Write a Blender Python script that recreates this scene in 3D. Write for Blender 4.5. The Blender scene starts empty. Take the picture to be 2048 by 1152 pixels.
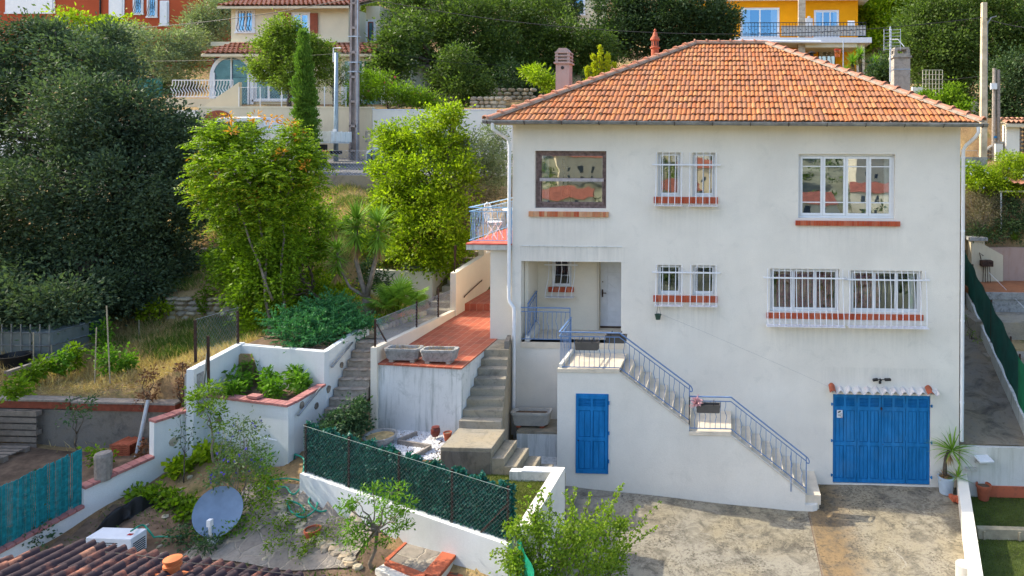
import bpy, math, random
import numpy as np
from mathutils import Vector, Matrix
R = math.radians
sc = bpy.context.scene
col = sc.collection
# ------------------------------------------------------------------ camera
F, PPX, PPY, YAW, ROLL = 1365., 1395., 300., .042, .005      # in pixels of the 2048 x 1152 photograph
CAM = (0., -17., 8.35)
cd = bpy.data.cameras.new('camera'); cam = bpy.data.objects.new('camera', cd); col.objects.link(cam)
cam.location = CAM
cam.matrix_world = Matrix.Translation(CAM) @ Matrix.Rotation(YAW, 4, 'Z') @ Matrix.Rotation(R(90), 4, 'X') @ Matrix.Rotation(ROLL, 4, 'Z')
cd.sensor_fit = 'HORIZONTAL'; cd.sensor_width = 36; cd.lens = F/2048*36
cd.shift_x = (1024-PPX)/2048; cd.shift_y = (PPY-576)/2048
cd.clip_end = 2000; cd.clip_start = .1
sc.camera = cam
sc.render.resolution_x = 1024; sc.render.resolution_y = 576
# ------------------------------------------------------------------ light
SUN_EL, SUN_AZ = R(39), R(7)                                  # sun to the left, a little behind the house
to_sun = Vector((-math.cos(SUN_EL)*math.cos(SUN_AZ), math.cos(SUN_EL)*math.sin(SUN_AZ), math.sin(SUN_EL)))
w = bpy.data.worlds.new("World"); sc.world = w; w.use_nodes = True
sky = w.node_tree.nodes.new('ShaderNodeTexSky'); sky.sky_type = 'NISHITA'; sky.sun_disc = False
sky.sun_elevation = SUN_EL; sky.sun_rotation = R(277); sky.dust_density = 2.6; sky.air_density = .9; sky.ozone_density = .6
bg = w.node_tree.nodes['Background']; bg.inputs[1].default_value = .15
w.node_tree.links.new(sky.outputs[0], bg.inputs[0])
sl = bpy.data.lights.new('sun', 'SUN'); sun = bpy.data.objects.new('sun', sl); col.objects.link(sun)
sl.energy = 2.1; sl.angle = R(.5); sl.color = (1, .90, .72)
sun.location = (-20, 5, 30); sun.rotation_euler = (-to_sun).to_track_quat('-Z', 'Y').to_euler()
sc.view_settings.view_transform = 'Standard'; sc.view_settings.look = 'None'
sc.view_settings.exposure = 1.6; sc.view_settings.gamma = 1; sc.view_settings.use_curve_mapping = False

# ------------------------------------------------------------------ pixel of the photograph -> point of the place
_c, _s, _cr, _sr = math.cos(YAW), math.sin(YAW), math.cos(ROLL), math.sin(ROLL)
def at(px, py, i, v):
    a = (px-PPX)/F; b = -(py-PPY)/F
    r = a*_cr-b*_sr; u = a*_sr+b*_cr
    D = (r*_c-_s, r*_s+_c, u); t = (v-CAM[i])/D[i]
    return Vector([CAM[k]+t*D[k] for k in range(3)])
def pY(px, py, Y): return at(px, py, 1, Y)
def pZ(px, py, z): return at(px, py, 2, z)
def pX(px, py, X): return at(px, py, 0, X)
def mpp(Y): return (17+Y)/F                                   # metres per pixel at depth Y

# ------------------------------------------------------------------ helpers
def tag(o, label=None, cat=None, group=None, kind=None):
    for k, v in (('label', label), ('category', cat), ('group', group), ('kind', kind)):
        if v: o[k] = v
    return o
def wloc(o):
    v = Vector((0, 0, 0))
    while o is not None: v += o.location; o = o.parent
    return v
def empty(name, loc, label=None, cat=None, group=None):
    o = bpy.data.objects.new(name, None); col.objects.link(o); o.location = loc; o.empty_display_size = .2
    return tag(o, label, cat, group)
def link_mesh(name, me, parent=None, V0=None, base=None):
    o = bpy.data.objects.new(name, me); col.objects.link(o)
    if parent is not None: o.parent = parent
    return o
def copy_tree(o, parent=None):
    c = o.copy(); col.objects.link(c); c.parent = parent
    for ch in [q for q in KIDS.get(o.name, [])]: copy_tree(ch, c)
    return c
KIDS = {}
def np_mesh(name, V, Fq, mat, parent=None, smooth=False, loc=None):
    """V (n,3) world coordinates, Fq (m,k) faces with k corners each"""
    V = np.asarray(V, dtype=np.float64); Fq = np.asarray(Fq, dtype=np.int32)
    if parent is not None: off = np.array(wloc(parent))
    elif loc is not None: off = np.array(loc)
    else:
        mn, mx = V.min(0), V.max(0); off = np.array([(mn[0]+mx[0])/2, (mn[1]+mx[1])/2, mn[2]])
    me = bpy.data.meshes.new(name)
    n, k = Fq.shape
    me.vertices.add(len(V)); me.vertices.foreach_set('co', (V-off).ravel().astype(np.float32))
    me.loops.add(n*k); me.loops.foreach_set('vertex_index', Fq.ravel())
    me.polygons.add(n); me.polygons.foreach_set('loop_start', np.arange(0, n*k, k, dtype=np.int32))
    me.polygons.foreach_set('loop_total', np.full(n, k, dtype=np.int32))
    if smooth: me.polygons.foreach_set('use_smooth', np.ones(n, dtype=bool))
    me.update(calc_edges=True); me.validate()
    me.materials.append(mat)
    o = bpy.data.objects.new(name, me); col.objects.link(o)
    if parent is not None: o.parent = parent; KIDS.setdefault(parent.name, []).append(o)
    else: o.location = off
    return o
class MB:
    def __init__(s): s.v = []; s.f = []
    def quad(s, *p):
        n = len(s.v); s.v += [tuple(q) for q in p]; s.f.append(tuple(range(n, n+len(p)))); return s
    def box(s, x0, x1, y0, y1, z0, z1):
        n = len(s.v)
        s.v += [(x, y, z) for z in (z0, z1) for y in (y0, y1) for x in (x0, x1)]
        s.f += [tuple(n+i for i in q) for q in ((0, 2, 3, 1), (4, 5, 7, 6), (0, 1, 5, 4), (2, 6, 7, 3), (0, 4, 6, 2), (1, 3, 7, 5))]
        return s
    def obox(s, c, ax, ay, az):
        """box by centre and three half-axis vectors"""
        c = Vector(c); ax = Vector(ax); ay = Vector(ay); az = Vector(az); n = len(s.v)
        for k in (-1, 1):
            for j in (-1, 1):
                for i in (-1, 1): s.v.append(tuple(c+ax*i+ay*j+az*k))
        s.f += [tuple(n+i for i in q) for q in ((0, 2, 3, 1), (4, 5, 7, 6), (0, 1, 5, 4), (2, 6, 7, 3), (0, 4, 6, 2), (1, 3, 7, 5))]
        return s
    def bar(s, p, q, w, h=None, up=(0, 0, 1)):
        p = Vector(p); q = Vector(q); d = (q-p); L = d.length; d.normalize(); h = h or w
        u = Vector(up)
        if abs(u.dot(d)) > .95: u = Vector((0, 1, 0))
        a = d.cross(u).normalized(); b = a.cross(d).normalized()
        return s.obox((p+q)/2, d*L/2, a*w/2, b*h/2)
    def prism(s, pts, axis, a, b):
        """closed polygon pts (2-D) extruded along axis from a to b"""
        n = len(s.v); k = len(pts)
        def mk(u, v, t): return {'x': (t, u, v), 'y': (u, t, v), 'z': (u, v, t)}[axis]
        s.v += [mk(u, v, a) for u, v in pts] + [mk(u, v, b) for u, v in pts]
        s.f.append(tuple(n+i for i in range(k))); s.f.append(tuple(n+k+i for i in reversed(range(k))))
        for i in range(k):
            j = (i+1) % k; s.f.append((n+j, n+i, n+k+i, n+k+j))
        return s
    def tube(s, pts, r, n=6, cap=True):
        pts = [Vector(p) for p in pts]; rr = r if isinstance(r, (list, tuple)) else [r]*len(pts)
        base = len(s.v); a = None
        for i, p in enumerate(pts):
            d = (pts[min(i+1, len(pts)-1)]-pts[max(i-1, 0)])
            if d.length < 1e-9: d = Vector((0, 0, 1))
            d.normalize()
            if a is None:
                u = Vector((0, 0, 1)) if abs(d.z) < .9 else Vector((1, 0, 0))
                a = d.cross(u).normalized()
            else: a = (a-d*a.dot(d)).normalized()
            b = d.cross(a)
            for k in range(n):
                t = 2*math.pi*k/n; s.v.append(tuple(p+(a*math.cos(t)+b*math.sin(t))*rr[i]))
        for i in range(len(pts)-1):
            for k in range(n):
                m = (k+1) % n; s.f.append((base+i*n+k, base+i*n+m, base+(i+1)*n+m, base+(i+1)*n+k))
        if cap:
            s.f.append(tuple(base+k for k in reversed(range(n)))); e = base+(len(pts)-1)*n
            s.f.append(tuple(e+k for k in range(n)))
        return s
    def lathe(s, prof, c, n=20, cap=True, sx=1, sy=1):
        """profile [(r, z)] round a vertical axis at c"""
        base = len(s.v)
        for r, z in prof:
            for k in range(n):
                t = 2*math.pi*k/n; s.v.append((c[0]+r*math.cos(t)*sx, c[1]+r*math.sin(t)*sy, c[2]+z))
        for i in range(len(prof)-1):
            for k in range(n):
                m = (k+1) % n; s.f.append((base+i*n+k, base+i*n+m, base+(i+1)*n+m, base+(i+1)*n+k))
        if cap:
            s.f.append(tuple(base+k for k in reversed(range(n)))); e = base+(len(prof)-1)*n
            s.f.append(tuple(e+k for k in range(n)))
        return s
    def grid(s, P):
        """P[i][j] points"""
        n = len(s.v); a, b = len(P), len(P[0])
        for row in P: s.v += [tuple(q) for q in row]
        for i in range(a-1):
            for j in range(b-1): s.f.append((n+i*b+j, n+i*b+j+1, n+(i+1)*b+j+1, n+(i+1)*b+j))
        return s
    def rock(s, c, rx, ry, rz, rng, n=7, m=4, j=.18):
        base = len(s.v)
        for i in range(m+1):
            ph = math.pi*i/m
            for k in range(n):
                t = 2*math.pi*k/n; q = 1+rng.uniform(-j, j)
                sx = math.sin(ph)**.6 if math.sin(ph) > 1e-6 else 0
                s.v.append((c[0]+rx*sx*math.cos(t)*q, c[1]+ry*sx*math.sin(t)*q, c[2]-rz*math.cos(ph)*(1+rng.uniform(-j, j)*.5)))
        for i in range(m):
            for k in range(n):
                k2 = (k+1) % n; s.f.append((base+i*n+k, base+i*n+k2, base+(i+1)*n+k2, base+(i+1)*n+k))
        return s
    def build(s, name, mat, parent=None, smooth=False, bevel=0, loc=None, auto=None):
        me = bpy.data.meshes.new(name)
        V = np.array(s.v, dtype=np.float64)
        if parent is not None: off = np.array(wloc(parent))
        elif loc is not None: off = np.array(loc)
        else:
            mn, mx = V.min(0), V.max(0); off = np.array([(mn[0]+mx[0])/2, (mn[1]+mx[1])/2, mn[2]])
        me.from_pydata([tuple(q) for q in (V-off)], [], s.f); me.update()
        import bmesh
        bm = bmesh.new(); bm.from_mesh(me); bmesh.ops.recalc_face_normals(bm, faces=bm.faces); bm.to_mesh(me); bm.free()
        if smooth:
            me.polygons.foreach_set('use_smooth', [True]*len(me.polygons))
        me.materials.append(mat)
        o = bpy.data.objects.new(name, me); col.objects.link(o)
        if parent is not None: o.parent = parent; KIDS.setdefault(parent.name, []).append(o)
        else: o.location = off
        if smooth and auto:
            me.set_sharp_from_angle(angle=R(auto))
        if bevel:
            b = o.modifiers.new('bevel', 'BEVEL'); b.width = bevel; b.segments = 2; b.limit_method = 'ANGLE'; b.angle_limit = R(40)
        return o
def struct(mb, name, mat, **k): return tag(mb.build(name, mat, **k), kind='structure')
def holes_wall(x0, x1, z0, z1, y0, y1, holes):
    """a wall facing -Y with rectangular openings (hx0,hx1,hz0,hz1), its jambs included"""
    m = MB(); xs = sorted({x0, x1, *[h[0] for h in holes], *[h[1] for h in holes]}); zs = sorted({z0, z1, *[h[2] for h in holes], *[h[3] for h in holes]})
    for i in range(len(xs)-1):
        for k in range(len(zs)-1):
            cx, cz = (xs[i]+xs[i+1])/2, (zs[k]+zs[k+1])/2
            if any(h[0] < cx < h[1] and h[2] < cz < h[3] for h in holes): continue
            a, b, c, d = xs[i], xs[i+1], zs[k], zs[k+1]
            m.quad((a, y0, c), (b, y0, c), (b, y0, d), (a, y0, d)); m.quad((b, y1, c), (a, y1, c), (a, y1, d), (b, y1, d))
    for h in holes:
        a, b, c, d = h
        m.quad((a, y0, c), (a, y0, d), (a, y1, d), (a, y1, c)); m.quad((b, y0, c), (b, y1, c), (b, y1, d), (b, y0, d))
        m.quad((a, y0, c), (a, y1, c), (b, y1, c), (b, y0, c)); m.quad((a, y0, d), (b, y0, d), (b, y1, d), (a, y1, d))
    m.quad((x0, y0, z0), (x0, y0, z1), (x0, y1, z1), (x0, y1, z0)); m.quad((x1, y0, z0), (x1, y1, z0), (x1, y1, z1), (x1, y0, z1))
    m.quad((x0, y0, z1), (x1, y0, z1), (x1, y1, z1), (x0, y1, z1))
    return m

# ------------------------------------------------------------------ materials
def newmat(name):
    m = bpy.data.materials.new(name); m.use_nodes = True; nt = m.node_tree
    b = nt.nodes['Principled BSDF']; return m, nt, b
def N(nt, t, **k):
    n = nt.nodes.new(t)
    for a, v in k.items():
        if a.startswith('i_'): n.inputs[a[2:].replace('_', ' ')].default_value = v
        else: setattr(n, a, v)
    return n
def ramp(nt, fac, stops):
    r = nt.nodes.new('ShaderNodeValToRGB'); e = r.color_ramp.elements
    while len(e) < len(stops): e.new(.5)
    for q, (p, c) in zip(e, stops): q.position = p; q.color = (*c, 1) if len(c) == 3 else c
    nt.links.new(fac, r.inputs[0]); return r.outputs[0]
def mixc(nt, fac, a, b, mode='MIX'):
    m = nt.nodes.new('ShaderNodeMix'); m.data_type = 'RGBA'; m.blend_type = mode
    for s, v in ((m.inputs[0], fac), (m.inputs[6], a), (m.inputs[7], b)):
        if isinstance(v, (int, float)): s.default_value = v
        elif isinstance(v, tuple): s.default_value = (*v, 1)
        else: nt.links.new(v, s)
    return m.outputs[2]
def coords(nt, scale=(1, 1, 1), world=True):
    """position in the place (world coordinates), scaled"""
    if world: g = nt.nodes.new('ShaderNodeNewGeometry'); o = g.outputs['Position']
    else: g = nt.nodes.new('ShaderNodeTexCoord'); o = g.outputs['Object']
    mp = nt.nodes.new('ShaderNodeMapping'); mp.inputs['Scale'].default_value = scale
    nt.links.new(o, mp.inputs[0]); return mp.outputs[0]
def noise(nt, vec, scale, detail=4, rough=.6, dist=0):
    n = N(nt, 'ShaderNodeTexNoise', i_Scale=scale, i_Detail=detail, i_Roughness=rough, i_Distortion=dist)
    nt.links.new(vec, n.inputs['Vector']); return n.outputs['Fac']
def bump(nt, b, h, strength=.3, dist=.01):
    n = N(nt, 'ShaderNodeBump', i_Strength=strength, i_Distance=dist); nt.links.new(h, n.inputs['Height']); nt.links.new(n.outputs[0], b.inputs['Normal'])
def basic(name, c, rough=.6, metal=0, var=.15, vs=6, spec=.3, bs=0, bsc=60):
    m, nt, b = newmat(name); v = coords(nt)
    f = noise(nt, v, vs, 5)
    lo = tuple(x*(1-var) for x in c); hi = tuple(min(1, x*(1+var)) for x in c)
    nt.links.new(ramp(nt, f, [(.3, lo), (.7, hi)]), b.inputs['Base Color'])
    b.inputs['Roughness'].default_value = rough; b.inputs['Metallic'].default_value = metal; b.inputs['Specular IOR Level'].default_value = spec
    if bs: bump(nt, b, noise(nt, v, bsc, 3), bs, .01)
    return m
def stucco(name, c, stain=.25, sc=(.16, .15, .13), streak=.0, warm=None, bs=.35, runs=()):
    """rendered wall: grainy, cloudy, with dirt stains and vertical runs"""
    m, nt, b = newmat(name); v = coords(nt)
    big = noise(nt, v, .55, 5, .6); fine = noise(nt, v, 42, 3, .7)
    base = mixc(nt, ramp(nt, big, [(.35, (0, 0, 0)), (.7, (1, 1, 1))]), tuple(x*.89 for x in c), tuple(min(1, x*1.04) for x in c))
    base = mixc(nt, .10, base, ramp(nt, fine, [(.3, (.35, .35, .35)), (.7, (1, 1, 1))]), 'MULTIPLY')
    st = noise(nt, v, 2.6, 8, .72, .6); big2 = noise(nt, v, .8, 3)
    sm = N(nt, 'ShaderNodeMath', operation='MULTIPLY'); nt.links.new(ramp(nt, st, [(.52, (0, 0, 0)), (.74, (1, 1, 1))]), sm.inputs[0]); nt.links.new(ramp(nt, big2, [(.38, (0, 0, 0)), (.66, (1, 1, 1))]), sm.inputs[1])
    s2 = N(nt, 'ShaderNodeMath', operation='MULTIPLY'); nt.links.new(sm.outputs[0], s2.inputs[0]); s2.inputs[1].default_value = stain
    base = mixc(nt, s2.outputs[0], base, sc)
    if streak:
        vs = coords(nt, (7, 7, .55)); k = noise(nt, vs, 1.3, 6, .7)
        s3 = N(nt, 'ShaderNodeMath', operation='MULTIPLY'); nt.links.new(ramp(nt, k, [(.5, (0, 0, 0)), (.72, (1, 1, 1))]), s3.inputs[0]); s3.inputs[1].default_value = streak
        base = mixc(nt, s3.outputs[0], base, sc)
    for (xa, xb, za, zb, am) in runs:                          # rain streaks below beams and sills, (x from, to, z from, to, strength)
        sp = N(nt, 'ShaderNodeSeparateXYZ'); nt.links.new(v, sp.inputs[0]); vs = coords(nt, (9, 9, .5)); f = ramp(nt, noise(nt, vs, 1.2, 6, .75), [(.40, (0, 0, 0)), (.66, (1, 1, 1))])
        for o_, q in ((0, (xa-.1, xa+.1)), (0, (xb+.1, xb-.1)), (2, (za-.3, zb)), (2, (zb+.02, zb-.02))):
            mr = N(nt, 'ShaderNodeMapRange'); mr.inputs[1].default_value, mr.inputs[2].default_value = q; nt.links.new(sp.outputs[o_], mr.inputs[0])
            mu = N(nt, 'ShaderNodeMath', operation='MULTIPLY'); nt.links.new(f, mu.inputs[0]); nt.links.new(mr.outputs[0], mu.inputs[1]); f = mu.outputs[0]
        mu = N(nt, 'ShaderNodeMath', operation='MULTIPLY'); nt.links.new(f, mu.inputs[0]); mu.inputs[1].default_value = am; base = mixc(nt, mu.outputs[0], base, sc)
    nt.links.new(base, b.inputs['Base Color']); b.inputs['Roughness'].default_value = .92; b.inputs['Specular IOR Level'].default_value = .15
    bump(nt, b, fine, bs, .012)
    return m
def concrete(name, c=(.30, .28, .24), dark=(.10, .09, .08), warm=(.36, .30, .20), amt=.7, sc=1.):
    m, nt, b = newmat(name); v = coords(nt)
    a = noise(nt, v, .7*sc, 8, .68, .4); f = noise(nt, v, 9*sc, 8, .75); g = noise(nt, v, 55, 3, .7); h = noise(nt, v, 1.9*sc, 6, .7, 1.)
    base = mixc(nt, ramp(nt, a, [(.38, (0, 0, 0)), (.62, (1, 1, 1))]), c, warm)
    base = mixc(nt, ramp(nt, h, [(.48, (0, 0, 0)), (.7, (amt, amt, amt))]), base, dark)
    base = mixc(nt, ramp(nt, f, [(.56, (0, 0, 0)), (.70, (amt*.8, amt*.8, amt*.8))]), base, dark)
    base = mixc(nt, .35, base, ramp(nt, g, [(.3, (.5, .5, .5)), (.65, (1, 1, 1))]), 'MULTIPLY')
    nt.links.new(base, b.inputs['Base Color']); b.inputs['Roughness'].default_value = .92; b.inputs['Specular IOR Level'].default_value = .15
    bump(nt, b, f, .5, .02)
    return m
def leafmat(name, c1, c2, c3=None, p3=.9, trans=.35, rough=.5, big=.5):
    """leaves: colour differs from leaf to leaf and drifts over the plant"""
    m, nt, b = newmat(name); g = nt.nodes.new('ShaderNodeNewGeometry')
    rnd = g.outputs['Random Per Island']; v = coords(nt); n = noise(nt, v, big, 4)
    ad = N(nt, 'ShaderNodeMath', operation='MULTIPLY_ADD'); nt.links.new(rnd, ad.inputs[0]); ad.inputs[1].default_value = .55; 
    s = N(nt, 'ShaderNodeMath', operation='MULTIPLY'); nt.links.new(n, s.inputs[0]); s.inputs[1].default_value = .5; nt.links.new(s.outputs[0], ad.inputs[2])
    st = [(.12, c1), (.75, c2)]
    if c3: st = [(.12, c1), (p3*.85, c2), (p3, c3)]
    colr = ramp(nt, ad.outputs[0], st)
    nt.links.new(colr, b.inputs['Base Color']); b.inputs['Roughness'].default_value = rough; b.inputs['Specular IOR Level'].default_value = .16
    t = nt.nodes.new('ShaderNodeBsdfTranslucent'); nt.links.new(mixc(nt, .5, colr, (.6, .8, .05), 'OVERLAY'), t.inputs[0])
    mx = nt.nodes.new('ShaderNodeMixShader'); mx.inputs[0].default_value = trans
    nt.links.new(b.outputs[0], mx.inputs[1]); nt.links.new(t.outputs[0], mx.inputs[2]); nt.links.new(mx.outputs[0], nt.nodes['Material Output'].inputs[0])
    return m
def tilemat(name, cols, lichen=True, grime=.5, dark=(.10, .06, .045)):
    """clay tiles: every tile its own tone, dirt at its lower edge, spots of lichen"""
    m, nt, b = newmat(name); g = nt.nodes.new('ShaderNodeNewGeometry'); v = coords(nt)
    k = len(cols); base = ramp(nt, g.outputs['Random Per Island'], [(i/(k-1), c) for i, c in enumerate(cols)])
    n1 = noise(nt, v, 3.2, 6, .7); n2 = noise(nt, v, 22, 5, .7); n3 = noise(nt, v, .5, 3)
    g1 = min(grime, 1.)
    base = mixc(nt, ramp(nt, n1, [(.45, (0, 0, 0)), (.75, (g1, g1, g1))] if grime < 1.2 else [(.34, (0, 0, 0)), (.50, (1, 1, 1))]), base, dark)
    base = mixc(nt, ramp(nt, n2, [(.52, (0, 0, 0)), (.72, (g1*.7,)*3)]), base, dark)
    if lichen:
        l = noise(nt, v, 5.5, 4, .6); base = mixc(nt, ramp(nt, l, [(.705, (0, 0, 0)), (.73, (.9, .9, .9))]), base, (.55, .34, .05))
        l2 = noise(nt, v, 9, 4, .6, .5); base = mixc(nt, ramp(nt, l2, [(.66, (0, 0, 0)), (.74, (.5, .5, .5))]), base, (.42, .38, .30))
    nt.links.new(base, b.inputs['Base Color']); b.inputs['Roughness'].default_value = .8; b.inputs['Specular IOR Level'].default_value = .2
    bump(nt, b, n2, .25, .01)
    return m
def glassmat(name, refl=.45, tint=(.8, .9, 1)):
    m, nt, b = newmat(name)
    gl = N(nt, 'ShaderNodeBsdfGlossy', i_Roughness=.012); gl.inputs[0].default_value = (*tint, 1)
    tr = nt.nodes.new('ShaderNodeBsdfTransparent'); tr.inputs[0].default_value = (.8, .86, .86, 1)
    v = coords(nt); nn = noise(nt, v, 1.1, 2); bn = N(nt, 'ShaderNodeBump', i_Strength=.018, i_Distance=.15); nt.links.new(nn, bn.inputs['Height']); nt.links.new(bn.outputs[0], gl.inputs['Normal'])
    mx = nt.nodes.new('ShaderNodeMixShader'); mx.inputs[0].default_value = refl
    nt.links.new(tr.outputs[0], mx.inputs[1]); nt.links.new(gl.outputs[0], mx.inputs[2]); nt.links.new(mx.outputs[0], nt.nodes['Material Output'].inputs[0])
    return m
M = {}
M['wall'] = stucco('white_render', (.805, .77, .69), .42, (.46, .45, .40), .05)
M['facade'] = stucco('house_front_render', (.805, .77, .69), .42, (.42, .42, .38), .04, runs=((-5.3, -2.5, 5.53, 5.90, .55), (-4.95, -2.9, 6.1, 6.65, .35), (-1.9, -.1, 3.9, 4.5, .4), (-1.9, -.1, 6.4, 6.98, .3), (1.0, 4.9, 3.5, 4.1, .4), (1.7, 4.3, 6.0, 6.5, .3), (2.4, 5.3, 2.6, 3.0, .35), (-5.3, 5.7, 8.5, 8.95, .12)))
M['wall_warm'] = stucco('warm_lit_render', (.78, .72, .60), .10, (.5, .42, .3))  # warmth of sunlit and bounce-lit white walls put into the colour
M['wall_dirty'] = stucco('weathered_render', (.72, .73, .71), .75, (.13, .17, .15), .62)
M['wall_grimy'] = stucco('grimy_render', (.58, .57, .52), .8, (.13, .14, .09), .6)
M['wall_garden'] = stucco('garden_wall_render', (.74, .77, .77), .12, (.33, .36, .35), .10)
M['wall_beige'] = stucco('beige_render', (.64, .57, .42), .25, (.42, .33, .2), .25)
M['wall_cream'] = stucco('pale_yellow_render', (.70, .64, .47), .06)
M['wall_red'] = stucco('brick_red_render', (.42, .085, .035), .15, (.2, .04, .02))
M['wall_orange'] = stucco('orange_render', (.88, .36, .008), .0)
M['wall_chim'] = stucco('chimney_render', (.44, .345, .32), .5, (.2, .15, .13), .2)
M['wall_pink'] = stucco('pinkish_render', (.45, .33, .28), .4, (.25, .12, .06), .3)
M['concrete'] = concrete('old_concrete', (.34, .31, .26), (.10, .09, .075), (.38, .32, .22), .6)
M['concrete_step'] = concrete('step_concrete', (.33, .305, .25), (.10, .09, .075), (.37, .31, .21), .65, 1.4)
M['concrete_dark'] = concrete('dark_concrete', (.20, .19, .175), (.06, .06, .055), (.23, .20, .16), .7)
M['passage'] = concrete('passage_concrete', (.24, .215, .18), (.055, .05, .045), (.30, .24, .16), .8, .8)
M['stone'] = basic('pale_stone', (.42, .37, .28), .9, var=.4, vs=5, bs=.6, bsc=25)
M['stone_dark'] = basic('grey_brown_stone', (.22, .19, .155), .9, var=.55, vs=7, bs=.7, bsc=25)
M['mortar'] = basic('mortar', (.36, .31, .25), .95, var=.25, vs=12, bs=.5)
M['travertine'] = basic('pale_stair_tile', (.66, .58, .46), .6, var=.12, vs=4)
def worn_paint(name, c):
    m, nt, b = newmat(name); v = coords(nt, (3, 3, .8)); w_ = coords(nt); f = noise(nt, v, 2.2, 6, .7); g = noise(nt, w_, 1.1, 4); k = noise(nt, w_, 30, 5, .8)
    base = mixc(nt, ramp(nt, f, [(.35, (0, 0, 0)), (.7, (1, 1, 1))]), tuple(x*.78 for x in c), tuple(min(1, x*1.18+.012) for x in c))
    base = mixc(nt, ramp(nt, g, [(.5, (0, 0, 0)), (.75, (.28,)*3)]), base, (.10, .27, .46)); base = mixc(nt, ramp(nt, k, [(.66, (0, 0, 0)), (.72, (.5,)*3)]), base, (.02, .06, .12))
    nt.links.new(base, b.inputs['Base Color']); b.inputs['Roughness'].default_value = .6; b.inputs['Specular IOR Level'].default_value = .2; bump(nt, b, f, .2, .01); return m
M['blue'] = worn_paint('blue_paint', (.003, .165, .43))
M['rail'] = basic('blue_grey_ironwork', (.13, .22, .40), .45, var=.15, vs=9)
M['rail_light'] = basic('light_blue_ironwork', (.24, .45, .70), .45, var=.15, vs=9)
M['white_metal'] = basic('white_painted_metal', (.72, .74, .78), .5, var=.08)
M['white_paint'] = basic('white_paint', (.70, .73, .77), .5, var=.06)
M['pvc'] = basic('white_pvc', (.76, .78, .80), .4, var=.05)
M['old_wood'] = basic('weathered_dark_wood', (.17, .12, .11), .8, var=.5, vs=14)
M['grey_wood'] = basic('grey_wood', (.26, .23, .20), .85, var=.3, vs=12, bs=.4, bsc=20)
M['brown_wood'] = basic('brown_wood', (.22, .055, .03), .75, var=.3, vs=8)
M['pallet'] = basic('pallet_wood', (.24, .20, .16), .9, var=.3, vs=8, bs=.4, bsc=20)
M['shutter_brown'] = basic('brown_shutter', (.25, .065, .03), .7, var=.2)
M['zinc'] = basic('weathered_zinc', (.25, .27, .29), .45, .5, var=.35, vs=7)
M['dark'] = basic('dark_interior', (.035, .035, .04), .9, var=.1)
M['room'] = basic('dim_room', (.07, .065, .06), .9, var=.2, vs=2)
M['curtain'] = basic('white_curtain', (.62, .62, .60), .9, var=.1)
M['curtain_rose'] = basic('patterned_rose_curtain', (.20, .035, .06), .9, var=.8, vs=16)
M['black'] = basic('black_plastic', (.018, .018, .02), .45, var=.2)
M['rust'] = basic('rusty_iron', (.05, .028, .02), .85, var=.6, vs=14)
M['steel'] = basic('galvanised_steel', (.42, .46, .52), .4, .5, var=.15)
M['terracotta'] = basic('terracotta', (.38, .10, .05), .8, var=.25, vs=7)
M['terra_dark'] = basic('glazed_brown_pot', (.14, .03, .02), .35, var=.3)
M['plastic_blue'] = basic('pale_blue_plastic', (.36, .45, .53), .5, var=.12)
M['glass'] = glassmat('window_glass', .42)
M['glass_low'] = glassmat('dim_window_glass', .2)
M['glass_mid'] = glassmat('window_glass_grey', .5, (.8, .82, .76))
M['glass_sky_tint'] = glassmat('far_window_glass', .5, (.22, .48, .75))  # blue tint puts the mirrored sky into the far panes
M['asphalt'] = basic('asphalt', (.17, .17, .17), .9, var=.25, vs=3, bs=.3)
M['car_white'] = basic('white_car_paint', (.66, .70, .74), .3, var=.05, spec=.5)
M['car_teal'] = basic('grey_teal_car_paint', (.16, .25, .27), .3, .3, var=.05, spec=.5)
M['tyre'] = basic('tyre_rubber', (.02, .02, .02), .85, var=.2)
M['lamp_orange'] = basic('orange_lamp_plastic', (.8, .22, .02), .3)
M['lamp_red'] = basic('red_lamp_plastic', (.4, .02, .02), .3)
M['bark'] = basic('bark', (.10, .08, .06), .95, var=.45, vs=14, bs=.8, bsc=25)
M['bark_pale'] = basic('pale_bark', (.20, .165, .13), .95, var=.35, vs=10, bs=.6, bsc=20)
M['pole_concrete'] = basic('pole_concrete', (.33, .28, .265), .9, var=.3, vs=3, bs=.4)
M['pole_pale'] = basic('pale_pole_concrete', (.48, .40, .28), .9, var=.3, vs=3, bs=.4)
M['hose'] = basic('green_hose', (.02, .30, .20), .45)
M['cable'] = basic('black_cable', (.02, .02, .022), .6)
M['soil'] = basic('garden_soil', (.15, .10, .066), .95, var=.45, vs=5, bs=.8, bsc=14)
M['mulch'] = basic('straw_mulch', (.5, .36, .17), .95, var=.4, vs=9, bs=.8, bsc=20)
# brick sills: each brick an island with its own tone
def islandmat(name, cols, rough=.85, bs=.3, grime=.35, dark=(.12, .07, .05), gs=12):
    m, nt, b = newmat(name); g = nt.nodes.new('ShaderNodeNewGeometry'); v = coords(nt); k = len(cols)
    base = ramp(nt, g.outputs['Random Per Island'], [(i/(k-1), c) for i, c in enumerate(cols)])
    n = noise(nt, v, gs, 6, .7); base = mixc(nt, ramp(nt, n, [(.5, (0, 0, 0)), (.75, (grime,)*3)]), base, dark)
    nt.links.new(base, b.inputs['Base Color']); b.inputs['Roughness'].default_value = rough; b.inputs['Specular IOR Level'].default_value = .2
    bump(nt, b, noise(nt, v, 40, 4), bs, .01); return m
M['brick'] = islandmat('sill_brick', [(.42, .075, .03), (.50, .11, .05), (.36, .055, .025), (.55, .17, .09)], grime=.3)
M['brick_sand'] = islandmat('sandy_sill_brick', [(.52, .27, .13), (.45, .09, .04), (.60, .33, .17), (.50, .16, .08), (.62, .40, .24)], grime=.3)
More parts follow.
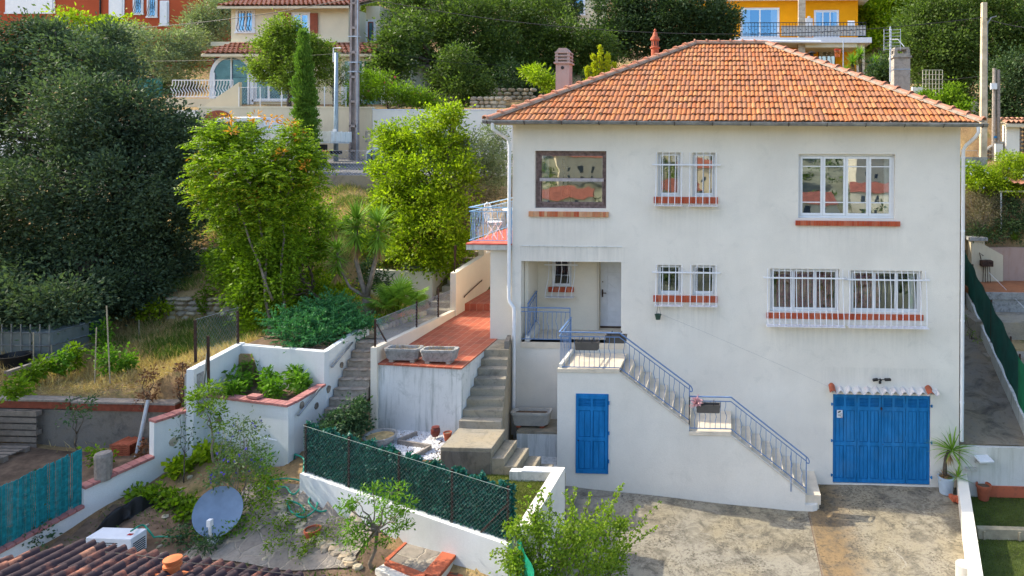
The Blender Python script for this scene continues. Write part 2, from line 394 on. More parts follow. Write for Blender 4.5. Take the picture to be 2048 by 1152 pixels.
M['brick_mauve'] = islandmat('mauve_coping_brick', [(.36, .15, .14), (.42, .19, .17), (.32, .13, .12)], grime=.3)
M['drystone'] = islandmat('dry_stone', [(.42, .36, .26), (.52, .45, .32), (.34, .30, .24), (.46, .36, .24)], gs=6, grime=.5, dark=(.16, .14, .10))
M['rubble'] = islandmat('stair_rubble', [(.16, .125, .10), (.25, .20, .16), (.11, .09, .08), (.21, .15, .115)], gs=8, grime=.5, dark=(.06, .05, .045))
M['pillarstone'] = islandmat('pale_pillar_stone', [(.55, .47, .36), (.64, .57, .46), (.48, .40, .30)], gs=8)
M['flag'] = islandmat('grey_flagstone_path', [(.24, .22, .19), (.31, .28, .23), (.20, .19, .17), (.27, .22, .17)], gs=5, grime=.5)
M['gravel'] = islandmat('white_gravel', [(.70, .70, .70), (.55, .56, .58), (.8, .8, .79), (.45, .45, .46)], grime=.15, gs=3)
M['roof'] = tilemat('red_interlocking_tile', [(.35, .14, .062), (.42, .145, .052), (.33, .155, .08), (.46, .155, .045), (.37, .17, .08), (.29, .115, .06), (.46, .21, .08), (.40, .115, .038)], True, .5, (.20, .105, .07))
M['ridge'] = tilemat('hip_tile', [(.44, .17, .10), (.46, .22, .14), (.38, .17, .11)], True, .5, (.24, .15, .10))
M['canal'] = tilemat('brown_canal_tile', [(.40, .17, .10), (.50, .26, .17), (.32, .13, .08), (.45, .22, .15)], False, .5)
M['canal_old'] = tilemat('blackened_canal_tile', [(.30, .10, .06), (.38, .16, .10), (.12, .06, .05), (.34, .13, .08), (.42, .20, .12)], False, 1.6, (.045, .03, .035))
def terrace_tile():
    m, nt, b = newmat('terracotta_floor'); v = coords(nt)
    br = N(nt, 'ShaderNodeTexBrick', i_Scale=1.0); br.offset = .5; br.inputs['Brick Width'].default_value = .40; br.inputs['Row Height'].default_value = .20; br.inputs['Mortar Size'].default_value = .006
    br.inputs['Color1'].default_value = (.44, .105, .05, 1); br.inputs['Color2'].default_value = (.33, .07, .035, 1); br.inputs['Mortar'].default_value = (.50, .28, .18, 1)
    rt = N(nt, 'ShaderNodeMapping'); rt.inputs['Rotation'].default_value = (0, 0, R(90)); nt.links.new(v, rt.inputs[0]); nt.links.new(rt.outputs[0], br.inputs['Vector'])
    n = noise(nt, v, 2.5, 6, .7); c = mixc(nt, ramp(nt, n, [(.5, (0, 0, 0)), (.8, (.6,)*3)]), br.outputs[0], (.14, .06, .04))
    n2 = noise(nt, v, 1.4, 7, .7, 2.); c = mixc(nt, ramp(nt, n2, [(.60, (0, 0, 0)), (.72, (.45,)*3)]), c, (.70, .42, .30))
    nt.links.new(c, b.inputs['Base Color']); b.inputs['Roughness'].default_value = .6; return m
M['floor_tile'] = terrace_tile()
M['balcony_tile'] = basic('red_balcony_tile', (.52, .11, .075), .7, var=.25, vs=5)
def crazy(name, c1, c2, scale=3.2, mort=(.33, .29, .23)):
    m, nt, b = newmat(name); v = coords(nt); nz = N(nt, 'ShaderNodeTexNoise', i_Scale=3., i_Detail=4.); nt.links.new(v, nz.inputs['Vector']); sc_ = N(nt, 'ShaderNodeVectorMath', operation='SCALE'); sc_.inputs['Scale'].default_value = .25; nt.links.new(nz.outputs['Color'], sc_.inputs[0])
    ad = N(nt, 'ShaderNodeVectorMath', operation='ADD'); nt.links.new(v, ad.inputs[0]); nt.links.new(sc_.outputs[0], ad.inputs[1])
    vo = N(nt, 'ShaderNodeTexVoronoi', i_Scale=scale); nt.links.new(ad.outputs[0], vo.inputs['Vector']); ve = N(nt, 'ShaderNodeTexVoronoi', i_Scale=scale); ve.feature = 'DISTANCE_TO_EDGE'; nt.links.new(ad.outputs[0], ve.inputs['Vector'])
    sp = N(nt, 'ShaderNodeSeparateColor'); nt.links.new(vo.outputs['Color'], sp.inputs[0]); base = mixc(nt, sp.outputs[0], c1, c2); n = noise(nt, v, 9, 7, .75); base = mixc(nt, ramp(nt, n, [(.45, (0, 0, 0)), (.7, (.6,)*3)]), base, (.10, .085, .07))
    e = ramp(nt, ve.outputs['Distance'], [(.02, (1, 1, 1)), (.05, (0, 0, 0))]); base = mixc(nt, e, base, mort); nt.links.new(base, b.inputs['Base Color']); b.inputs['Roughness'].default_value = .9
    bump(nt, b, ramp(nt, ve.outputs['Distance'], [(.0, (0, 0, 0)), (.07, (1, 1, 1))]), .5, .03); return m
M['crazy'] = crazy('crazy_paving', (.30, .265, .22), (.21, .18, .15))
# driveway
def driveway_mat():
    m, nt, b = newmat('stained_driveway'); v = coords(nt)
    big = noise(nt, v, .45, 5, .6, .5); mid = noise(nt, v, 2.3, 8, .75, .6); sp = noise(nt, v, 17, 5, .8); g = noise(nt, v, 60, 2)
    base = mixc(nt, ramp(nt, big, [(.4, (0, 0, 0)), (.6, (1, 1, 1))]), (.32, .295, .235), (.33, .285, .195))
    sep = N(nt, 'ShaderNodeSeparateXYZ'); nt.links.new(v, sep.inputs[0])
    wob = N(nt, 'ShaderNodeMath', operation='MULTIPLY_ADD'); nt.links.new(mid, wob.inputs[0]); wob.inputs[1].default_value = .9; nt.links.new(sep.outputs[0], wob.inputs[2])
    mr = N(nt, 'ShaderNodeMapRange'); mr.inputs[1].default_value = 1.90; mr.inputs[2].default_value = 1.96; nt.links.new(sep.outputs[0], mr.inputs[0])
    mr2 = N(nt, 'ShaderNodeMapRange'); mr2.inputs[1].default_value = 3.45; mr2.inputs[2].default_value = 2.9; nt.links.new(wob.outputs[0], mr2.inputs[0])
    mm = N(nt, 'ShaderNodeMath', operation='MULTIPLY'); nt.links.new(mr.outputs[0], mm.inputs[0]); nt.links.new(mr2.outputs[0], mm.inputs[1])
    m3 = N(nt, 'ShaderNodeMath', operation='MULTIPLY'); nt.links.new(mm.outputs[0], m3.inputs[0]); m3.inputs[1].default_value = .85
    base = mixc(nt, m3.outputs[0], base, (.27, .175, .08))
    base = mixc(nt, ramp(nt, mid, [(.46, (0, 0, 0)), (.62, (.8,)*3)]), base, (.11, .10, .08))
    pm = noise(nt, v, .9, 5, .7, 1.); mu = N(nt, 'ShaderNodeMath', operation='MULTIPLY'); nt.links.new(ramp(nt, sp, [(.50, (0, 0, 0)), (.60, (.95,)*3)]), mu.inputs[0]); nt.links.new(ramp(nt, pm, [(.40, (.1,)*3), (.62, (1, 1, 1))]), mu.inputs[1])
    base = mixc(nt, mu.outputs[0], base, (.07, .062, .05))
    lt = noise(nt, v, 1.2, 8, .8, 1.5); base = mixc(nt, ramp(nt, lt, [(.62, (0, 0, 0)), (.72, (.6,)*3)]), base, (.62, .60, .54))
    vo = N(nt, 'ShaderNodeTexVoronoi', i_Scale=.33); vo.feature = 'DISTANCE_TO_EDGE'; dv = N(nt, 'ShaderNodeVectorMath', operation='ADD')
    nz = N(nt, 'ShaderNodeTexNoise', i_Scale=2.2, i_Detail=6.); nt.links.new(v, nz.inputs['Vector']); sc_ = N(nt, 'ShaderNodeVectorMath', operation='SCALE'); sc_.inputs['Scale'].default_value = .9
    nt.links.new(nz.outputs['Color'], sc_.inputs[0]); nt.links.new(v, dv.inputs[0]); nt.links.new(sc_.outputs[0], dv.inputs[1]); nt.links.new(dv.outputs[0], vo.inputs['Vector'])
    base = mixc(nt, ramp(nt, vo.outputs['Distance'], [(.003, (.45,)*3), (.008, (0, 0, 0))]), base, (.10, .085, .07))
    base = mixc(nt, .3, base, ramp(nt, g, [(.3, (.5, .5, .5)), (.65, (1, 1, 1))]), 'MULTIPLY')
    nt.links.new(base, b.inputs['Base Color']); b.inputs['Roughness'].default_value = .95; b.inputs['Specular IOR Level'].default_value = .1
    bump(nt, b, sp, .4, .015); return m
M['driveway'] = driveway_mat()
def ground_mat():
    """hillside soil: dry straw, bare earth and green growth in patches"""
    m, nt, b = newmat('hillside_soil'); v = coords(nt)
    a = noise(nt, v, .5, 6, .65); c = noise(nt, v, 4, 7, .75); g = noise(nt, v, 1.1, 5, .7, .5); f = noise(nt, v, 30, 4, .8)
    base = mixc(nt, ramp(nt, a, [(.42, (0, 0, 0)), (.6, (1, 1, 1))]), (.28, .18, .10), (.50, .36, .17))
    base = mixc(nt, ramp(nt, c, [(.48, (0, 0, 0)), (.68, (.7,)*3)]), base, (.13, .09, .055))
    base = mixc(nt, ramp(nt, g, [(.54, (0, 0, 0)), (.66, (.8,)*3)]), base, (.08, .12, .03))
    base = mixc(nt, .5, base, ramp(nt, f, [(.3, (.35, .35, .35)), (.65, (1, 1, 1))]), 'MULTIPLY')
    nt.links.new(base, b.inputs['Base Color']); b.inputs['Roughness'].default_value = 1; b.inputs['Specular IOR Level'].default_value = .05
    bump(nt, b, c, .8, .05); return m
M['ground'] = ground_mat()
M['lawn_base'] = basic('artificial_turf', (.055, .075, .015), .95, var=.45, vs=2.5, bs=.8, bsc=90)
M['moss'] = basic('mossy_turf', (.085, .095, .02), .95, var=.5, vs=2, bs=.8, bsc=60)
# foliage
M['f_oak'] = leafmat('dark_oak_leaf', (.012, .032, .015), (.08, .13, .048), trans=.25, big=.4)
M['f_big'] = leafmat('blue_green_leaf', (.010, .028, .022), (.13, .185, .095), trans=.22, big=.35, rough=.65)
M['f_oak2'] = leafmat('mid_green_leaf', (.012, .034, .010), (.135, .20, .042), trans=.35, big=.4)
M['f_bright'] = leafmat('bright_yellow_green_leaf', (.05, .12, .006), (.37, .47, .02), trans=.45, big=1.1)
M['f_green'] = leafmat('fresh_green_leaf', (.025, .075, .006), (.23, .36, .02), trans=.4, big=1.1)
M['f_ail'] = leafmat('sumac_leaf', (.04, .11, .008), (.31, .43, .022), (.55, .30, .03), .9, trans=.45, big=1.)
M['f_olive'] = leafmat('olive_leaf', (.09, .13, .07), (.28, .33, .18), trans=.3)
M['f_cyp'] = leafmat('cypress_leaf', (.05, .12, .015), (.16, .28, .04), trans=.3)
M['f_jun'] = leafmat('juniper_leaf', (.018, .085, .035), (.09, .28, .10), trans=.25)
M['f_yucca'] = leafmat('yucca_leaf', (.08, .19, .02), (.28, .45, .06), trans=.3)
M['f_yucca_dry'] = leafmat('dry_yucca_leaf', (.22, .13, .06), (.45, .30, .14), trans=.2)
M['f_dry'] = leafmat('dry_straw', (.33, .22, .10), (.62, .47, .23), trans=.3)
M['f_brown'] = leafmat('dead_leaf', (.10, .045, .025), (.24, .12, .07), trans=.2)
M['f_veg'] = leafmat('vegetable_leaf', (.05, .14, .01), (.17, .33, .03), trans=.4)
M['f_grass'] = leafmat('grass_blade', (.05, .11, .015), (.17, .25, .05), trans=.3)
M['f_moss'] = leafmat('turf_blade', (.06, .085, .012), (.15, .20, .03), trans=.2)
M['f_turf'] = leafmat('green_turf_blade', (.045, .070, .010), (.13, .175, .03), trans=.2)
M['f_ivy'] = leafmat('ivy_leaf', (.025, .06, .028), (.09, .16, .07), trans=.25)
M['f_hedge'] = leafmat('artificial_hedge_leaf', (.004, .038, .033), (.035, .19, .14), trans=.15)
M['f_hedge'].node_tree.nodes['Principled BSDF'].inputs['Roughness'].default_value = .4
M['f_shrub_grey'] = leafmat('grey_shrub_leaf', (.09, .085, .045), (.22, .20, .11), trans=.2)
M['f_purple'] = basic('purple_flower', (.12, .08, .55), .7, var=.2)
M['f_orange'] = basic('orange_flower', (.85, .28, .02), .7, var=.2)
M['f_pink'] = basic('pink_flower', (.70, .12, .18), .7, var=.2)
M['f_palepink'] = basic('pale_pink_flower', (.75, .42, .42), .7, var=.2)
M['f_paleblue'] = basic('pale_blue_flower', (.55, .62, .80), .7, var=.1)

# ------------------------------------------------------------------ foliage makers
rg = np.random.default_rng(7)
rnd = random.Random(11)
def unit(v): return v/np.maximum(np.linalg.norm(v, axis=1, keepdims=True), 1e-9)
def leaf_geo(C, D, L, W, roll=None, flat=0.):
    """diamond leaves: base points C, directions D, lengths L, widths W"""
    n = len(C); D = unit(D); A = rg.normal(size=(n, 3)); A[:, 2] *= (1-flat)
    S = np.cross(D, np.cross(A, D)); S = unit(S)
    L = np.asarray(L).reshape(-1, 1)*np.ones((n, 1)); W = np.asarray(W).reshape(-1, 1)*np.ones((n, 1))
    V = np.stack([C, C+D*L*.45+S*W*.5, C+D*L, C+D*L*.45-S*W*.5], 1).reshape(-1, 3)
    return V, np.arange(4*n).reshape(-1, 4)
def leaves(name, mat, C, D, L, W, parent=None, flat=0., **k):
    V, Q = leaf_geo(np.asarray(C, float), np.asarray(D, float), L, W, flat=flat); return np_mesh(name, V, Q, mat, parent, **k)
def blobpts(blobs, per, cr=.28, lp=60, shell=.55, squash=.8, jit=.16):
    """clumps of leaf bases scattered through ellipsoids; returns bases and outward directions"""
    C = []; D = []
    for (c, rx, ry, rz, wgt) in blobs:
        n = max(3, int(per*wgt)); u = unit(rg.normal(size=(n, 3))); r = (shell+(1-shell)*rg.random((n, 1))**.7)
        r *= (1+jit*rg.normal(size=(n, 1)))
        cc = np.array(c)+u*r*np.array([rx, ry, rz])
        q = np.repeat(cc, lp, 0); uu = np.repeat(u, lp, 0)
        sz = np.repeat(rg.uniform(.6, 1.35, (n, 1)), lp, 0)
        off = rg.normal(size=q.shape)*cr*sz*np.array([1, 1, squash])*.6
        C.append(q+off); D.append(unit(off)*.8+uu*.5+rg.normal(size=q.shape)*.45)
    return np.concatenate(C), np.concatenate(D)
def PB(px, py, Y, rx, ry=None, depth=None, wgt=None):
    """a crown lobe centred where the photo shows it, at depth Y; radii in photo pixels"""
    ry = ry or rx; k = mpp(Y); c = pY(px, py, Y); d = depth or rx*k
    return (tuple(c), rx*k, d, ry*k, wgt or (rx*ry)**.5*k)
def limb(m, p, q, r0, r1, wob=.12, n=6, seg=5):
    p = Vector(p); q = Vector(q); L = (q-p).length; pts = []; rr = []
    for i in range(seg+1):
        t = i/seg; o = Vector((rnd.uniform(-1, 1), rnd.uniform(-1, 1), rnd.uniform(-.5, .5)))*wob*L*.3*(0 if i in (0, seg) else 1)
        pts.append(p.lerp(q, t)+o); rr.append(r0*(1-t)+r1*t)
    m.tube(pts, rr, n)
    return pts
def tree(name, label, cat, base, blobs, mat, per=40, lp=60, L=.12, W=.06, cr=.3, trunk_r=.18, bark=None, group=None, shell=.55, flat=.3, top=None, extra=None, squash=.8, limbs=True, jit=.16):
    root = empty(name, base, label, cat, group)
    m = MB(); base = Vector(base); cz = sum(b[0][2] for b in blobs)/len(blobs); cx = sum(b[0][0] for b in blobs)/len(blobs); cy = sum(b[0][1] for b in blobs)/len(blobs)
    t = Vector(top) if top else Vector((base.x*.6+cx*.4, base.y*.6+cy*.4, base.z*.55+cz*.45))
    pts = limb(m, base-Vector((0, 0, .2)), t, trunk_r*1.15, trunk_r*.7, .12, 9, 6)
    if limbs:
        for b in blobs:
            e = Vector(b[0]); lp_ = limb(m, t, e, trunk_r*.5, trunk_r*.12, .3, 6, 5)
            for k in range(3):
                u = Vector((rnd.uniform(-1, 1)*b[1], rnd.uniform(-1, 1)*b[2], rnd.uniform(-.6, 1)*b[3]))*.8
                limb(m, lp_[rnd.choice((3, 4, 5))], e+u, trunk_r*.16, trunk_r*.04, .3, 4, 3)
    m.build('trunk', bark or M['bark'], root, smooth=True)
    C, D = blobpts(blobs, per, cr, lp, shell, squash, jit); n = len(C)
    leaves('crown', mat, C, D, L*rg.uniform(.6, 1.3, n), W*rg.uniform(.7, 1.3, n), root, flat)
    if extra: extra(root, blobs)
    return root
def shrub(name, label, cat, blobs, mat, per=30, lp=40, L=.09, W=.05, cr=.2, base=None, group=None, shell=.3, flat=.2, stems=6, bark=None, stemr=.012, flowers=None, part='foliage'):
    c0 = min(blobs, key=lambda b: b[0][2]-b[3]); bz = c0[0][2]-c0[3]
    base = Vector(base) if base else Vector((sum(b[0][0] for b in blobs)/len(blobs), sum(b[0][1] for b in blobs)/len(blobs), bz))
    root = empty(name, base, label, cat, group); m = MB()
    for k in range(stems):
        b = blobs[k % len(blobs)]; e = Vector(b[0])+Vector((rnd.uniform(-.5, .5)*b[1], rnd.uniform(-.5, .5)*b[2], rnd.uniform(0, .7)*b[3]))
        limb(m, base+Vector((rnd.uniform(-.05, .05), rnd.uniform(-.05, .05), -.05)), e, stemr*1.3, stemr*.4, .3, 5, 4)
    m.build('stem', bark or M['bark'], root, smooth=True)
    C, D = blobpts(blobs, per, cr, lp, shell); n = len(C)
    keep = C[:, 2] > base.z-.02; C, D = C[keep], D[keep]; n = len(C)
    leaves(part, mat, C, D, L*rg.uniform(.6, 1.3, n), W*rg.uniform(.7, 1.3, n), root, flat)
    if flowers:
        fm, fn, fs = flowers; i = rg.choice(n, fn, replace=False); cc = C[i]; dd = unit(cc-np.array(base))
        q = np.repeat(cc+dd*.05, 7, 0); leaves('flowers', fm, q, rg.normal(size=q.shape), fs, fs*.8, root)
    return root
def blades(name, mat, base, n, L, W, spread=.9, up=.2, parent=None, droop=.5, seg=3, az=None):
    """a rosette of long arching blades (yucca, palm, iris)"""
    V = []; Q = []; base = Vector(base)
    for i in range(n):
        a = rnd.uniform(0, 2*math.pi) if az is None else rnd.uniform(*az); el = rnd.uniform(up-spread, up+spread); l = L*rnd.uniform(.75, 1.1); w_ = W*rnd.uniform(.8, 1.2)
        d = Vector((math.cos(a)*math.cos(el), math.sin(a)*math.cos(el), math.sin(el))); s_ = d.cross(Vector((0, 0, 1)))
        s_ = s_.normalized() if s_.length > .01 else Vector((1, 0, 0)); p = base+d*.03; k = len(V)
        for j in range(seg+1):
            t = j/seg; ww = w_*(.6+.5*math.sin(math.pi*min(1, t*1.3)))*(1-t**3)+.001
            V += [tuple(p-s_*ww/2), tuple(p+s_*ww/2)]
            d = (d+Vector((0, 0, -droop/seg*t*1.5))).normalized(); p = p+d*l/seg
        for j in range(seg): Q.append((k+2*j, k+2*j+1, k+2*j+3, k+2*j+2))
    return np_mesh(name, V, Q, mat, parent)
def fronds(C, D, L, nl, lw, ll, droop=.6):
    """pinnate fronds: leaflets in two rows along a drooping midrib"""
    n = len(C); D = unit(D); side = np.cross(D, np.array([[0, 0, 1.]])+rg.normal(size=(n, 3))*.25); side = unit(side); Cs = []; Ds = []; Ls = []
    P = C.copy(); d = D.copy(); L = np.asarray(L).reshape(-1, 1)*np.ones((n, 1))
    for j in range(nl):
        t = (j+.5)/nl; d = unit(d+np.array([[0, 0, -droop/nl*1.6*t]])); P = P+d*L/nl
        for sg in (-1, 1):
            Cs.append(P.copy()); Ds.append(side*sg+d*.45+np.array([[0, 0, -.25]])); Ls.append(ll*(1-.5*t)*np.ones(n))
    return np.concatenate(Cs), np.concatenate(Ds), np.concatenate(Ls)
def tile_slope(o, u, v, nrm, v_len, umin, umax, tw, tl, kind='marseille', lip=.03, jit=.004, th=.02):
    """courses of clay tiles on a slope: o eave origin, u along the eave, v up the slope"""
    m = MB(); o = Vector(o); u = Vector(u); v = Vector(v); nn = Vector(nrm); rows = int(math.ceil(v_len/tl))
    if kind == 'marseille': prof = [(0, .0), (.10, .022), (.26, .034), (.42, .022), (.5, .0), (.56, .004), (.64, .018), (.76, .024), (.88, .016), (1., .0)]
    else: prof = [(i/8, .45*tw*math.sin(math.pi*i/8)) for i in range(9)]
    for r in range(rows):
        v0 = r*tl; v1 = min(v0+tl*1.06, v_len+.02)
        a, b = umin(v0), umax(v0); off = (r % 2)*tw*.5 if kind == 'marseille' else 0
        k0 = int(math.floor((a-off)/tw)); k1 = int(math.ceil((b-off)/tw))
        for k in range(k0, k1):
            u0 = off+k*tw; um = u0+tw/2
            if not (umin(v0+tl*.4) < um+tw*.3 and um-tw*.3 < umax(v0+tl*.4)): continue
            h0 = lip+rnd.uniform(-jit, jit)*2; h1 = rnd.uniform(0, jit); du = rnd.uniform(-jit, jit); vj = rnd.uniform(-.006, .006)
            lo = []; hi = []; fr = []
            for t, h in prof:
                uu = u0+t*tw+du
                ul = min(max(uu, umin(v0)), umax(v0)); uh = min(max(uu, umin(v1)), umax(v1))
                lo.append(o+u*ul+v*(v0+vj)+nn*(h+h0)); hi.append(o+u*uh+v*v1+nn*(h*(.9 if kind == 'marseille' else .72)+h1)); fr.append(o+u*ul+v*(v0+vj+.004)+nn*(h+h0-th))
            m.grid([fr, lo, hi])
    return m
# ================================================================== THE SETTING
def sm(t): t = np.clip(t, 0, 1); return t*t*(3-2*t)
WALLP = [(-10.72, -3.25), (-13.2, -7.9)]                           # plan line of the long white garden wall (refined below)
def wall_x(y): return np.interp(y, [-9.5, -3.25], [-13.6, -10.75])
def fence_y(x): return np.interp(x, [-7.9, -3.5], [-4.45, -5.85])
def H(x, y):
    x = np.asarray(x, float); y = np.asarray(y, float)
    hl = np.interp(y, [-3.3, .5, 1.4, 1.7, 3.7, 4.0, 6, 8.05, 8.15, 12.1, 12.3, 17, 21, 26, 34, 37, 46, 60, 110], [3.1, 3.4, 3.55, 4.1, 4.8, 5.3, 6.0, 6.8, 7.1, 7.5, 10.0, 10.5, 11.5, 13.5, 14.6, 15, 19.5, 27, 46])
    hm = np.interp(y, [-3.3, -.5, 1, 3.0, 3.75, 3.95, 6, 8.05, 8.15, 12.1, 12.3, 17, 21, 26, 34, 37, 46, 60, 110], [3.7, 3.8, 3.95, 3.85, 3.6, 4.45, 5.4, 6.7, 7.1, 7.5, 10.0, 10.5, 11.5, 13.5, 14.6, 15, 19.5, 27, 46])
    h = hl+(hm-hl)*sm((x+12.8)/1.6)
    k = .10*np.sin(x*1.7+y*.9)+.07*np.sin(x*.9-y*2.3+1)+.04*np.sin(4.1*x+2.7*y); h = h+k*((y < 8) & (y > -3)).astype(float)*.7
    h = np.where((x > -4) & (y > 12.3) & (y < 42), np.interp(y, [12.3, 17, 21, 26, 34, 37, 42], [8.6, 9.3, 10.2, 11.4, 13.3, 13.6, 14.0])*sm((x+4)/4)+h*(1-sm((x+4)/4)), h)
    far = sm((y-44)/10); h = h+far*(1.2*np.sin(x*.13+1)+.9*np.sin(x*.07+y*.05))
    st = np.clip(np.interp(y, [-5, -3.6, -1.35, -1.0, 3.2], [1.45, 1.5, 3.2, 3.6, 3.35]), 0, 9)
    h = np.where((x > -8.9) & (x < -7.7) & (y < 3.3), st, h)
    h = np.where((x > -9.1) & (x < -7.6) & (y >= 3.3) & (y < 5.6), 3.3+(y-3.3)*.75, h)
    h = np.where((x > -7.8) & (x < -5.2) & (y > -2.0) & (y < 9), 3.1, h)
    h = np.where((x > -5.4) & (x < 5.75) & (y > 0) & (y < 9.3), -.4, h)
    g = 1.8+.27*(np.minimum(y, -3)+4.6)-.055*np.maximum(x+8, 0); g = np.maximum(g, .3)+.04*np.sin(3*x+1)+.035*np.sin(4*y+2*x)
    inner = (x < wall_x(y)-.1)
    low = 1.95+.05*np.sin(2*x)+.05*np.sin(2.6*y)+.12*(y+5)
    h = np.where((y < -3.25) | (inner & (y < -3.1) & (x < -11)), np.where(inner, low, g), h)
    h = np.where((x > -10.9) & (x < -8.7) & (y >= -3.7) & (y < -2.2), 1.6, h)
    enc = 2.05+(1.68-2.05)*sm((x+6.2)/1.0)
    h = np.where((x > -7.9) & (x < -3.4) & (y > fence_y(x)) & (y < -1.9), enc, h)
    h = np.where((x > -5.85) & (x < -3.3) & (y >= -3.3) & (y <= 0), .5, h)
    h = np.where((x > -3.45) & (x < 5.8) & (y <= 0), -.4, h)
    dr = -.35+.0*y; h = np.where((x > -3.6) & (y < -5.9) & (x < 5.8), dr, h)
    hr = np.where(y < 0, -.12, np.interp(y, [0, 7.5, 8.5, 10.1, 10.3, 12], [.9, 2.4, 4.6, 7.3, 7.9, 7.9]))
    hn = np.where(y < 4.6, np.interp(y, [-2, 4.6], [.2, 1.9]), np.interp(y, [4.6, 9.0, 9.2, 9.6, 10.2, 10.4, 12, 12.1, 20, 28, 40], [2.2, 2.9, 4.7, 5.6, 7.1, 7.9, 8, 8.6, 10, 12, 14]))
    h = np.where((x > 5.75) & (y < 12), np.where((x > 8.4) & (y > .4), hn, hr), h)
    # the town side behind the camera falls away and rises again
    bh = np.interp(y, [-400, -300, -240, -200, -160, -120, -60, -35, -18, -10], [70, 40, 22, 11, 0, -8, -10, -8, -3, 0])
    h = np.where(y < -10, np.minimum(h, 99)*np.clip((y+16)/6, 0, 1)+bh*np.clip((-10-y)/6, 0, 1), h)
    return h
xs = np.unique(np.round(np.concatenate([np.linspace(-400, -60, 18), np.linspace(-60, -20, 41), np.arange(-20, 10.01, .16), np.linspace(10, 50, 41), np.linspace(50, 400, 16)]), 3))
ys = np.unique(np.round(np.concatenate([np.linspace(-400, -20, 39), np.linspace(-20, -9, 23), np.arange(-9, 13, .16), np.linspace(13, 60, 60), np.linspace(60, 500, 23)]), 3))
GX, GY = np.meshgrid(xs, ys); GZ = H(GX, GY)
nx, ny = len(xs), len(ys); kv = int(np.argmin(abs(ys+18))); ii = (np.arange(kv, ny-1)[:, None]*nx+np.arange(nx-1)[None, :]).ravel(); iv = (np.arange(0, kv)[:, None]*nx+np.arange(nx-1)[None, :]).ravel()
tag(np_mesh('ground', np.stack([GX.ravel(), GY.ravel(), GZ.ravel()], 1), np.stack([ii, ii+1, ii+nx+1, ii+nx], 1), M['ground'], smooth=True, loc=(0, 0, 0)), kind='structure')
M['valley'] = basic('wooded_valley', (.20, .20, .13), .95, var=.6, vs=.12)
tag(np_mesh('valley_ground', np.stack([GX.ravel(), GY.ravel(), GZ.ravel()], 1), np.stack([iv, iv+1, iv+nx+1, iv+nx], 1), M['valley'], smooth=True, loc=(0, 0, 0)), kind='structure')
def Hs(x, y): return float(H(np.array([x]), np.array([y]))[0])
# driveway
def dz(x, y): return .10+.085*max(0, 1.5-x)+.02*min(0, y+1)+.008*math.sin(2.2*x+y)+.006*math.sin(3.1*y)
m = MB(); m.grid([[(x, y, dz(x, y)) for x in np.linspace(-3.6, np.interp(y, [-9.4, -4.18, 0], [3.5, 4.66, 5.8]), 40)] for y in np.linspace(-9.5, .02, 30)])
struct(m, 'driveway', M['driveway'], smooth=True)
m = MB(); m.grid([[(1.9+dx, y, dz(1.9, y)+.004) for dx in (0, .02)] for y in np.linspace(-9.5, -1.35, 20)]); struct(m, 'driveway_joint', M['soil'])
# right passage
m = MB(); m.grid([[(x, y, 1.15+.23*y+.012*math.sin(3*x+2*y)) for x in np.linspace(5.7, 7.5+(y-.46)*.146+.05, 10)] for y in np.linspace(0.02, 7.6, 30)]); m.quad((5.7, .021, 1.15), (7.6, .021, 1.15), (7.6, .03, -.2), (5.7, .03, -.2))
struct(m, 'side_path', M['passage'], smooth=False)
# road
m = MB(); m.grid([[(x, y, 7.33+(y-8.2)*.15) for x in np.linspace(-45, 5, 40)] for y in np.linspace(8.2, 12.05, 6)]); struct(m, 'road', M['asphalt'])
def bedcut(keep, name, x0, x1, y0, y1, st=.16):
    V = []; Fc = []; xs_ = np.arange(x0, x1, st); ys_ = np.arange(y0, y1, st)
    for x in xs_:
        for y in ys_:
            if keep(x+st/2, y+st/2): n = len(V); V += [(x, y, Hs(x, y)+.018), (x+st, y, Hs(x+st, y)+.018), (x+st, y+st, Hs(x+st, y+st)+.018), (x, y+st, Hs(x, y+st)+.018)]; Fc.append((n, n+1, n+2, n+3))
    tag(np_mesh(name, V, Fc, M['soil'], loc=(0, 0, 0)), kind='structure')
bedcut(lambda x, y: x > wall_x(y)+.25 and y < fence_y(x)-.3, 'garden_bed_soil', -12.9, -3.6, -9, -3.4)
bedcut(lambda x, y: x < wall_x(y)-.2, 'compost_corner_soil', -18, -10.9, -7.5, -3.5)
# artificial turf areas
m = MB(); m.grid([[(x, y, -.06+.008*math.sin(5*x+y)) for x in np.linspace(np.interp(y, [-9.4, -4.18, 0], [3.5, 4.66, 5.8]), 12, 20)] for y in np.linspace(-9, 0, 20)]); struct(m, 'turf', M['lawn_base'])
m = MB(); m.grid([[(x, -3.3*(1-t)+(fence_y(x)+.1)*t, 1.72+.01*math.sin(5*x)) for x in np.linspace(-5.7, -3.45, 10)] for t in np.linspace(0, 1, 10)]); struct(m, 'mossy_turf', M['moss'])
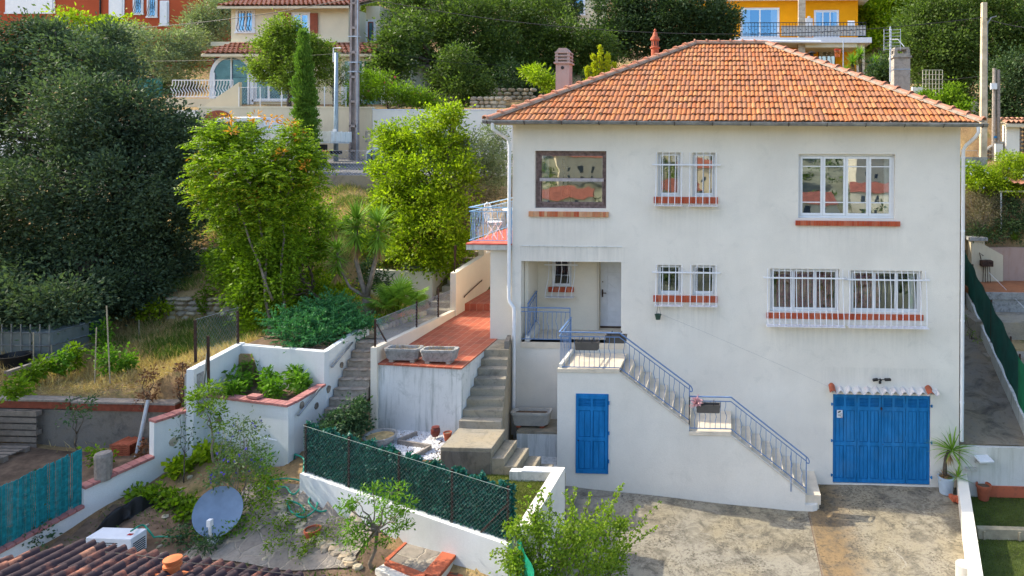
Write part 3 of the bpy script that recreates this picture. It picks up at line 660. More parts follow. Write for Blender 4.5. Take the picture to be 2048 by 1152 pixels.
# garden patio of flat stones by the hose
def flat_stones(name, cx, cy, rx, ry, zf, n, mat, s0=.16, poly=None):
    m = MB(); r = random.Random(5)
    for k in range(n):
        x = cx+r.uniform(-rx, rx); y = cy+r.uniform(-ry, ry)
        if poly and not poly(x, y): continue
        z = zf(x, y); s_ = s0*r.uniform(.7, 1.5); kk = r.randint(5, 7); a0 = r.uniform(0, 6)
        m.prism([(x+s_*math.cos(a0+6.283*i/kk)*r.uniform(.8, 1.1), y+s_*math.sin(a0+6.283*i/kk)*r.uniform(.8, 1.1)) for i in range(kk)], 'z', z-.03, z+.012+r.uniform(0, .015))
    return m
m = MB(); m.grid([[(x, y, Hs(x, y)+.045) for x in np.linspace(-9.1, -6.2, 16)] for y in np.linspace(-6.0, -4.3, 10)]); struct(m, 'garden_path', M['crazy'], smooth=True)
#struct(flat_stones('p', -7.6, -5.15, 1.5, .75, lambda x, y: Hs(x, y)+.02, 150, None, .13), 'path_paving', M['flag'])

# ================================================================== THE HOUSE
HX0, HX1, ZT = -5.38, 5.74, 8.98
house = empty('house', (.2, 0, 0), 'large white rendered two storey house with red hipped tile roof and blue garage doors', 'house')
WIN1 = (-4.81, -3.0, 6.87, 8.31); W2 = [(-1.71, -1.14, 7.19, 8.285), (-.84, -.275, 7.19, 8.285)]; W4 = (1.79, 4.16, 6.68, 8.265)
L2 = [(-1.70, -1.11, 4.73, 5.475), (-.825, -.26, 4.73, 5.475)]; MW = [(1.10, 2.81, 4.35, 5.42), (3.09, 4.82, 4.35, 5.40)]
GAR = (2.67, 5.045, .13, 2.335); LOG = (-5.15, -2.61, 3.5, 5.53)
front = holes_wall(HX0, HX1, -.3, ZT, 0, .28, [WIN1, *W2, W4, *L2, *MW, GAR, LOG])
front.build('front_wall', M['facade'], house)
m = MB()
m.box(HX0, HX0+.25, .282, 9.2, 5.9, ZT-.002); m.box(HX1-.25, HX1, .282, 9.2, -.3, ZT-.002); m.box(HX0+.252, HX1-.252, 8.95, 9.2, -.3, ZT-.002)
m.box(HX0+.01, HX0+.26, 1.35, 9.2, .5, 5.898); m.box(HX0+.011, HX0+.259, .284, 1.348, .5, 3.40)
m.build('side_wall', M['wall'], house)
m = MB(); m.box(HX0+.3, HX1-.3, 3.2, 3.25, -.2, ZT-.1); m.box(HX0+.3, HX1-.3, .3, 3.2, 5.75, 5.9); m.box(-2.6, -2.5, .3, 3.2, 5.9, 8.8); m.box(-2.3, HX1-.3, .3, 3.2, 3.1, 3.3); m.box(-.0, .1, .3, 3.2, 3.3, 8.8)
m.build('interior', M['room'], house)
m = MB(); m.box(-5.05, -2.61, 2.4, 2.45, 5.9, 8.8); m.build('inner_wall', basic('pale_inner_wall', (.55, .55, .45), .9, var=.2, vs=1.5), house)
M['weathered_line'] = basic('hairline', (.42, .43, .43), .9)
# a step in the render of the facade: a thin ledge over the loggia and hairline cracks
m = MB(); m.box(-5.14, -2.6, -.018, .002, 5.905, 5.925); m.build('render_ledge', M['wall_dirty'], house)
m = MB(); m.tube([(-1.75, -.004, 4.3), (-.6, -.004, 3.85), (.6, -.004, 3.35), (1.8, -.004, 2.85), (2.6, -.004, 2.5)], .0022, 4); m.build('crack', M['weathered_line'], house)
# ---- left lower block under the balcony
m = MB(); m.box(-5.97, HX0-.002, .10, 6.0, 1.2, 5.78); m.build('annex_wall', M['wall_warm'], house)
# ---- loggia
lg = MB()
lg.box(HX0+.26, -2.4, 1.2, 1.35, 3.3, 5.70) if False else None
BW = (-4.59, -4.13, 4.72, 5.6)
loggia = holes_wall(-5.12, -3.43, 3.5, 5.55, 1.20, 1.34, [(-4.68, -4.14, 4.66, 5.50)])
loggia.box(-3.44, -3.40, 1.20, 1.47, 3.5, 5.55)
loggia.build('loggia_wall', M['wall_warm'], house)
m = MB(); m.box(-5.15, -2.4, .281, 1.6, 5.53, 5.7); m.build('loggia_ceiling', M['wall_warm'], house)
for q in ((-2.608, -2.4, .284, 1.6), (-5.14, -5.05, .284, 1.2)): m = MB(); m.box(*q, 3.5, 5.529); m.build('loggia_side', M['wall_warm'], house)
m = MB(); m.box(-5.145, -2.5, -.03, 1.6, 3.36, 3.50); m.build('loggia_floor', M['travertine'], house)
m = MB(); m.prism([(.02, 3.501), (.95, 3.501), (.95, 3.80), (.02, 3.62)], 'x', -5.05, -4.93); m.build('loggia_kerb', M['wall'], house)
# front door, white, panelled, with leaded fanlight
d = MB(); d.box(-3.40, -2.3, 1.46, 1.50, 3.52, 5.5); d.build('front_door', M['white_paint'], house); fd = KIDS[house.name][-1]
m = MB()
for z0, z1 in ((3.66, 3.84), (3.92, 4.38), (4.44, 4.92), (4.98, 5.26)):
    for a, b, c, e in ((-3.22, -2.69, z0, z0+.018), (-3.22, -2.69, z1, z1+.018), (-3.22, -3.202, z0, z1), (-2.69, -2.672, z0, z1)): m.box(a, b, 1.447, 1.461, c, e)
m.bar((-3.20, 1.455, 4.72), (-2.96, 1.455, 4.88), .016); m.bar((-2.96, 1.455, 4.88), (-2.71, 1.455, 4.72), .016); m.bar((-3.20, 1.455, 4.72), (-2.96, 1.455, 4.55), .012); m.bar((-2.96, 1.455, 4.55), (-2.71, 1.455, 4.72), .012)
m.build('moulding', M['white_paint'], fd)
m = MB(); m.box(-3.24, -2.4, 1.452, 1.459, 5.33, 5.48); m.build('fanlight', M['old_wood'], fd)
m = MB()
for k in range(5):
    x = -3.22+k*.15; m.bar((x, 1.448, 5.33), (x+.15, 1.448, 5.48), .014); m.bar((x+.15, 1.448, 5.33), (x, 1.448, 5.48), .014)
m.build('lattice', M['white_metal'], fd)
m = MB(); m.box(-3.36, -3.325, 1.43, 1.46, 4.34, 4.54); m.tube([(-3.34, 1.43, 4.46), (-3.34, 1.39, 4.46), (-3.23, 1.385, 4.455)], .012, 6); m.tube([(-3.34, 1.465, 4.75), (-3.34, 1.435, 4.75)], .014, 8); m.build('handle', M['rust'], fd)
m = MB(); m.box(-3.40, -2.4, 1.44, 1.46, 3.5, 3.545); m.build('threshold', M['rust'], fd)

def window(x0, x1, z0, z1, n, mun, y=.12, mat='pvc', glass='glass', fr=.05, curtain=None, name='window'):
    f = MB(); f.box(x0, x1, y, y+.07, z0, z0+fr); f.box(x0, x1, y, y+.07, z1-fr, z1); f.box(x0, x0+fr, y+.002, y+.068, z0+fr, z1-fr); f.box(x1-fr, x1, y+.002, y+.068, z0+fr, z1-fr)
    wn = f.build(name, M[mat], house, bevel=.004)
    cw = (x1-x0-2*fr)/n; s = MB(); g = MB()
    for k in range(n):
        a = x0+fr+k*cw+.004; b = a+cw-.008; c, e = z0+fr+.004, z1-fr-.004; q = .055 if n == 4 else .036; yy = y-.015
        s.box(a, b, yy, yy+.05, c, c+q); s.box(a, b, yy, yy+.05, e-q, e); s.box(a, a+q, yy+.001, yy+.049, c+q, e-q); s.box(b-q, b, yy+.001, yy+.049, c+q, e-q)
        for mz in mun: zz = c+(e-c)*mz; s.box(a+q, b-q, yy+.012, yy+.035, zz-.012, zz+.012)
        g.quad((a+q, yy+.03, c+q), (b-q, yy+.03, c+q), (b-q, yy+.03, e-q), (a+q, yy+.03, e-q))
    s.build('sash', M[mat], wn); g.build('pane', M[glass], wn)
    if curtain:
        for (a, b, cm) in curtain:
            c = MB(); nn = max(6, int((b-a)*40)); c.grid([[(a+(b-a)*i/nn, y+.17+.022*math.sin(i*1.1), z) for i in range(nn+1)] for z in (z0+.02, z1-.02)]); c.build('curtain', M[cm], wn, smooth=True)
    return wn
def sill(x0, x1, z0, z1, mat, wdt=.055, y0=-.07, y1=.12, top=.03):
    m = MB(); n = int((x1-x0)/wdt); w_ = (x1-x0)/n
    for k in range(n):
        a = x0+k*w_+.003; j = rnd.uniform(-.006, .006)
        m.v_ = None; c = len(m.v); m.box(a, a+w_-.006, y0+j, y1, z0, z1-.012)
        for t in (4, 5): pass
    m.build('brick_sill', M[mat], house)
    m = MB(); m.box(x0+.004, x1-.004, y0+.012, y1, z0+.006, z1-.018); m.build('sill_mortar', M['mortar'], house)
def grille(x0, x1, z0, z1, zb, n, fl, parent, belly=.20, wavy=False, y=0):
    m = MB()
    for k in range(n):
        x = x0+(x1-x0)*k/(n-1)
        pts = [(x, y-.03, z1-.01), (x, y-.05, z1-.35*(z1-zb)), (x, y-.06-belly*.25, z1-.6*(z1-zb)), (x, y-.05-belly*.8, z1-.85*(z1-zb)), (x, y-.05-belly, zb+.02), (x, y-.04-belly*.95, zb)]
        if wavy: pts = [(px+.03*math.sin(i*1.25), py, pz) for i, (px, py, pz) in enumerate(pts)]
        m.tube(pts, .0105, 6)
    m.box(x0-.10, x1+.10, y-.062, y-.05, fl-.018, fl+.018)
    m.box(x0-.03, x1+.03, y-.05-belly, y-.03, zb-.018, zb-.006)
    for x in (x0-.09, x1+.09): m.box(x-.012, x+.012, y-.06, y, fl-.012, fl+.012)
    m.build('grille', M['white_metal'], parent)
# big weathered sash window, upper left
x0, x1, z0, z1 = WIN1; m = MB(); y = .10; fr = .075
m.box(x0, x1, y, y+.09, z0, z0+.085); m.box(x0, x1, y, y+.09, z1-fr, z1); m.box(x0, x0+fr+.02, y+.002, y+.088, z0+.085, z1-fr); m.box(x1-fr, x1, y+.002, y+.088, z0+.085, z1-fr)
w1 = m.build('window', M['old_wood'], house); m = MB(); zm = z0+.70
for c, e, yy in ((z0+.09, zm+.02, y-.02), (zm+.0, z1-fr, y+.02)):
    a, b, q = x0+fr+.022, x1-fr-.004, .05
    m.box(a, b, yy, yy+.04, c, c+q+.01); m.box(a, b, yy, yy+.04, e-q, e); m.box(a, a+.04, yy+.001, yy+.039, c+q, e-q); m.box(b-.04, b, yy+.001, yy+.039, c+q, e-q)
m.build('sash', M['old_wood'], w1)
m = MB(); m.quad((x0+.1, y+.03, z0+.1), (x1-.08, y+.03, z0+.1), (x1-.08, y+.03, z1-.08), (x0+.1, y+.03, z1-.08)); m.build('pane', M['glass_mid'], w1)
m = MB(); m.box(x0+.10, x1-.08, y-.03, y+.035, zm-.03, zm+.05); m.build('meeting_rail', basic('bleached_lilac_wood', (.40, .37, .38), .8, var=.25, vs=12), w1)
for a, b in ((x0+.12, x0+.30), (x1-.16, x1-.09)):
    c = MB(); c.grid([[(a+(b-a)*i/8, y+.15+.015*math.sin(i*1.5), z) for i in range(9)] for z in (z0+.05, z1-.05)]); c.build('curtain', M['curtain'], w1, smooth=True)
m = MB()   # folding ladder standing inside
for dx, rr in ((0, .022), (.14, .022)):
    m.tube([(-4.28+dx*.3, .75, 8.10), (-4.22+dx, .6+dx*1.5, 6.9)], rr, 6)
for k in range(6): z = 6.95+k*.19; m.tube([(-4.23, .62, z), (-4.10+k*-.01, .8, z)], .012, 5)
m.build('ladder_inside', M['black'], w1)
sill(-4.95, -2.93, 6.66, 6.80, 'brick_sand', .066)
for (a, b, c, e) in W2: wn = window(a, b, c, e, 1, [.74], fr=.04, glass='glass_mid')
sill(-1.80, -.20, 7.02, 7.19, 'brick', .058, -.05, .1)
grille(-1.74, -1.10, 0, 8.30, 6.98, 5, 7.98, KIDS[house.name][-5] if False else wn); grille(-.90, -.24, 0, 8.30, 6.98, 5, 7.98, wn)
wn = window(*W4, 4, [.22, .83], fr=.055, curtain=[(3.95, 4.1, 'curtain'), (1.85, 1.93, 'curtain')]); sill(1.72, 4.28, 6.50, 6.63, 'brick', .062)
for (a, b, c, e) in L2: wn = window(a, b, c, e, 1, [], fr=.035, glass='glass_low')
sill(-1.80, -.20, 4.56, 4.73, 'brick', .058, -.05, .1)
grille(-1.73, -1.08, 0, 5.50, 4.50, 5, 5.30, wn, .16); grille(-.87, -.23, 0, 5.50, 4.50, 5, 5.30, wn, .16)
for i, (a, b, c, e) in enumerate(MW):
    wn = window(a, b, c, e, 3, [], fr=.045, glass='glass_low', curtain=[(a+.18, b-.12, 'curtain_rose')] if i == 0 else [(a+.05, a+.75, 'curtain_rose'), (b-.25, b-.1, 'curtain')])
    grille(a-.06, b+.08, 0, e+.01, 4.06, 14, e-.22, wn, .24, wavy=(i == 1))
sill(1.02, 4.86, 4.19, 4.34, 'brick', .062, -.05, .1)
wn = window(-4.68, -4.14, 4.66, 5.50, 1, [], y=1.24, fr=.03, glass='glass_low')
m = MB()
for k in range(8): a = -4.75+k*.085; m.box(a, a+.078, 1.12, 1.26, 4.52, 4.65)
m.build('brick_sill', M['brick'], house)
grille(-4.76, -4.06, 0, 5.52, 4.42, 5, 5.25, wn, .20, wavy=True, y=1.18)

# ---- roof
EX0, EX1, EY, EZ = -5.86, 6.06, -.48, 9.03; RX0, RX1, RY, RZ = -1.0, 1.24, 4.35, 11.66; BY = 9.2
m = MB(); e = [(EX0+.03, EY+.03, EZ), (EX1-.03, EY+.03, EZ), (EX1-.03, BY, EZ), (EX0+.03, BY, EZ)]; r_ = [(RX0, RY, RZ), (RX1, RY, RZ)]
m.quad(e[0], e[1], r_[1], r_[0]); m.quad(e[1], e[2], r_[1]); m.quad(e[2], e[3], r_[0], r_[1]); m.quad(e[3], e[0], r_[0]); m.quad(*reversed([(p[0], p[1], EZ-.03) for p in e]))
for i in range(4): a, b = e[i], e[(i+1) % 4]; m.quad(a, b, (b[0], b[1], EZ-.03), (a[0], a[1], EZ-.03))
roof = m.build('roof', M['grey_wood'], house)
def slope(o, u, A, Bv, ulen, ia, ib, name):
    """o eave start, u eave direction, up-slope target; ia/ib hip insets at the top"""
    v = (Vector(A)-Vector(o)); uv = Vector(u); v = v-uv*v.dot(uv); L = v.length; v.normalize(); n = uv.cross(v).normalized()
    n = n if n.z > 0 else -n
    t = tile_slope(o, uv, v, n, L, lambda s: ia*s/L, lambda s: ulen-ib*s/L, .232, .362, lip=.034, th=.024, jit=.007)
    return t.build(name, M['roof'], roof, smooth=True, auto=40)
slope((EX0, EY, EZ), (1, 0, 0), (RX0, RY, RZ), None, EX1-EX0, RX0-EX0, EX1-RX1, 'roof_tiles')
slope((EX0, BY, EZ), (0, -1, 0), (RX0, RY, RZ), None, BY-EY, BY-RY, RY-EY, 'roof_tiles')
slope((EX1, EY, EZ), (0, 1, 0), (RX1, RY, RZ), None, BY-EY, RY-EY, BY-RY, 'roof_tiles')
def caps(p, q, r=.125, L=.42, name='hip_tiles'):
    m = MB(); p = Vector(p); q = Vector(q); d = (q-p); T = d.length; d.normalize(); n = int(T/L)+1; L = T/n; sd = d.cross(Vector((0, 0, 1))).normalized(); up = sd.cross(d).normalized()
    for k in range(n):
        a = p+d*(k*L-.03); b = p+d*((k+1)*L+.02); P = []
        for c, rr, hz in ((a, r*1.10, .06), (a+d*.05, r*1.10, .058), (a+d*.06, r, .035), (b, r*.9, .03)):
            P.append([c+sd*(rr*math.cos(math.pi*i/8))+up*(rr*.75*math.sin(math.pi*i/8)+hz-.03) for i in range(9)])
        P.insert(0, [a+sd*(r*.98*math.cos(math.pi*i/8))+up*(r*.62*math.sin(math.pi*i/8)+.03) for i in range(9)])
        m.grid(P)
    m.build(name, M['ridge'], roof, smooth=True, auto=45)
    mm = MB(); mm.bar(p+up*.015, q+up*.015, .24, .07); mm.build('hip_mortar', M['mortar'], roof)
caps((EX0-.02, EY-.02, EZ+.03), (RX0, RY, RZ+.03)); caps((EX1+.02, EY-.02, EZ+.03), (RX1, RY, RZ+.03)); caps((RX0, RY, RZ+.03), (RX1, RY, RZ+.03), .13, .40, 'ridge_tiles')
caps((EX0, BY, EZ+.03), (RX0, RY, RZ+.03)); caps((EX1, BY, EZ+.03), (RX1, RY, RZ+.03))
def gutter(p, q):
    m = MB(); p = Vector(p); q = Vector(q); d = (q-p).normalized(); s = d.cross(Vector((0, 0, 1))).normalized(); P = []
    for c in (p, q): P.append([c+s*(.065*math.cos(math.pi+math.pi*i/8))+Vector((0, 0, .075*math.sin(math.pi+math.pi*i/8))) for i in range(9)]+[c+s*(.057*math.cos(-math.pi*i/8))+Vector((0, 0, .065*math.sin(-math.pi*i/8)+.003)) for i in range(9)])
    m.grid(P)
    for c in (P[0], P[1]): m.quad(*c[:9])
    m.tube([p+s*.066, q+s*.066], .009, 6); m.tube([p-s*.066, q-s*.066], .007, 6)
    g = m.build('gutter', M['zinc'], house, smooth=True, auto=50); n = int((q-p).length/.92); mm = MB()
    for k in range(n+1):
        c = p+d*(.12+k*((q-p).length-.24)/n); mm.tube([c+s*(.074*math.cos(math.pi+math.pi*i/8))+Vector((0, 0, .085*math.sin(math.pi+math.pi*i/8))) for i in range(9)], .009, 5)
    mm.build('gutter_bracket', M['rust'], g)
gutter((EX0-.08, EY-.09, 9.045), (EX1+.12, EY-.09, 9.0))
m = MB(); m.box(EX0+.05, EX1-.05, EY+.02, -.002, 8.955, 8.985); m.box(EX0+.05, EX1-.05, EY, EY+.03, 8.94, 9.03); m.build('soffit', M['wall_beige'], house)
m = MB(); m.tube([(-5.70, EY-.09, 8.99), (-5.70, EY-.09, 8.84), (-5.62, -.35, 8.74), (-5.47, -.08, 8.60), (-5.44, -.06, 8.45), (-5.44, -.06, 4.62), (-5.42, -.07, 4.52), (-5.30, -.10, 4.38), (-5.29, -.10, 4.25), (-5.29, -.10, 1.5)], .045, 10)
for z in (8.2, 6.2, 4.9, 3.9, 2.6): xx = -5.44 if z > 4.5 else -5.29; m.lathe([(.052, -.02), (.052, .02)], (xx, -.06 if z > 4.5 else -.10, z), 10)
m.build('downpipe', M['pvc'], house, smooth=True, auto=50)
m = MB(); m.tube([(5.96, EY-.09, 8.93), (5.97, EY-.09, 8.80), (5.95, -.40, 8.68), (5.84, -.12, 8.50), (5.80, -.03, 8.38), (5.80, -.03, 1.25)], .045, 10)
for z in (8.2, 6.4, 4.2, 2.2): m.lathe([(.052, -.02), (.052, .02)], (5.80, -.03, z), 10)
m.build('downpipe', M['pvc'], house, smooth=True, auto=50)
# chimneys
c = pY(1128, 175, 3.0); ch = MB(); ch.box(c.x-.20, c.x+.20, 2.8, 3.2, 9.8, c.z+.68); chm = ch.build('chimney', M['wall_chim'], house); T = c.z+.68
m = MB(); m.box(c.x-.25, c.x+.25, 2.75, 3.25, T, T+.05)
for k in range(3):
    z = T+.05+k*.1
    for sx in (-1, 1):
        for sy in (-1, 1): m.box(c.x+sx*.17-.04, c.x+sx*.17+.04, 3+sy*.17-.04, 3+sy*.17+.04, z, z+.062)
    m.box(c.x-.225, c.x+.225, 2.775, 3.225, z+.062, z+.098)
m.prism([(c.x-.2, T+.35), (c.x+.2, T+.35), (c.x+.11, T+.46), (c.x-.11, T+.46)], 'y', 2.8, 3.2); m.box(c.x-.15, c.x+.15, 2.85, 3.15, T+.05, T+.35)
m.build('chimney_cap', M['wall_chim'], chm)
q = MB(); q.tube([(c.x, 2.79, T-.12), (c.x, 2.81, T-.12)], .05, 12); q.build('flue_hole', M['dark'], chm)
c = pY(1310, 115, 5.6); m = MB(); m.lathe([(.13, -.5), (.13, .28), (.17, .30), (.17, .34), (.12, .36), (.12, .55), (.16, .57), (.16, .62), (.09, .72), (.07, .82), (.03, .86), (.05, .90), (.02, .95)], tuple(c), 18); cc = m.build('clay_chimney', M['terracotta'], house, smooth=True, auto=35)
m = MB()
for k in range(8): t = k*math.pi/4; m.obox((c.x+.118*math.cos(t), c.y+.118*math.sin(t), c.z+.455), (.014*-math.sin(t), .014*math.cos(t), 0), (.01*math.cos(t), .01*math.sin(t), 0), (0, 0, .07))
m.build('chimney_slot', M['dark'], cc)
c = pY(1800, 180, 4.6); T = c.z+.98; m = MB(); m.box(c.x-.25, c.x+.25, 4.35, 4.85, 9.2, T); M['chim_grey'] = concrete('chimney_stone', (.36, .34, .31), (.12, .11, .10), (.40, .36, .30), .7, 1.6); chm = m.build('chimney', M['chim_grey'], house, bevel=.01)
m = MB(); m.box(c.x-.29, c.x+.29, 4.31, 4.89, T, T+.06); m.box(c.x-.25, c.x+.25, 4.35, 4.85, T+.06, T+.13)
for sx in (-1, 1):
    for sy in (-1, 1): m.box(c.x+sx*.19-.05, c.x+sx*.19+.05, 4.6+sy*.19-.05, 4.6+sy*.19+.05, T+.13, T+.26)
m.box(c.x-.22, c.x+.22, 4.38, 4.82, T+.26, T+.33); m.build('chimney_cap', M['chim_grey'], chm)
m = MB()
for z in (T-.38, T-.36): m.box(c.x-.262, c.x+.262, 4.338, 4.862, z, z+.012)
m.build('chimney_strap', M['steel'], chm)
# aerial strapped to it
a = pY(1780, 160, 4.3); ae = empty('tv_aerial', (a.x, 4.3, T-.7), 'tall mast carrying a grid television aerial beside the grey chimney', 'aerial')
m = MB(); m.tube([(a.x, 4.3, T-.75), (a.x, 4.3, a.z+1.65)], .022, 8); m.build('mast', M['steel'], ae)
m = MB(); zt = a.z+1.45
for k in range(7): z = zt-.52+k*.1; m.tube([(a.x-.2, 4.25, z), (a.x+.3, 4.25, z+.015)], .008, 5)
for x in (-.2, 0.02, .3): m.tube([(a.x+x, 4.25, zt-.55), (a.x+x, 4.25, zt+.12)], .010, 5)
m.tube([(a.x, 4.3, zt-.2), (a.x+.15, 3.95, zt-.25), (a.x+.3, 3.8, zt-.5)], .012, 5); m.build('grid', M['steel'], ae)

# ---- shutters-doors
def shutter(x0, x1, z0, z1, y, name, parent):
    """ledged shutter leaf: frame, two columns of planks, louvres on top"""
    m = MB(); st = .055; f = y-.035
    mid = (x0+x1)/2; zl = z1-.085; zl2 = z1-.085-(z1-z0)*.095; zm = z0+(z1-z0)*.44
    m.box(x0, x1, f, y, z1-.085, z1); m.box(x0, x1, f, y, z0, z0+.10); m.box(x0, x0+st, f+.001, y, z0+.1, z1-.085); m.box(x1-st, x1, f+.001, y, z0+.1, z1-.085)
    m.box(mid-st/2, mid+st/2, f+.002, y, z0+.1, z1-.085); m.box(x0+st, x1-st, f+.0015, y-.001, zl2-.10, zl2); m.box(x0+st, x1-st, f+.0015, y-.001, zm-.045, zm+.045)
    for a, b in ((x0+st, mid-st/2), (mid+st/2, x1-st)):
        n = int((zl-zl2)/.03)
        for k in range(n): z = zl2+(k+.5)*(zl-zl2)/n; m.obox(((a+b)/2, f+.018, z), ((b-a)/2, 0, 0), (0, .012, .004), (0, -.0015, .005))
    for a, b in ((x0+st+.008, mid-st/2-.008), (mid+st/2+.008, x1-st-.008)):
        for c, e in ((z0+.11, zm-.055), (zm+.055, zl2-.11)):
            pw = (b-a)/2
            for k in range(2): m.box(a+k*pw+.005, a+(k+1)*pw-.005, f+.010, y-.004, c, e)
        m.box(a-.004, b+.004, f+.026, y-.002, z0+.1, zl)
    return m.build(name, M['blue'], parent)
x0, x1, z0, z1 = GAR
m = MB(); m.box(x0, x1, .09, .12, z0, z1); gd = m.build('garage_door', M['blue'], house)
wl = (x1-x0)/4
for k in range(4): shutter(x0+k*wl+.005, x0+(k+1)*wl-.005, z0+.02, z1-.01, .06, 'door_leaf', gd)
for x, zz in [(x0-.03, .35), (x0-.03, 1.2), (x0-.03, 2.1), (x1+.03, .35), (x1+.03, 1.2), (x1+.03, 2.1)]: m = MB(); m.tube([(x, -.02, z0+zz-.14-.03), (x, -.02, z0+zz-.14+.03)], .02, 8); m.box(min(x, x+.03*(1 if x < 4 else -1)), max(x, x+.03*(1 if x < 4 else -1)), -.02, 0.03, z0+zz-.15, z0+zz-.13); m.build('hinge', M['blue'], gd)
for x in (x0+wl, x0+3*wl):
    for zz in (.3, 1.15, 1.95): m = MB(); m.box(x-.018, x+.018, .018, .03, z0+zz-.05, z0+zz+.05); m.build('hinge', M['blue'], gd)
m = MB(); m.box(x0+2*wl-.02, x0+2*wl+.02, .005, .03, z0+1.83, z0+1.89); m.tube([(x0+2*wl+.05, .02, z0+.98), (x0+2*wl+.05, .03, z0+.98)], .012, 6); m.build('latch', M['rust'], gd)
# camera warning plate
sg = MB(); sx, sz = x0+.10, z0+1.72; sg.box(sx, sx+.135, .008, .018, sz-.10, sz+.085); sg = sg.build('warning_sign', M['white_paint'], gd)
m = MB(); m.obox((sx+.06, .005, sz+.048), (.030, 0, .014), (0, .003, 0), (-.006, 0, .012)); m.obox((sx+.028, .005, sz+.022), (.008, 0, .004), (0, .003, 0), (-.004, 0, .008)); m.tube([(sx+.065, .006, sz+.035), (sx+.075, .006, sz+.012), (sx+.11, .006, sz+.005), (sx+.125, .006, sz+.0)], .0035, 5)
for k, (a, b) in enumerate(((.015, .12), (.03, .105), (.02, .115))): m.box(sx+a, sx+b, .004, .009, sz-.028-k*.017, sz-.022-k*.017)
m.build('sign_symbol', M['black'], sg)
m = MB(); m.box(sx+.09, sx+.128, .004, .009, sz-.09, sz-.078); m.build('sign_mark', M['lamp_red'], sg)
# little tiled canopy above the garage
m = MB(); n = 12; X0, X1 = x0-.12, x1+.15; tw = (X1-X0)/n*1.0
P = []
for (y, z, k) in ((-.23, 2.45, .8), (-.225, 2.472, .8), (.01, 2.52, .75)):
    row = []
    for i in range(n*12+1):
        x = X0+i*tw/12; t = (i % 12)/12; ph = i/12*2*math.pi; row.append((x, y, z+.052*k*math.sin(ph)))
    P.append(row)
m.grid(P); cn = m.build('tile_canopy', islandmat('lime_washed_tile', [(.62, .60, .58), (.60, .58, .56)], grime=.25, dark=(.42, .12, .05), gs=5), house, smooth=True, auto=50)
m = MB(); m.prism([(-.20, 2.44), (0, 2.44), (0, 2.50)], 'x', X0+.05, X1-.05); m.build('canopy_mortar', M['wall'], cn)
m = MB(); m.grid([[(X1-.98*tw+tw*.75*i/8-.35*tw, y, z+.055*math.sin(math.pi*i/8)) for i in range(9)] for y, z in ((-.285, 2.455), (0.0, 2.55))]); m.build('bare_tile', M['terracotta'], cn, smooth=True); m = MB(); m.grid([[(X0+tw*.7*i/8, y, z+.055*math.sin(math.pi*i/8)) for i in range(9)] for y, z in ((-.285, 2.46), (0.0, 2.56))]); m.build('bare_tile', M['terracotta'], cn, smooth=True)
# floodlight and camera above it
m = MB(); m.obox((3.68, -.1, 2.74), (.06, .01, .008), (0, .05, 0), (0, -.004, .022)); m.obox((3.98, -.1, 2.75), (.07, -.01, .008), (0, .05, 0), (0, -.004, .022)); m.tube([(3.82, 0, 2.72), (3.82, -.08, 2.72)], .025, 8); m.tube([(3.70, -.08, 2.735), (3.95, -.08, 2.74)], .01, 6); m.lathe([(.03, -.1), (.035, -.06), (.02, -.03)], (3.80, -.08, 2.74), 10)
m.build('wall_lamp', M['black'], house)

# ================================================================== RAILINGS
def railing(parent, pts, h=.88, mat='rail', gap=.125, ends=(1, 1), first=0, curl=False, low=.07, name='railing', mid=True):
    """ironwork along pts (floor points); every second baluster is wavy"""
    m = MB(); up = Vector((0, 0, 1)); P = [Vector(p) for p in pts]
    top = [p+up*h for p in P]
    for a, b in zip(top[:-1], top[1:]): m.bar(a, b, .04, .022)
    if curl:
        d = (P[-1]-P[-2]).normalized(); c = top[-1]-up*.07; m.tube([top[-1]+d*.0, c+up*.065+d*.05, c+d*.085+up*.03, c+d*.085-up*.02, c+d*.05-up*.05, c-up*.06], .014, 6)
    rl = m.build(name, M[mat], parent)
    m = MB()
    if mid:
        for a, b in zip(P[:-1], P[1:]): m.bar(a+up*(h-.10), b+up*(h-.10), .018, .018)
    for a, b in zip(P[:-1], P[1:]): m.bar(a+up*low, b+up*low, .018, .018)
    m.build('rail', M[mat], rl)
    k = first
    for i in range(len(P)-1):
        a, b = P[i], P[i+1]; d = b-a; n = max(1, round(Vector((d.x, d.y, 0)).length/gap)); hd = Vector((d.x, d.y, 0)).normalized()
        for j in range(0 if i == 0 and ends[0] else 1, n+(1 if i == len(P)-2 and ends[1] else 0)):
            q = a.lerp(b, j/n); post = (j in (0, n)) ; m = MB(); k += 1
            if post: m.bar(q-up*.03, q+up*h, .022, .022, up=hd)
            elif k % 2: m.bar(q+up*low, q+up*(h-.10), .012, .012, up=hd)
            else:
                pp = []
                for t in range(13):
                    u = t/12; s_ = math.sin((u-.3)/.5*2*math.pi)*.024 if .3 < u < .8 else 0; pp.append(q+up*(low+(h-.10-low)*u)+hd*s_)
                m.tube(pp, .0072, 5)
            m.build('post' if post else 'baluster', M[mat], rl)
    return rl
# loggia railing
railing(house, [(-5.14, -.0, 3.5), (-3.90, -.0, 3.5)], .86, gap=.118, ends=(0, 1))
railing(house, [(-4.99, .08, 3.63), (-4.99, .85, 3.80)], .80, 'rail', gap=.12, low=.05)

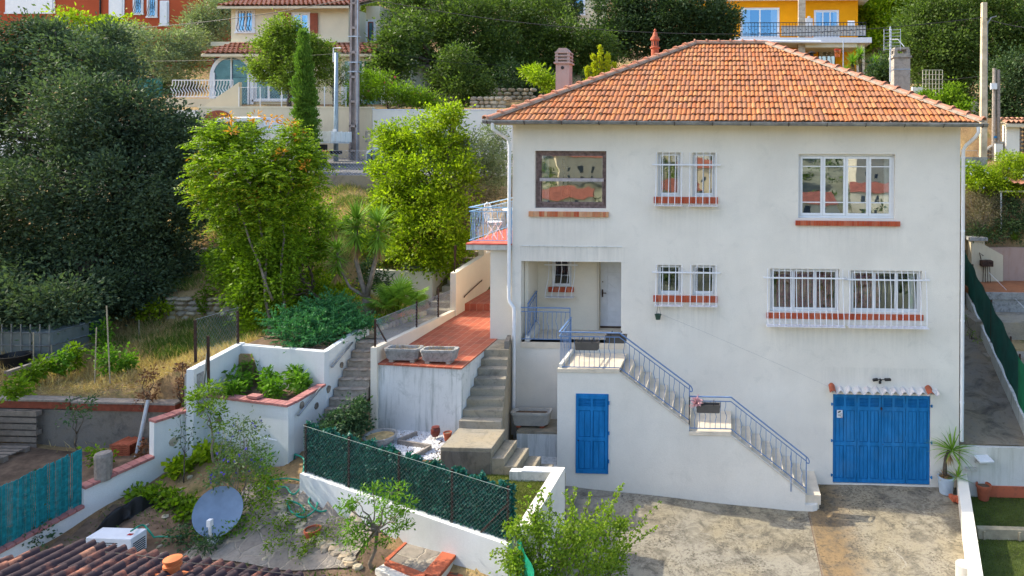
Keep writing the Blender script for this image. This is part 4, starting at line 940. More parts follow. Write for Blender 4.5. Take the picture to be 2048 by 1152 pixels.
# ---- balcony
bal = MB(); bal.box(-6.55, HX0-.002, -.02, 4.2, 5.80, 5.93); bl = bal.build('balcony', M['wall_grimy'], house)
m = MB(); m.box(-6.56, HX0-.003, -.03, 4.21, 5.932, 5.965); m.build('balcony_floor', M['balcony_tile'], bl)
railing(house, [(-5.40, .0, 5.97), (-6.48, .0, 5.97), (-6.48, 4.15, 5.97), (-5.40, 4.15, 5.97)], .90, 'rail_light', gap=.115, name='balcony_railing')
def bistro_chair():
    r = empty('bistro_chair', (0, 0, 0)); m = MB(); m.lathe([(.19, .435), (.2, .445), (.19, .455)], (0, 0, 0), 20); m.build('seat', M['white_metal'], r)
    for sx in (-1, 1):
        m = MB(); m.tube([(sx*.15, -.16, 0), (sx*.16, .0, .25), (sx*.16, .14, .44)], .011, 6); m.build('leg', M['white_metal'], r)
        m = MB(); m.tube([(sx*.16, .2, 0), (sx*.15, .0, .25), (sx*.16, -.14, .44)], .011, 6); m.build('leg', M['white_metal'], r)
    m = MB(); m.tube([(-.17, .17, .44), (-.19, .21, .7), (-.12, .24, .9), (0, .25, .96), (.12, .24, .9), (.19, .21, .7), (.17, .17, .44)], .011, 6)
    for k in range(-2, 3): m.tube([(k*.055, .175, .46), (k*.06, .23, .9)], .006, 5)
    for k in range(4): t = k/4*math.pi*2; m.tube([(0, .21, .7), (.09*math.cos(t), .215, .7+.12*math.sin(t))], .005, 4)
    m.build('backrest', M['white_metal'], r); return r
bc = bistro_chair(); bc.location = (-6.15, .95, 5.967); bc.rotation_euler.z = R(75); tag(bc, 'white metal bistro chair on the balcony nearest the corner of the railing', 'chair', 'bistro chairs on the balcony')
b2 = copy_tree(bc); b2.location = (-5.75, 2.5, 5.967); b2.rotation_euler.z = R(-10); b2['label'] = 'white metal bistro chair behind the round balcony table against the house'
t = empty('bistro_table', (-5.85, 1.7, 5.967), 'round white metal bistro table on the red tiled balcony', 'table')
m = MB(); m.lathe([(.33, .70), (.345, .71), (.33, .725)], (-5.85, 1.7, 5.967), 28); m.build('table_top', M['white_metal'], t)
for k in range(3):
    a = k*2.1+.4; m = MB(); m.tube([(-5.85+.3*math.cos(a), 1.7+.3*math.sin(a), 5.967), (-5.85+.06*math.cos(a), 1.7+.06*math.sin(a), 6.3), (-5.85+.25*math.cos(a), 1.7+.25*math.sin(a), 6.67)], .011, 6); m.build('leg', M['white_metal'], t)

# ================================================================== OUTSIDE STAIRCASE
SY = -1.3
stc = empty('outside_staircase', (-1, SY, 0), 'white rendered outside staircase against the house front with blue cellar door and iron railing', 'staircase')
prof = [(-3.89, -.4), (-3.89, 3.18), (-2.45, 3.18), (-.82, 1.98), (-.82, 1.80), (.14, 1.79), (1.85, .49), (1.85, -.4)]
CD = (-3.455, -2.69, .84, 2.69)
m = MB(); m.prism(prof, 'y', SY, SY+.10); sw = m.build('stair_wall', M['wall'], stc)
m = MB(); m.box(-3.889, -3.80, SY+.102, .0-.001, -.4, 3.18); m.build('stair_wall', M['wall'], stc)
m = MB(); m.box(-3.888, -2.45, SY-.02, -.034, 3.181, 3.26); m.build('landing', M['travertine'], stc)
m = MB(); m.box(-3.86, -3.79, SY+.02, -.05, 3.262, 3.36); m.prism([(-1.2, 3.262), (-.1, 3.262), (-.1, 3.42), (-1.2, 3.32)], 'x', -3.90, -3.78) if False else None; m.build('landing_kerb', M['wall'], stc)
n = 9
for k in range(1, n):
    z = 3.26-k*(3.26-1.86)/n; a = -2.45+(k-1)*(1.63/(n-1)); m = MB(); m.box(a-.02, a+1.63/(n-1), SY+.11, -.002, z-.2, z+.02-.02); m.build('step', M['travertine'], stc)
m = MB(); m.box(-.82, .15, SY-.015, -.003, 1.78, 1.86); m.build('landing', M['travertine'], stc)
n = 8
for k in range(1, n+1):
    z = 1.86-k*(1.86-.42)/n; a = .13+(k-1)*(1.72/(n-1)); b = a+1.72/(n-1)+(.12 if k == n else 0); m = MB(); m.box(a, b, SY+.11, -.002, z-.22, z); m.build('step', M['travertine'], stc)
m = MB(); m.box(1.80, 2.18, SY+.12, -.01, .02, .30); m.build('step', M['travertine'], stc)
m = MB(); m.prism([(1.852, -1.30), (2.02, -1.30), (2.12, -1.25), (2.16, -1.15), (2.16, -1.08), (2.0, -1.16), (1.852, -1.17)], 'z', -.3, .24); m.build('kerb', M['wall'], stc)
m = MB(); m.tube([(-3.88, SY-.012, 3.20), (-2.45, SY-.012, 3.20), (-.82, SY-.012, 2.0)], .012, 4); m.tube([(-.82, SY-.012, 1.81), (.14, SY-.012, 1.80), (1.85, SY-.012, .50)], .012, 4); m.build('nosing', M['travertine'], stc)
x0, x1, z0, z1 = CD
m = MB(); m.box(x0, x1, SY-.003, SY+.01, z0, z1); cdr = m.build('cellar_door', M['blue'], stc); sh = shutter(x0+.02, x1-.02, z0+.02, z1-.02, SY-.006, 'door_leaf', cdr)
m = MB()
for zz in (.3, .95, 1.65): m = MB(); m.tube([(x1+.012, SY-.02, z0+zz-.04), (x1+.012, SY-.02, z0+zz+.04)], .014, 8); m.build('hinge', M['blue'], cdr)
if 1: m = MB(); m.tube([(x0+.07, SY-.05, z0+.78), (x0+.07, SY-.03, z0+.78)], .016, 8); m.build('handle', M['black'], cdr)
yr = SY+.04
railing(stc, [(-3.86, -.06, 3.26), (-3.86, yr, 3.22), (-2.45, yr, 3.22), (-.82, yr, 2.04)], .88, gap=.118, curl=True)
railing(stc, [(-.82, yr, 1.86), (.14, yr, 1.86), (1.87, yr, .53)], .80, gap=.118, curl=True)
m = MB(); m.tube([(1.52, yr-.05, .55), (1.52, yr-.05, 1.45)], .012, 6); m.build('stake', M['rail'], stc)
def window_box(x, y, z, label, fl=None, ln=.56):
    o = empty('planter_box', (x, y, z), label, 'flower box', 'flower boxes hung on the stair railing'); m = MB()
    a, b, t = ln/2, .09, .012
    m.prism([(x-a+.03, z-.10), (x+a-.03, z-.10), (x+a, z+.08), (x-a, z+.08)], 'y', y-b, y-b+t); m.prism([(x-a+.03, z-.10), (x+a-.03, z-.10), (x+a, z+.08), (x-a, z+.08)], 'y', y+b-t, y+b)
    m.prism([(y-b+t, z-.09), (y+b-t, z-.09), (y+b-t, z+.08), (y-b+t, z+.08)], 'x', x-a+.015, x-a+.03); m.prism([(y-b+t, z-.09), (y+b-t, z-.09), (y+b-t, z+.08), (y-b+t, z+.08)], 'x', x+a-.03, x+a-.015)
    m.box(x-a+.03, x+a-.03, y-b+t, y+b-t, z-.1, z+.02); m.build('trough', M['box_grey'], o)
    m = MB(); m.box(x-a+.03, x+a-.03, y-b+t+.002, y+b-t-.002, z+.02, z+.032); m.build('earth', M['black'], o)
    for s_ in (-1, 1): m = MB(); m.tube([(x+s_*a*.45, y-b-.004, z+.06), (x+s_*a*.45, y-b-.004, z+.12), (x+s_*a*.45, y+b+.03, z+.135), (x+s_*a*.45, y+b+.05, z+.09)], .008, 5); m.build('hook', M['black'], o)
    return o
M['box_grey'] = basic('brown_grey_plastic', (.10, .09, .08), .6)
window_box(-3.18, yr-.11, 3.22+.62, 'empty brown grey flower box on the railing above the blue cellar door')
window_box(-2.55, yr+.14, 3.22+.72, 'black flower box hung inside the top corner of the stair railing', ln=.5)
o = window_box(-.38, yr-.11, 1.86+.60, 'flower box with pale pink flowers on the middle stair landing railing')
C, D = blobpts([((-.62, yr-.12, 2.60), .10, .08, .09, 1)], 14, .05, 22, .2); leaves('flowers', M['f_palepink'], C, D, .05, .04, o)
# hanging pot below the small windows
hp = empty('hanging_pot', tuple(pY(1316, 634, -.14)), 'small green pot hanging on a hook from the lower window grille', 'pot'); q = pY(1316, 634, -.14)
m = MB(); m.lathe([(.055, -.06), (.075, .05), (.085, .055), (.085, .07), (.07, .07), (.05, .0)], tuple(q), 16); m.build('pot', M['pot_green'] if 'pot_green' in M else basic('dark_green_plastic', (.03, .07, .05), .5), hp)
m = MB()
for a in (0, 2.1, 4.2): m.tube([tuple(q+Vector((.075*math.cos(a), .075*math.sin(a), .06))), tuple(q+Vector((0, 0, .34)))], .003, 4)
m.tube([tuple(q+Vector((0, 0, .34))), tuple(q+Vector((.0, .02, .40))), (q.x-.02, -.0, q.z+.42)], .006, 5); m.build('hanger', M['black'], hp)
# ================================================================== WALLS, STEPS AND TERRACE ON THE LEFT
def wallseg(m, A, B, t, z0, za, zb):
    """upright wall from A to B (plan), t thick, level foot z0, top running from za to zb"""
    A = Vector((*A, 0)); B = Vector((*B, 0)); d = (B-A).normalized(); s = Vector((-d.y, d.x, 0))*t/2; n = len(m.v)
    for P, zt in ((A, za), (B, zb)):
        for q in (P-s, P+s): m.v += [(q.x, q.y, z0), (q.x, q.y, zt)]
    m.f += [tuple(n+i for i in f) for f in ((0, 1, 3, 2), (4, 6, 7, 5), (0, 4, 5, 1), (2, 3, 7, 6), (1, 5, 7, 3), (0, 2, 6, 4))]; return m
def chain(parent, pts, h, gap=.075, mat='steel', name='wire_mesh', r=.0022):
    m = MB(); up = Vector((0, 0, 1))
    for a, b in zip(pts[:-1], pts[1:]):
        a = Vector(a); b = Vector(b); L = Vector((b.x-a.x, b.y-a.y, 0)).length; n = int(L/gap); k = int(h/gap)
        for i in range(-k, n):
            for sg in (0, 1):
                i0, i1 = (i, i+k); lo, hi = 0., h
                t0 = max(0, -i)/k; t1 = min(1, (n-i)/k)
                if t1 <= t0: continue
                z0_, z1_ = (h*t0, h*t1) if sg == 0 else (h*(1-t0), h*(1-t1))
                p = a.lerp(b, (i+k*t0)/n)+up*z0_; q = a.lerp(b, (i+k*t1)/n)+up*z1_; m.tube([p, q], r, 3, cap=False)
        m.tube([a+up*h, b+up*h], .004, 4, cap=False)
    return m.build(name, M[mat], parent)
ter = empty('terrace', (-6.8, -1.9, 1.9), 'terracotta tiled terrace on a stained white retaining wall left of the house', 'terrace')
m = MB(); m.prism([(-7.92, -1.97), (-5.8, -2.2), (-5.8, 3.0), (-7.92, 3.0)], 'z', 1.6, 3.50); m.build('retaining_wall', M['wall_dirty'], ter)
m = MB(); m.prism([(-7.77, -2.02), (-5.78, -2.24), (-5.78, .1), (-5.972, .1), (-5.972, 3.01), (-7.77, 3.01)], 'z', 3.502, 3.535); m.build('floor', M['floor_tile'], ter)
m = MB(); m.box(-7.77, -5.972, 3.02, 7.5, 3.3, 3.74); m.build('floor', M['floor_tile'], ter)
m = MB(); wallseg(m, (-7.85, -2.06), (-7.85, 2.34), .14, 1.6, 3.90, 3.70); m.build('parapet', M['wall_warm'], ter)
m = MB(); wallseg(m, (-7.84, 2.345), (-7.84, 5.3), .17, 3.2, 4.77, 4.98); m.box(-7.935, -7.75, 4.6, 4.8, 4.9, 5.12); m.build('side_wall', M['wall_warm'], ter)
m = MB(); m.tube([(-7.73, 2.9, 3.95), (-7.70, 2.9, 4.0), (-7.70, 4.3, 4.2), (-7.73, 4.3, 4.15)], .016, 6); m.build('handrail', M['rust'], ter)
def trough(cx, cy, z, L, W, Hh, label, group, feet='mortar', mat='weathered'):
    r = empty('stone_trough', (cx, cy, z), label, 'trough', group); m = MB(); f = .05; a, b = L/2, W/2
    def ring(s_, zz, g=0): 
        c = .06; x, y = a*s_-g, b*s_-g; return [(cx+i, cy+j, zz) for i, j in ((-x+c, -y), (x-c, -y), (x, -y+c), (x, y-c), (x-c, y), (-x+c, y), (-x, y-c), (-x, -y+c))]
    R_ = [ring(.80, z+f), ring(.90, z+f+.03), ring(.985, z+Hh-.06), ring(1.02, z+Hh-.05), ring(1.02, z+Hh), ring(1, z+Hh, .045), ring(.9, z+Hh-.07, .04)]
    R_ = [q+[q[0]] for q in R_]; m.grid(R_); m.quad(*reversed(R_[0][:8])); m.build('basin', M[mat], r, smooth=True, auto=30)
    m = MB(); m.quad(*[(x, y, z+Hh-.055) for x, y, _ in ring(.93, 0, .04)]); m.build('earth', M['soil'], r)
    for s_ in (-1, 1): q = MB(); q.box(cx+s_*a*.6-.05, cx+s_*a*.6+.05, cy-b*.75, cy+b*.75, z, z+f+.005); q.build('foot', M[feet], r)
    return r
M['weathered'] = concrete('weathered_stone', (.34, .34, .33), (.09, .09, .09), (.40, .40, .38), .8, 2.5)
M['weathered_pale'] = concrete('pale_weathered_stone', (.50, .50, .48), (.2, .2, .2), (.55, .53, .48), .35, 2.5)
tr = trough(-7.28, -1.80, 3.535, .80, .34, .31, 'weathered stone trough at the left end of the terrace edge', 'stone troughs')
trough(-6.43, -1.86, 3.535, .80, .34, .31, 'streaky weathered stone trough on the terrace edge nearest the concrete steps', 'stone troughs')
trough(pY(1063, 850, -.45).x, -.45, 1.57, .96, .36, .37, 'pale stone trough standing on two bricks below the loggia', 'stone troughs', feet='terracotta', mat='weathered_pale')
m = MB()
for k in range(70): x = rnd.uniform(-7.6, -6.1); y = -1.83+rnd.uniform(-.1, .1); m.tube([(x, y, 3.78), (x+rnd.uniform(-.05, .05), y, 3.78+rnd.uniform(.05, .16))], .003, 3)
tag(m.build('dry_stalks', M['f_dry'], None), 'thin dead stalks sticking out of the two stone troughs on the terrace', 'dry stalks', kind='stuff')
# concrete steps
cs = empty('concrete_staircase', (-5.4, -2.4, 1.4), 'worn grey concrete staircase climbing from the platform to the terrace', 'staircase')
m = MB(); m.prism([(-5.798, -.80), (-5.20, -.80), (-5.382, -.003), (-5.798, -.003)], 'z', 1.2, 3.52); m.box(-5.968, -5.385, -.002, .098, 1.2, 3.52); m.build('landing', M['concrete_step'], cs)
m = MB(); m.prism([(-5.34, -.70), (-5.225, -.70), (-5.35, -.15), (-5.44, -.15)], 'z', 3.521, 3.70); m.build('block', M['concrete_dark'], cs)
for k in range(1, 8):
    z = 3.52-k*.157; y = -.80-k*.221; m = MB(); m.prism([(-5.797, y), (-5.38-.225*y, y), (-5.38-.225*(y+.225), y+.225), (-5.797, y+.225)], 'z', 1.4, z); m.build('step', M['concrete_step'], cs, bevel=.012)
m = MB(); m.prism([(-5.80, -3.3), (-4.74, -3.3), (-4.76, -2.34), (-5.80, -2.34)], 'z', 1.4, 2.26); m.build('platform', M['concrete_step'], cs, bevel=.012)
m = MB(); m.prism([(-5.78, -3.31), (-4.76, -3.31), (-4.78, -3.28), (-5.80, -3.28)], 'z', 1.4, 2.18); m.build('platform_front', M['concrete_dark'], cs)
xe = [-4.74, -4.48, -4.22, -3.95, -3.68, -3.42, -3.18, -2.92]; ze = [2.06, 1.90, 1.73, 1.57, 1.38, 1.10, .82]
for k in range(7):
    y0 = -3.30 if k < 5 else (-3.35 if k == 5 else -4.3); m = MB(); m.box(xe[k], xe[k+1]+.0, y0, -2.42+.0*k, .2, ze[k]); m.build('step', M['concrete_step'], cs, bevel=.012)
m = MB(); m.box(-5.0, -3.895, -.81, -.004, .2, 1.565); m.build('ledge', M['concrete_step'], cs)
m = MB(); m.box(-4.9, -3.06, -2.40, -.815, .2, 1.50) if False else m.box(-5.0, -3.896, -2.38, -.815, .2, 1.0); m.build('back_wall', M['wall_dirty'], cs)
m = MB(); m.quad((-4.76, -2.40, 1.2), (-4.76, -2.38, 2.2), (-3.2, -1.9, 1.5), (-3.2, -1.9, .3))
lw = MB(); lw.box(-4.98, -3.893, -.84, -.812, .3, 1.52); lw.build('ledge_front', M['wall_dirty'], cs)
# white wall beside them
gw = empty('garden_wall', (-3.3, -4.6, .3), 'short white wall with chipped flat top between the mossy turf and the side steps', 'wall')
m = MB(); wallseg(m, (-3.32, -3.38), (-3.42, -5.85), .22, .0, 1.95, 1.95); m.build('wall_body', M['wall'], gw)
m = MB(); m.box(-4.3, -3.435, -3.52, -3.36, 1.3, 1.90); m.build('wall_return', M['wall_dirty'], gw); m = MB(); m.box(-4.05, -3.435, -3.54, -3.34, 1.902, 1.93); m.build('coping', M['white_paint'], gw)
# fence wall with artificial hedge
FA, FB = Vector((-7.90, -4.45, 0)), Vector((-3.50, -5.85, 0))
def fz(t): return 2.26-.40*t
fw = empty('low_wall', (-5.7, -5.2, 1), 'low white garden wall carrying the green artificial hedge screen', 'wall')
m = MB(); wallseg(m, FA[:2], FB[:2], .24, .3, fz(0), fz(1)); m.build('wall_body', M['wall_garden'], fw)
M['rust_net'] = basic('grey_green_wire', (.20, .26, .24), .6)
hs = empty('hedge_screen', tuple(FA.lerp(FB, .5)+Vector((0, 0, 2.0))), 'chain link fence dressed with dark green artificial hedge leaves on the low white wall', 'hedge screen')
d = (FB-FA).normalized(); nrm = Vector((d.y, -d.x, 0)); inn = -nrm
for t in (.01, .24, .49, .74, .985):
    p = FA.lerp(FB, t)+Vector((0, 0, fz(t)-.01))+nrm*.03; q = MB(); q.bar(p, p+Vector((0, 0, .92)), .035, .035); q.build('post', M['rust'], hs)
p = FA.lerp(FB, .87)+Vector((0, 0, fz(.87)))+nrm*.03; q = MB(); q.bar(p, FA.lerp(FB, .98)+Vector((0, 0, fz(.98)+.6))+nrm*.03, .03, .03); q.build('brace', M['rust'], hs)
n = 34000; t = rg.random(n); zz = rg.random(n)*.87+.0; top = .87+.05*np.sin(t*60)+.03*np.sin(t*147); zz = zz/.87*top
C = np.array(FA)[None]+t[:, None]*np.array(FB-FA)[None]; C[:, 2] = 2.26-.40*t+zz+.015; C += np.array(inn)[None]*(rg.random((n, 1))*.07)
D = np.array(nrm)[None]*.6+rg.normal(size=(n, 3))*.7+np.array([[0, 0, -.3]])
leaves('artificial_leaves', M['f_hedge'], C, D, .065*rg.uniform(.6, 1.2, n), .042, hs)
chain(hs, [tuple(FA+Vector((0, 0, fz(0)))+nrm*.055), tuple(FB+Vector((0, 0, fz(1)))+nrm*.055)], .88, .07, 'rust_net', r=.0012)
m = MB(); m.grid([[tuple(FB.lerp(Vector((-2.95, -6.8, 0)), t)+Vector((.08, .02*math.sin(9*t), z))) for t in np.linspace(0, 1, 12)] for z in (1.0, 1.5, 1.98)])
tag(m.build('green_netting', basic('green_netting', (.005, .22, .13), .6, var=.3, vs=9), None), 'strip of bright green windbreak netting behind the bush at the wall corner', 'netting')
# gravel bed, timber edging
n = 5200; gx = rg.uniform(-7.75, -5.75, n); gy = rg.uniform(-3.9, -2.0, n); gz = H(gx, gy)
keep = (gx > -7.3) & (gy > -3.6+.3*np.sin(gx*4)); gx, gy, gz = gx[keep], gy[keep], gz[keep]
V = []; s_ = .022
base = np.array([[1, 0, 0], [0, 1, 0], [-1, 0, 0], [0, -1, 0], [0, 0, .9]])
Pn = np.stack([gx, gy, gz+.004], 1); rot = rg.uniform(0, 6.28, len(gx)); sz = rg.uniform(.6, 1.5, len(gx))*s_
bx = np.stack([np.cos(rot), np.sin(rot), 0*rot], 1); by = np.stack([-np.sin(rot), np.cos(rot), 0*rot], 1)
Vg = np.concatenate([(Pn+sz[:, None]*(b[0]*bx+b[1]*by+b[2]*np.array([[0, 0, 1]])))[:, None] for b in base], 1).reshape(-1, 3)
fi = np.arange(len(gx))[:, None]*5; Fg = np.concatenate([np.concatenate([fi+a, fi+b, fi+4], 1) for a, b in ((0, 1), (1, 2), (2, 3), (3, 0))])
tag(np_mesh('gravel', Vg, Fg, M['gravel']), 'white gravel spread below the stained terrace wall', 'gravel', kind='stuff')
ed = empty('timber_edging', (-6.6, -2.9, 2.05), 'grey timber boards edging the white gravel', 'edging')
for p, q in (((-6.95, -2.75), (-6.15, -2.95)), ((-6.15, -2.97), (-6.35, -3.6)), ((-6.97, -2.7), (-6.75, -2.3))):
    m = MB(); m.bar((*p, 2.10), (*q, 2.10), .05, .10); m.build('board', M['grey_wood'], ed)
def pot(name, label, c, r, h, mat, group=None, rim=True, taper=.72, earth=True):
    o = empty(name, tuple(c), label, 'pot', group); m = MB(); pr = [(r*taper, 0), (r*.96, h*.82), (r*1.06, h*.83), (r*1.06, h), (r*.94, h), (r*.88, h*.86)] if rim else [(r*.7, 0), (r*1.05, h*.35), (r, h*.75), (r*.75, h*.9), (r*.9, h), (r*.75, h)]
    m.lathe(pr, tuple(c), 22); m.build('pot_body', M[mat], o, smooth=True, auto=35)
    if earth: m = MB(); m.lathe([(r*.9, h*.86), (r*.1, h*.88)], tuple(c), 16); m.build('earth', M['soil'], o)
    return o
c = pZ(871, 872, 2.12); pot('glazed_pot', 'dark red glazed pot on the gravel at the foot of the concrete steps', c, .095, .20, 'terra_dark', 'pots on the gravel', rim=False)
c = pZ(895, 880, 2.12); pot('flower_pot', 'plain terracotta flower pot beside the dark glazed pot', c, .085, .17, 'terracotta', 'pots on the gravel')
c = pZ(760, 888, 2.05); o = empty('stone_bowl', tuple(c), 'wide round concrete bowl full of dry earth behind the hedge screen', 'bowl'); m = MB(); m.lathe([(.22, 0), (.33, .14), (.35, .2), (.30, .2), (.27, .14)], tuple(c), 24); m.build('bowl', M['weathered'], o, smooth=True, auto=35); m = MB(); m.lathe([(.29, .16), (.02, .17)], tuple(c), 20); m.build('earth', M['mulch'], o)

# stone stair between planters and terrace
ss = empty('stone_staircase', (-8.3, -2.5, 1.6), 'steep rubble stone staircase between the white planters and the terrace wall', 'staircase')
rr = random.Random(3)
for k in range(14):
    z = 3.80-.158*k; y = -1.30-.178*k; x0_, x1_ = -8.70-(.0 if k < 12 else .35), -7.97; m = MB()
    if k >= 12: x0_ -= .15*(k-11); y -= .12*(k-11)
    m.box(x0_+.01, x1_-.01, y+.02, y+(.25 if k else .6), z-.26, z-.012)
    sp = m.build('step', M['mortar'], ss); m = MB(); x = x0_; mt = MB()
    while x < x1_-.03:
        w_ = rr.uniform(.2, .42); w_ = min(w_, x1_-x); dpt = rr.uniform(.16, .22)
        mt.rock((x+w_/2, y+dpt/2-.012, z-.02), w_*.53, dpt*.58, .030, rr, 8, 4, .10); x += w_
    for zz in (z-.10,):
        x = x0_
        while x < x1_-.03: w_ = rr.uniform(.08, .22); w_ = min(w_, x1_-x); m.rock((x+w_/2, y+.035, zz), w_*.5, .012, .042, rr, 7, 4, .15); x += w_
    m.build('riser_stones', M['rubble'], sp, smooth=True); mt.build('tread_stones', M['tread_rubble'] if 'tread_rubble' in M else M.setdefault('tread_rubble', islandmat('tread_slab', [(.30, .255, .20), (.37, .31, .25), (.25, .21, .17)], gs=6, grime=.6, dark=(.10, .08, .065))), sp, smooth=True)  # treads lightened, risers darkened: step shading put into the stone colours
# path up to the concrete steps, with its border of stones
m = MB(); m.grid([[(x, y, np.interp(y, [-1.0, 2.6], [3.81, 3.47])+.01*math.sin(7*x+3*y)) for x in np.linspace(-8.72, -7.92, 6)] for y in np.linspace(-1.05, 2.7, 16)]); struct(m, 'path', M['concrete'])
bo = MB(); y = -1.0
while y < 2.9: w_ = rr.uniform(.12, .25); bo.rock((-8.78, y, np.interp(y, [-1, 2.6], [3.84, 3.52])), .07, w_*.5, .10, rr, 7, 4, .2); y += w_
tag(bo.build('stone_border', M['drystone'], None), 'row of rough stones edging the upper concrete path', 'stone border')
us = empty('garden_steps', (-8.4, 3.9, 3.4), 'narrow concrete garden steps climbing behind the terrace towards the road', 'staircase')
for k in range(9):
    z = 3.62+.165*k; y = 2.65+.33*k; m = MB(); m.box(-8.80+.03*k, -7.93, y, y+(.36 if k < 8 else 2.5), z-.5, z); m.build('step', M['concrete_step'], us, bevel=.01)
rw = empty('planter_wall', (-10, 3.8, 3.4), 'cream retaining wall behind the fan palm and beside the garden steps', 'wall')
m = MB(); wallseg(m, (-11.1, 3.78), (-9.02, 3.74), .16, 3.2, 4.60, 4.53); m.build('front_face', M['wall'], rw); m = MB(); wallseg(m, (-9.10, 3.825), (-8.9, 6.4), .16, 3.2, 4.53, 5.05); m.build('side_face', M['wall_warm'], rw)
m = MB(); m.box(-8.98, -8.85, 6.4, 6.6, 4.5, 5.7); m.box(-8.98, -7.9, 6.6, 6.7, 4.5, 5.9); m.build('end_pillar', M['wall_warm'], rw)
m = MB(); m.obox((-9.75, 3.9, 4.66), (.33, 0, 0), (0, .12, .03), (0, -.01, .02)); tag(m.build('zinc_tray', M['zinc'], None), 'shallow zinc tray lying on the cream retaining wall', 'tray')
# fence of wire netting along the terrace parapet
nf = empty('netting_fence', (-7.85, .2, 3.75), 'rusty posts and wire netting along the terrace parapet', 'fence')
def para(y): return 3.90-.2*(y+2.06)/4.4
for py_, hh in ((-2.0, .62), (0.05, .66), (1.35, .78)): m = MB(); m.bar((-7.85, py_, para(py_)-.03), (-7.85, py_, para(py_)+hh), .035, .035); m.build('post', M['rust'], nf)
m = MB(); m.bar((-7.85, -1.5, para(-1.5)), (-7.85, -1.95, para(-2)+.5), .025, .025); m.build('brace', M['rust'], nf)
chain(nf, [(-7.85, -2.0, para(-2)), (-7.85, .05, para(.05)), (-7.85, 1.35, para(1.35)), (-7.85, 2.3, para(2.3))], .6, .07)
for yy, zz in ((2.45, 4.78), (3.1, 4.82)): m = MB(); m.bar((-7.84, 2.45, zz), (-7.84+(.0 if yy < 3 else .0), yy if yy < 3 else 2.55, 5.55), .03, .03); m.build('post', M['rust'], nf)

# white planters
up = empty('upper_planter', (-9.8, -2, 1.6), 'tall white rendered planter wall round the juniper', 'planter')
m = MB(); wallseg(m, (-11.02, -1.97), (-8.72, -2.40), .14, 1.5, 3.90, 3.90); m.build('front_face', M['wall_garden'], up)
m = MB(); wallseg(m, (-8.78, -2.33), (-8.78, -.62), .12, 1.5, 3.90, 4.06); m.build('side_face', M['wall_garden'], up)
m = MB(); wallseg(m, (-11.0, -1.90), (-10.76, -3.70), .14, 1.5, 3.92, 3.88); m.build('side_face', M['wall_garden'], up)
lp = empty('lower_planter', (-9.8, -3.2, 1.6), 'white rendered planter with mauve brick coping full of pepper plants', 'planter')
m = MB(); wallseg(m, (-10.86, -3.17), (-8.72, -3.62), .14, 1.5, 3.16, 3.16); m.build('front_face', M['wall_garden'], lp)
m = MB(); wallseg(m, (-8.78, -3.56), (-8.78, -2.48), .12, 1.5, 3.16, 3.16); m.build('side_face', M['wall_garden'], lp)
def coping(A, B, t, za, zb, parent, n=None, mat='brick_mauve', h=.05):
    A = Vector((*A, za)); B = Vector((*B, zb)); d = B-A; L = d.length; n = n or int(L/.115); d.normalize(); s = Vector((-d.y, d.x, 0)).normalized(); m = MB()
    for k in range(n):
        c = A+d*((k+.5)*L/n); m.obox(c+Vector((0, 0, h/2+rnd.uniform(-.003, .003))), d*(L/n*.47), s*t/2, (0, 0, h/2))
    return m.build('coping', M[mat], parent, bevel=.004)
coping((-10.86, -3.17), (-8.72, -3.62), .20, 3.165, 3.165, lp); coping((-8.78, -3.50), (-8.78, -2.48), .19, 3.167, 3.167, lp)
m = MB(); m.prism([(-10.8, -3.12), (-8.82, -3.54), (-8.82, -2.4), (-10.85, -2.05)], 'z', 1.7, 3.02); m.build('earth', M['soil'], lp); m = MB(); m.prism([(-11, -1.9), (-8.82, -2.3), (-8.82, 0), (-11, 0)], 'z', 3.2, 3.84); m.build('earth', M['soil'], up)
m = MB(); m.bar((-9.75, -3.38, 3.26), (-9.5, -3.43, 3.26), .16, .05); tag(m.build('spare_coping_brick', M['brick_mauve'], None), 'loose mauve brick lying on the planter coping', 'brick')
def inset(parent, px, py, plane, v, r, nx_):
    p = at(px, py, plane, v); m = MB(); q = [r*rr.uniform(.8, 1.15) for _ in range(8)]
    if plane == 0: m.prism([(p.y+q[i]*math.cos(i*.785+.3)*.8, p.z+q[i]*math.sin(i*.785+.3)) for i in range(8)], 'x', v-.02, v+.028)
    else: m.prism([(p.x+q[i]*math.cos(i*.785+.3)*.8, p.z+q[i]*math.sin(i*.785+.3)) for i in range(8)], 'y', v-.03, v+.02)
    m.build('inset_stone', M['stone_dark'], parent)
for px, py, r in ((602, 811, .08), (632, 811, .08), (656, 778, .085), (682, 730, .07)): inset(lp if px < 650 else up, px, py, 0, -8.722, r, 0)
for px, py, r in ((497, 815, .09), (543, 857, .08), (440, 838, .08)): inset(lp, px, py, 1, -3.32-(px-440)*.0017, r, 0)
def grab(parent, a, b):
    a = pX(*a, -8.64); b = pX(*b, -8.64); m = MB(); m.tube([a, b], .022, 8)
    for t in (.12, .88): p = a.lerp(b, t); m.tube([p, p+Vector((-.03, 0, -.07)), (-8.72, p.y, p.z-.07)], .009, 5)
    m.build('handrail', M['zinc'], parent, smooth=True)
grab(up, (664, 734), (705, 685)); grab(lp, (596, 831), (641, 776))
m = MB(); m.tube([(-9.62, -3.5, 2.5), (-9.2, -3.59, 2.47), (-9.0, -3.62, 2.46)], .02, 6); m.build('pipe', M['pvc'], lp)
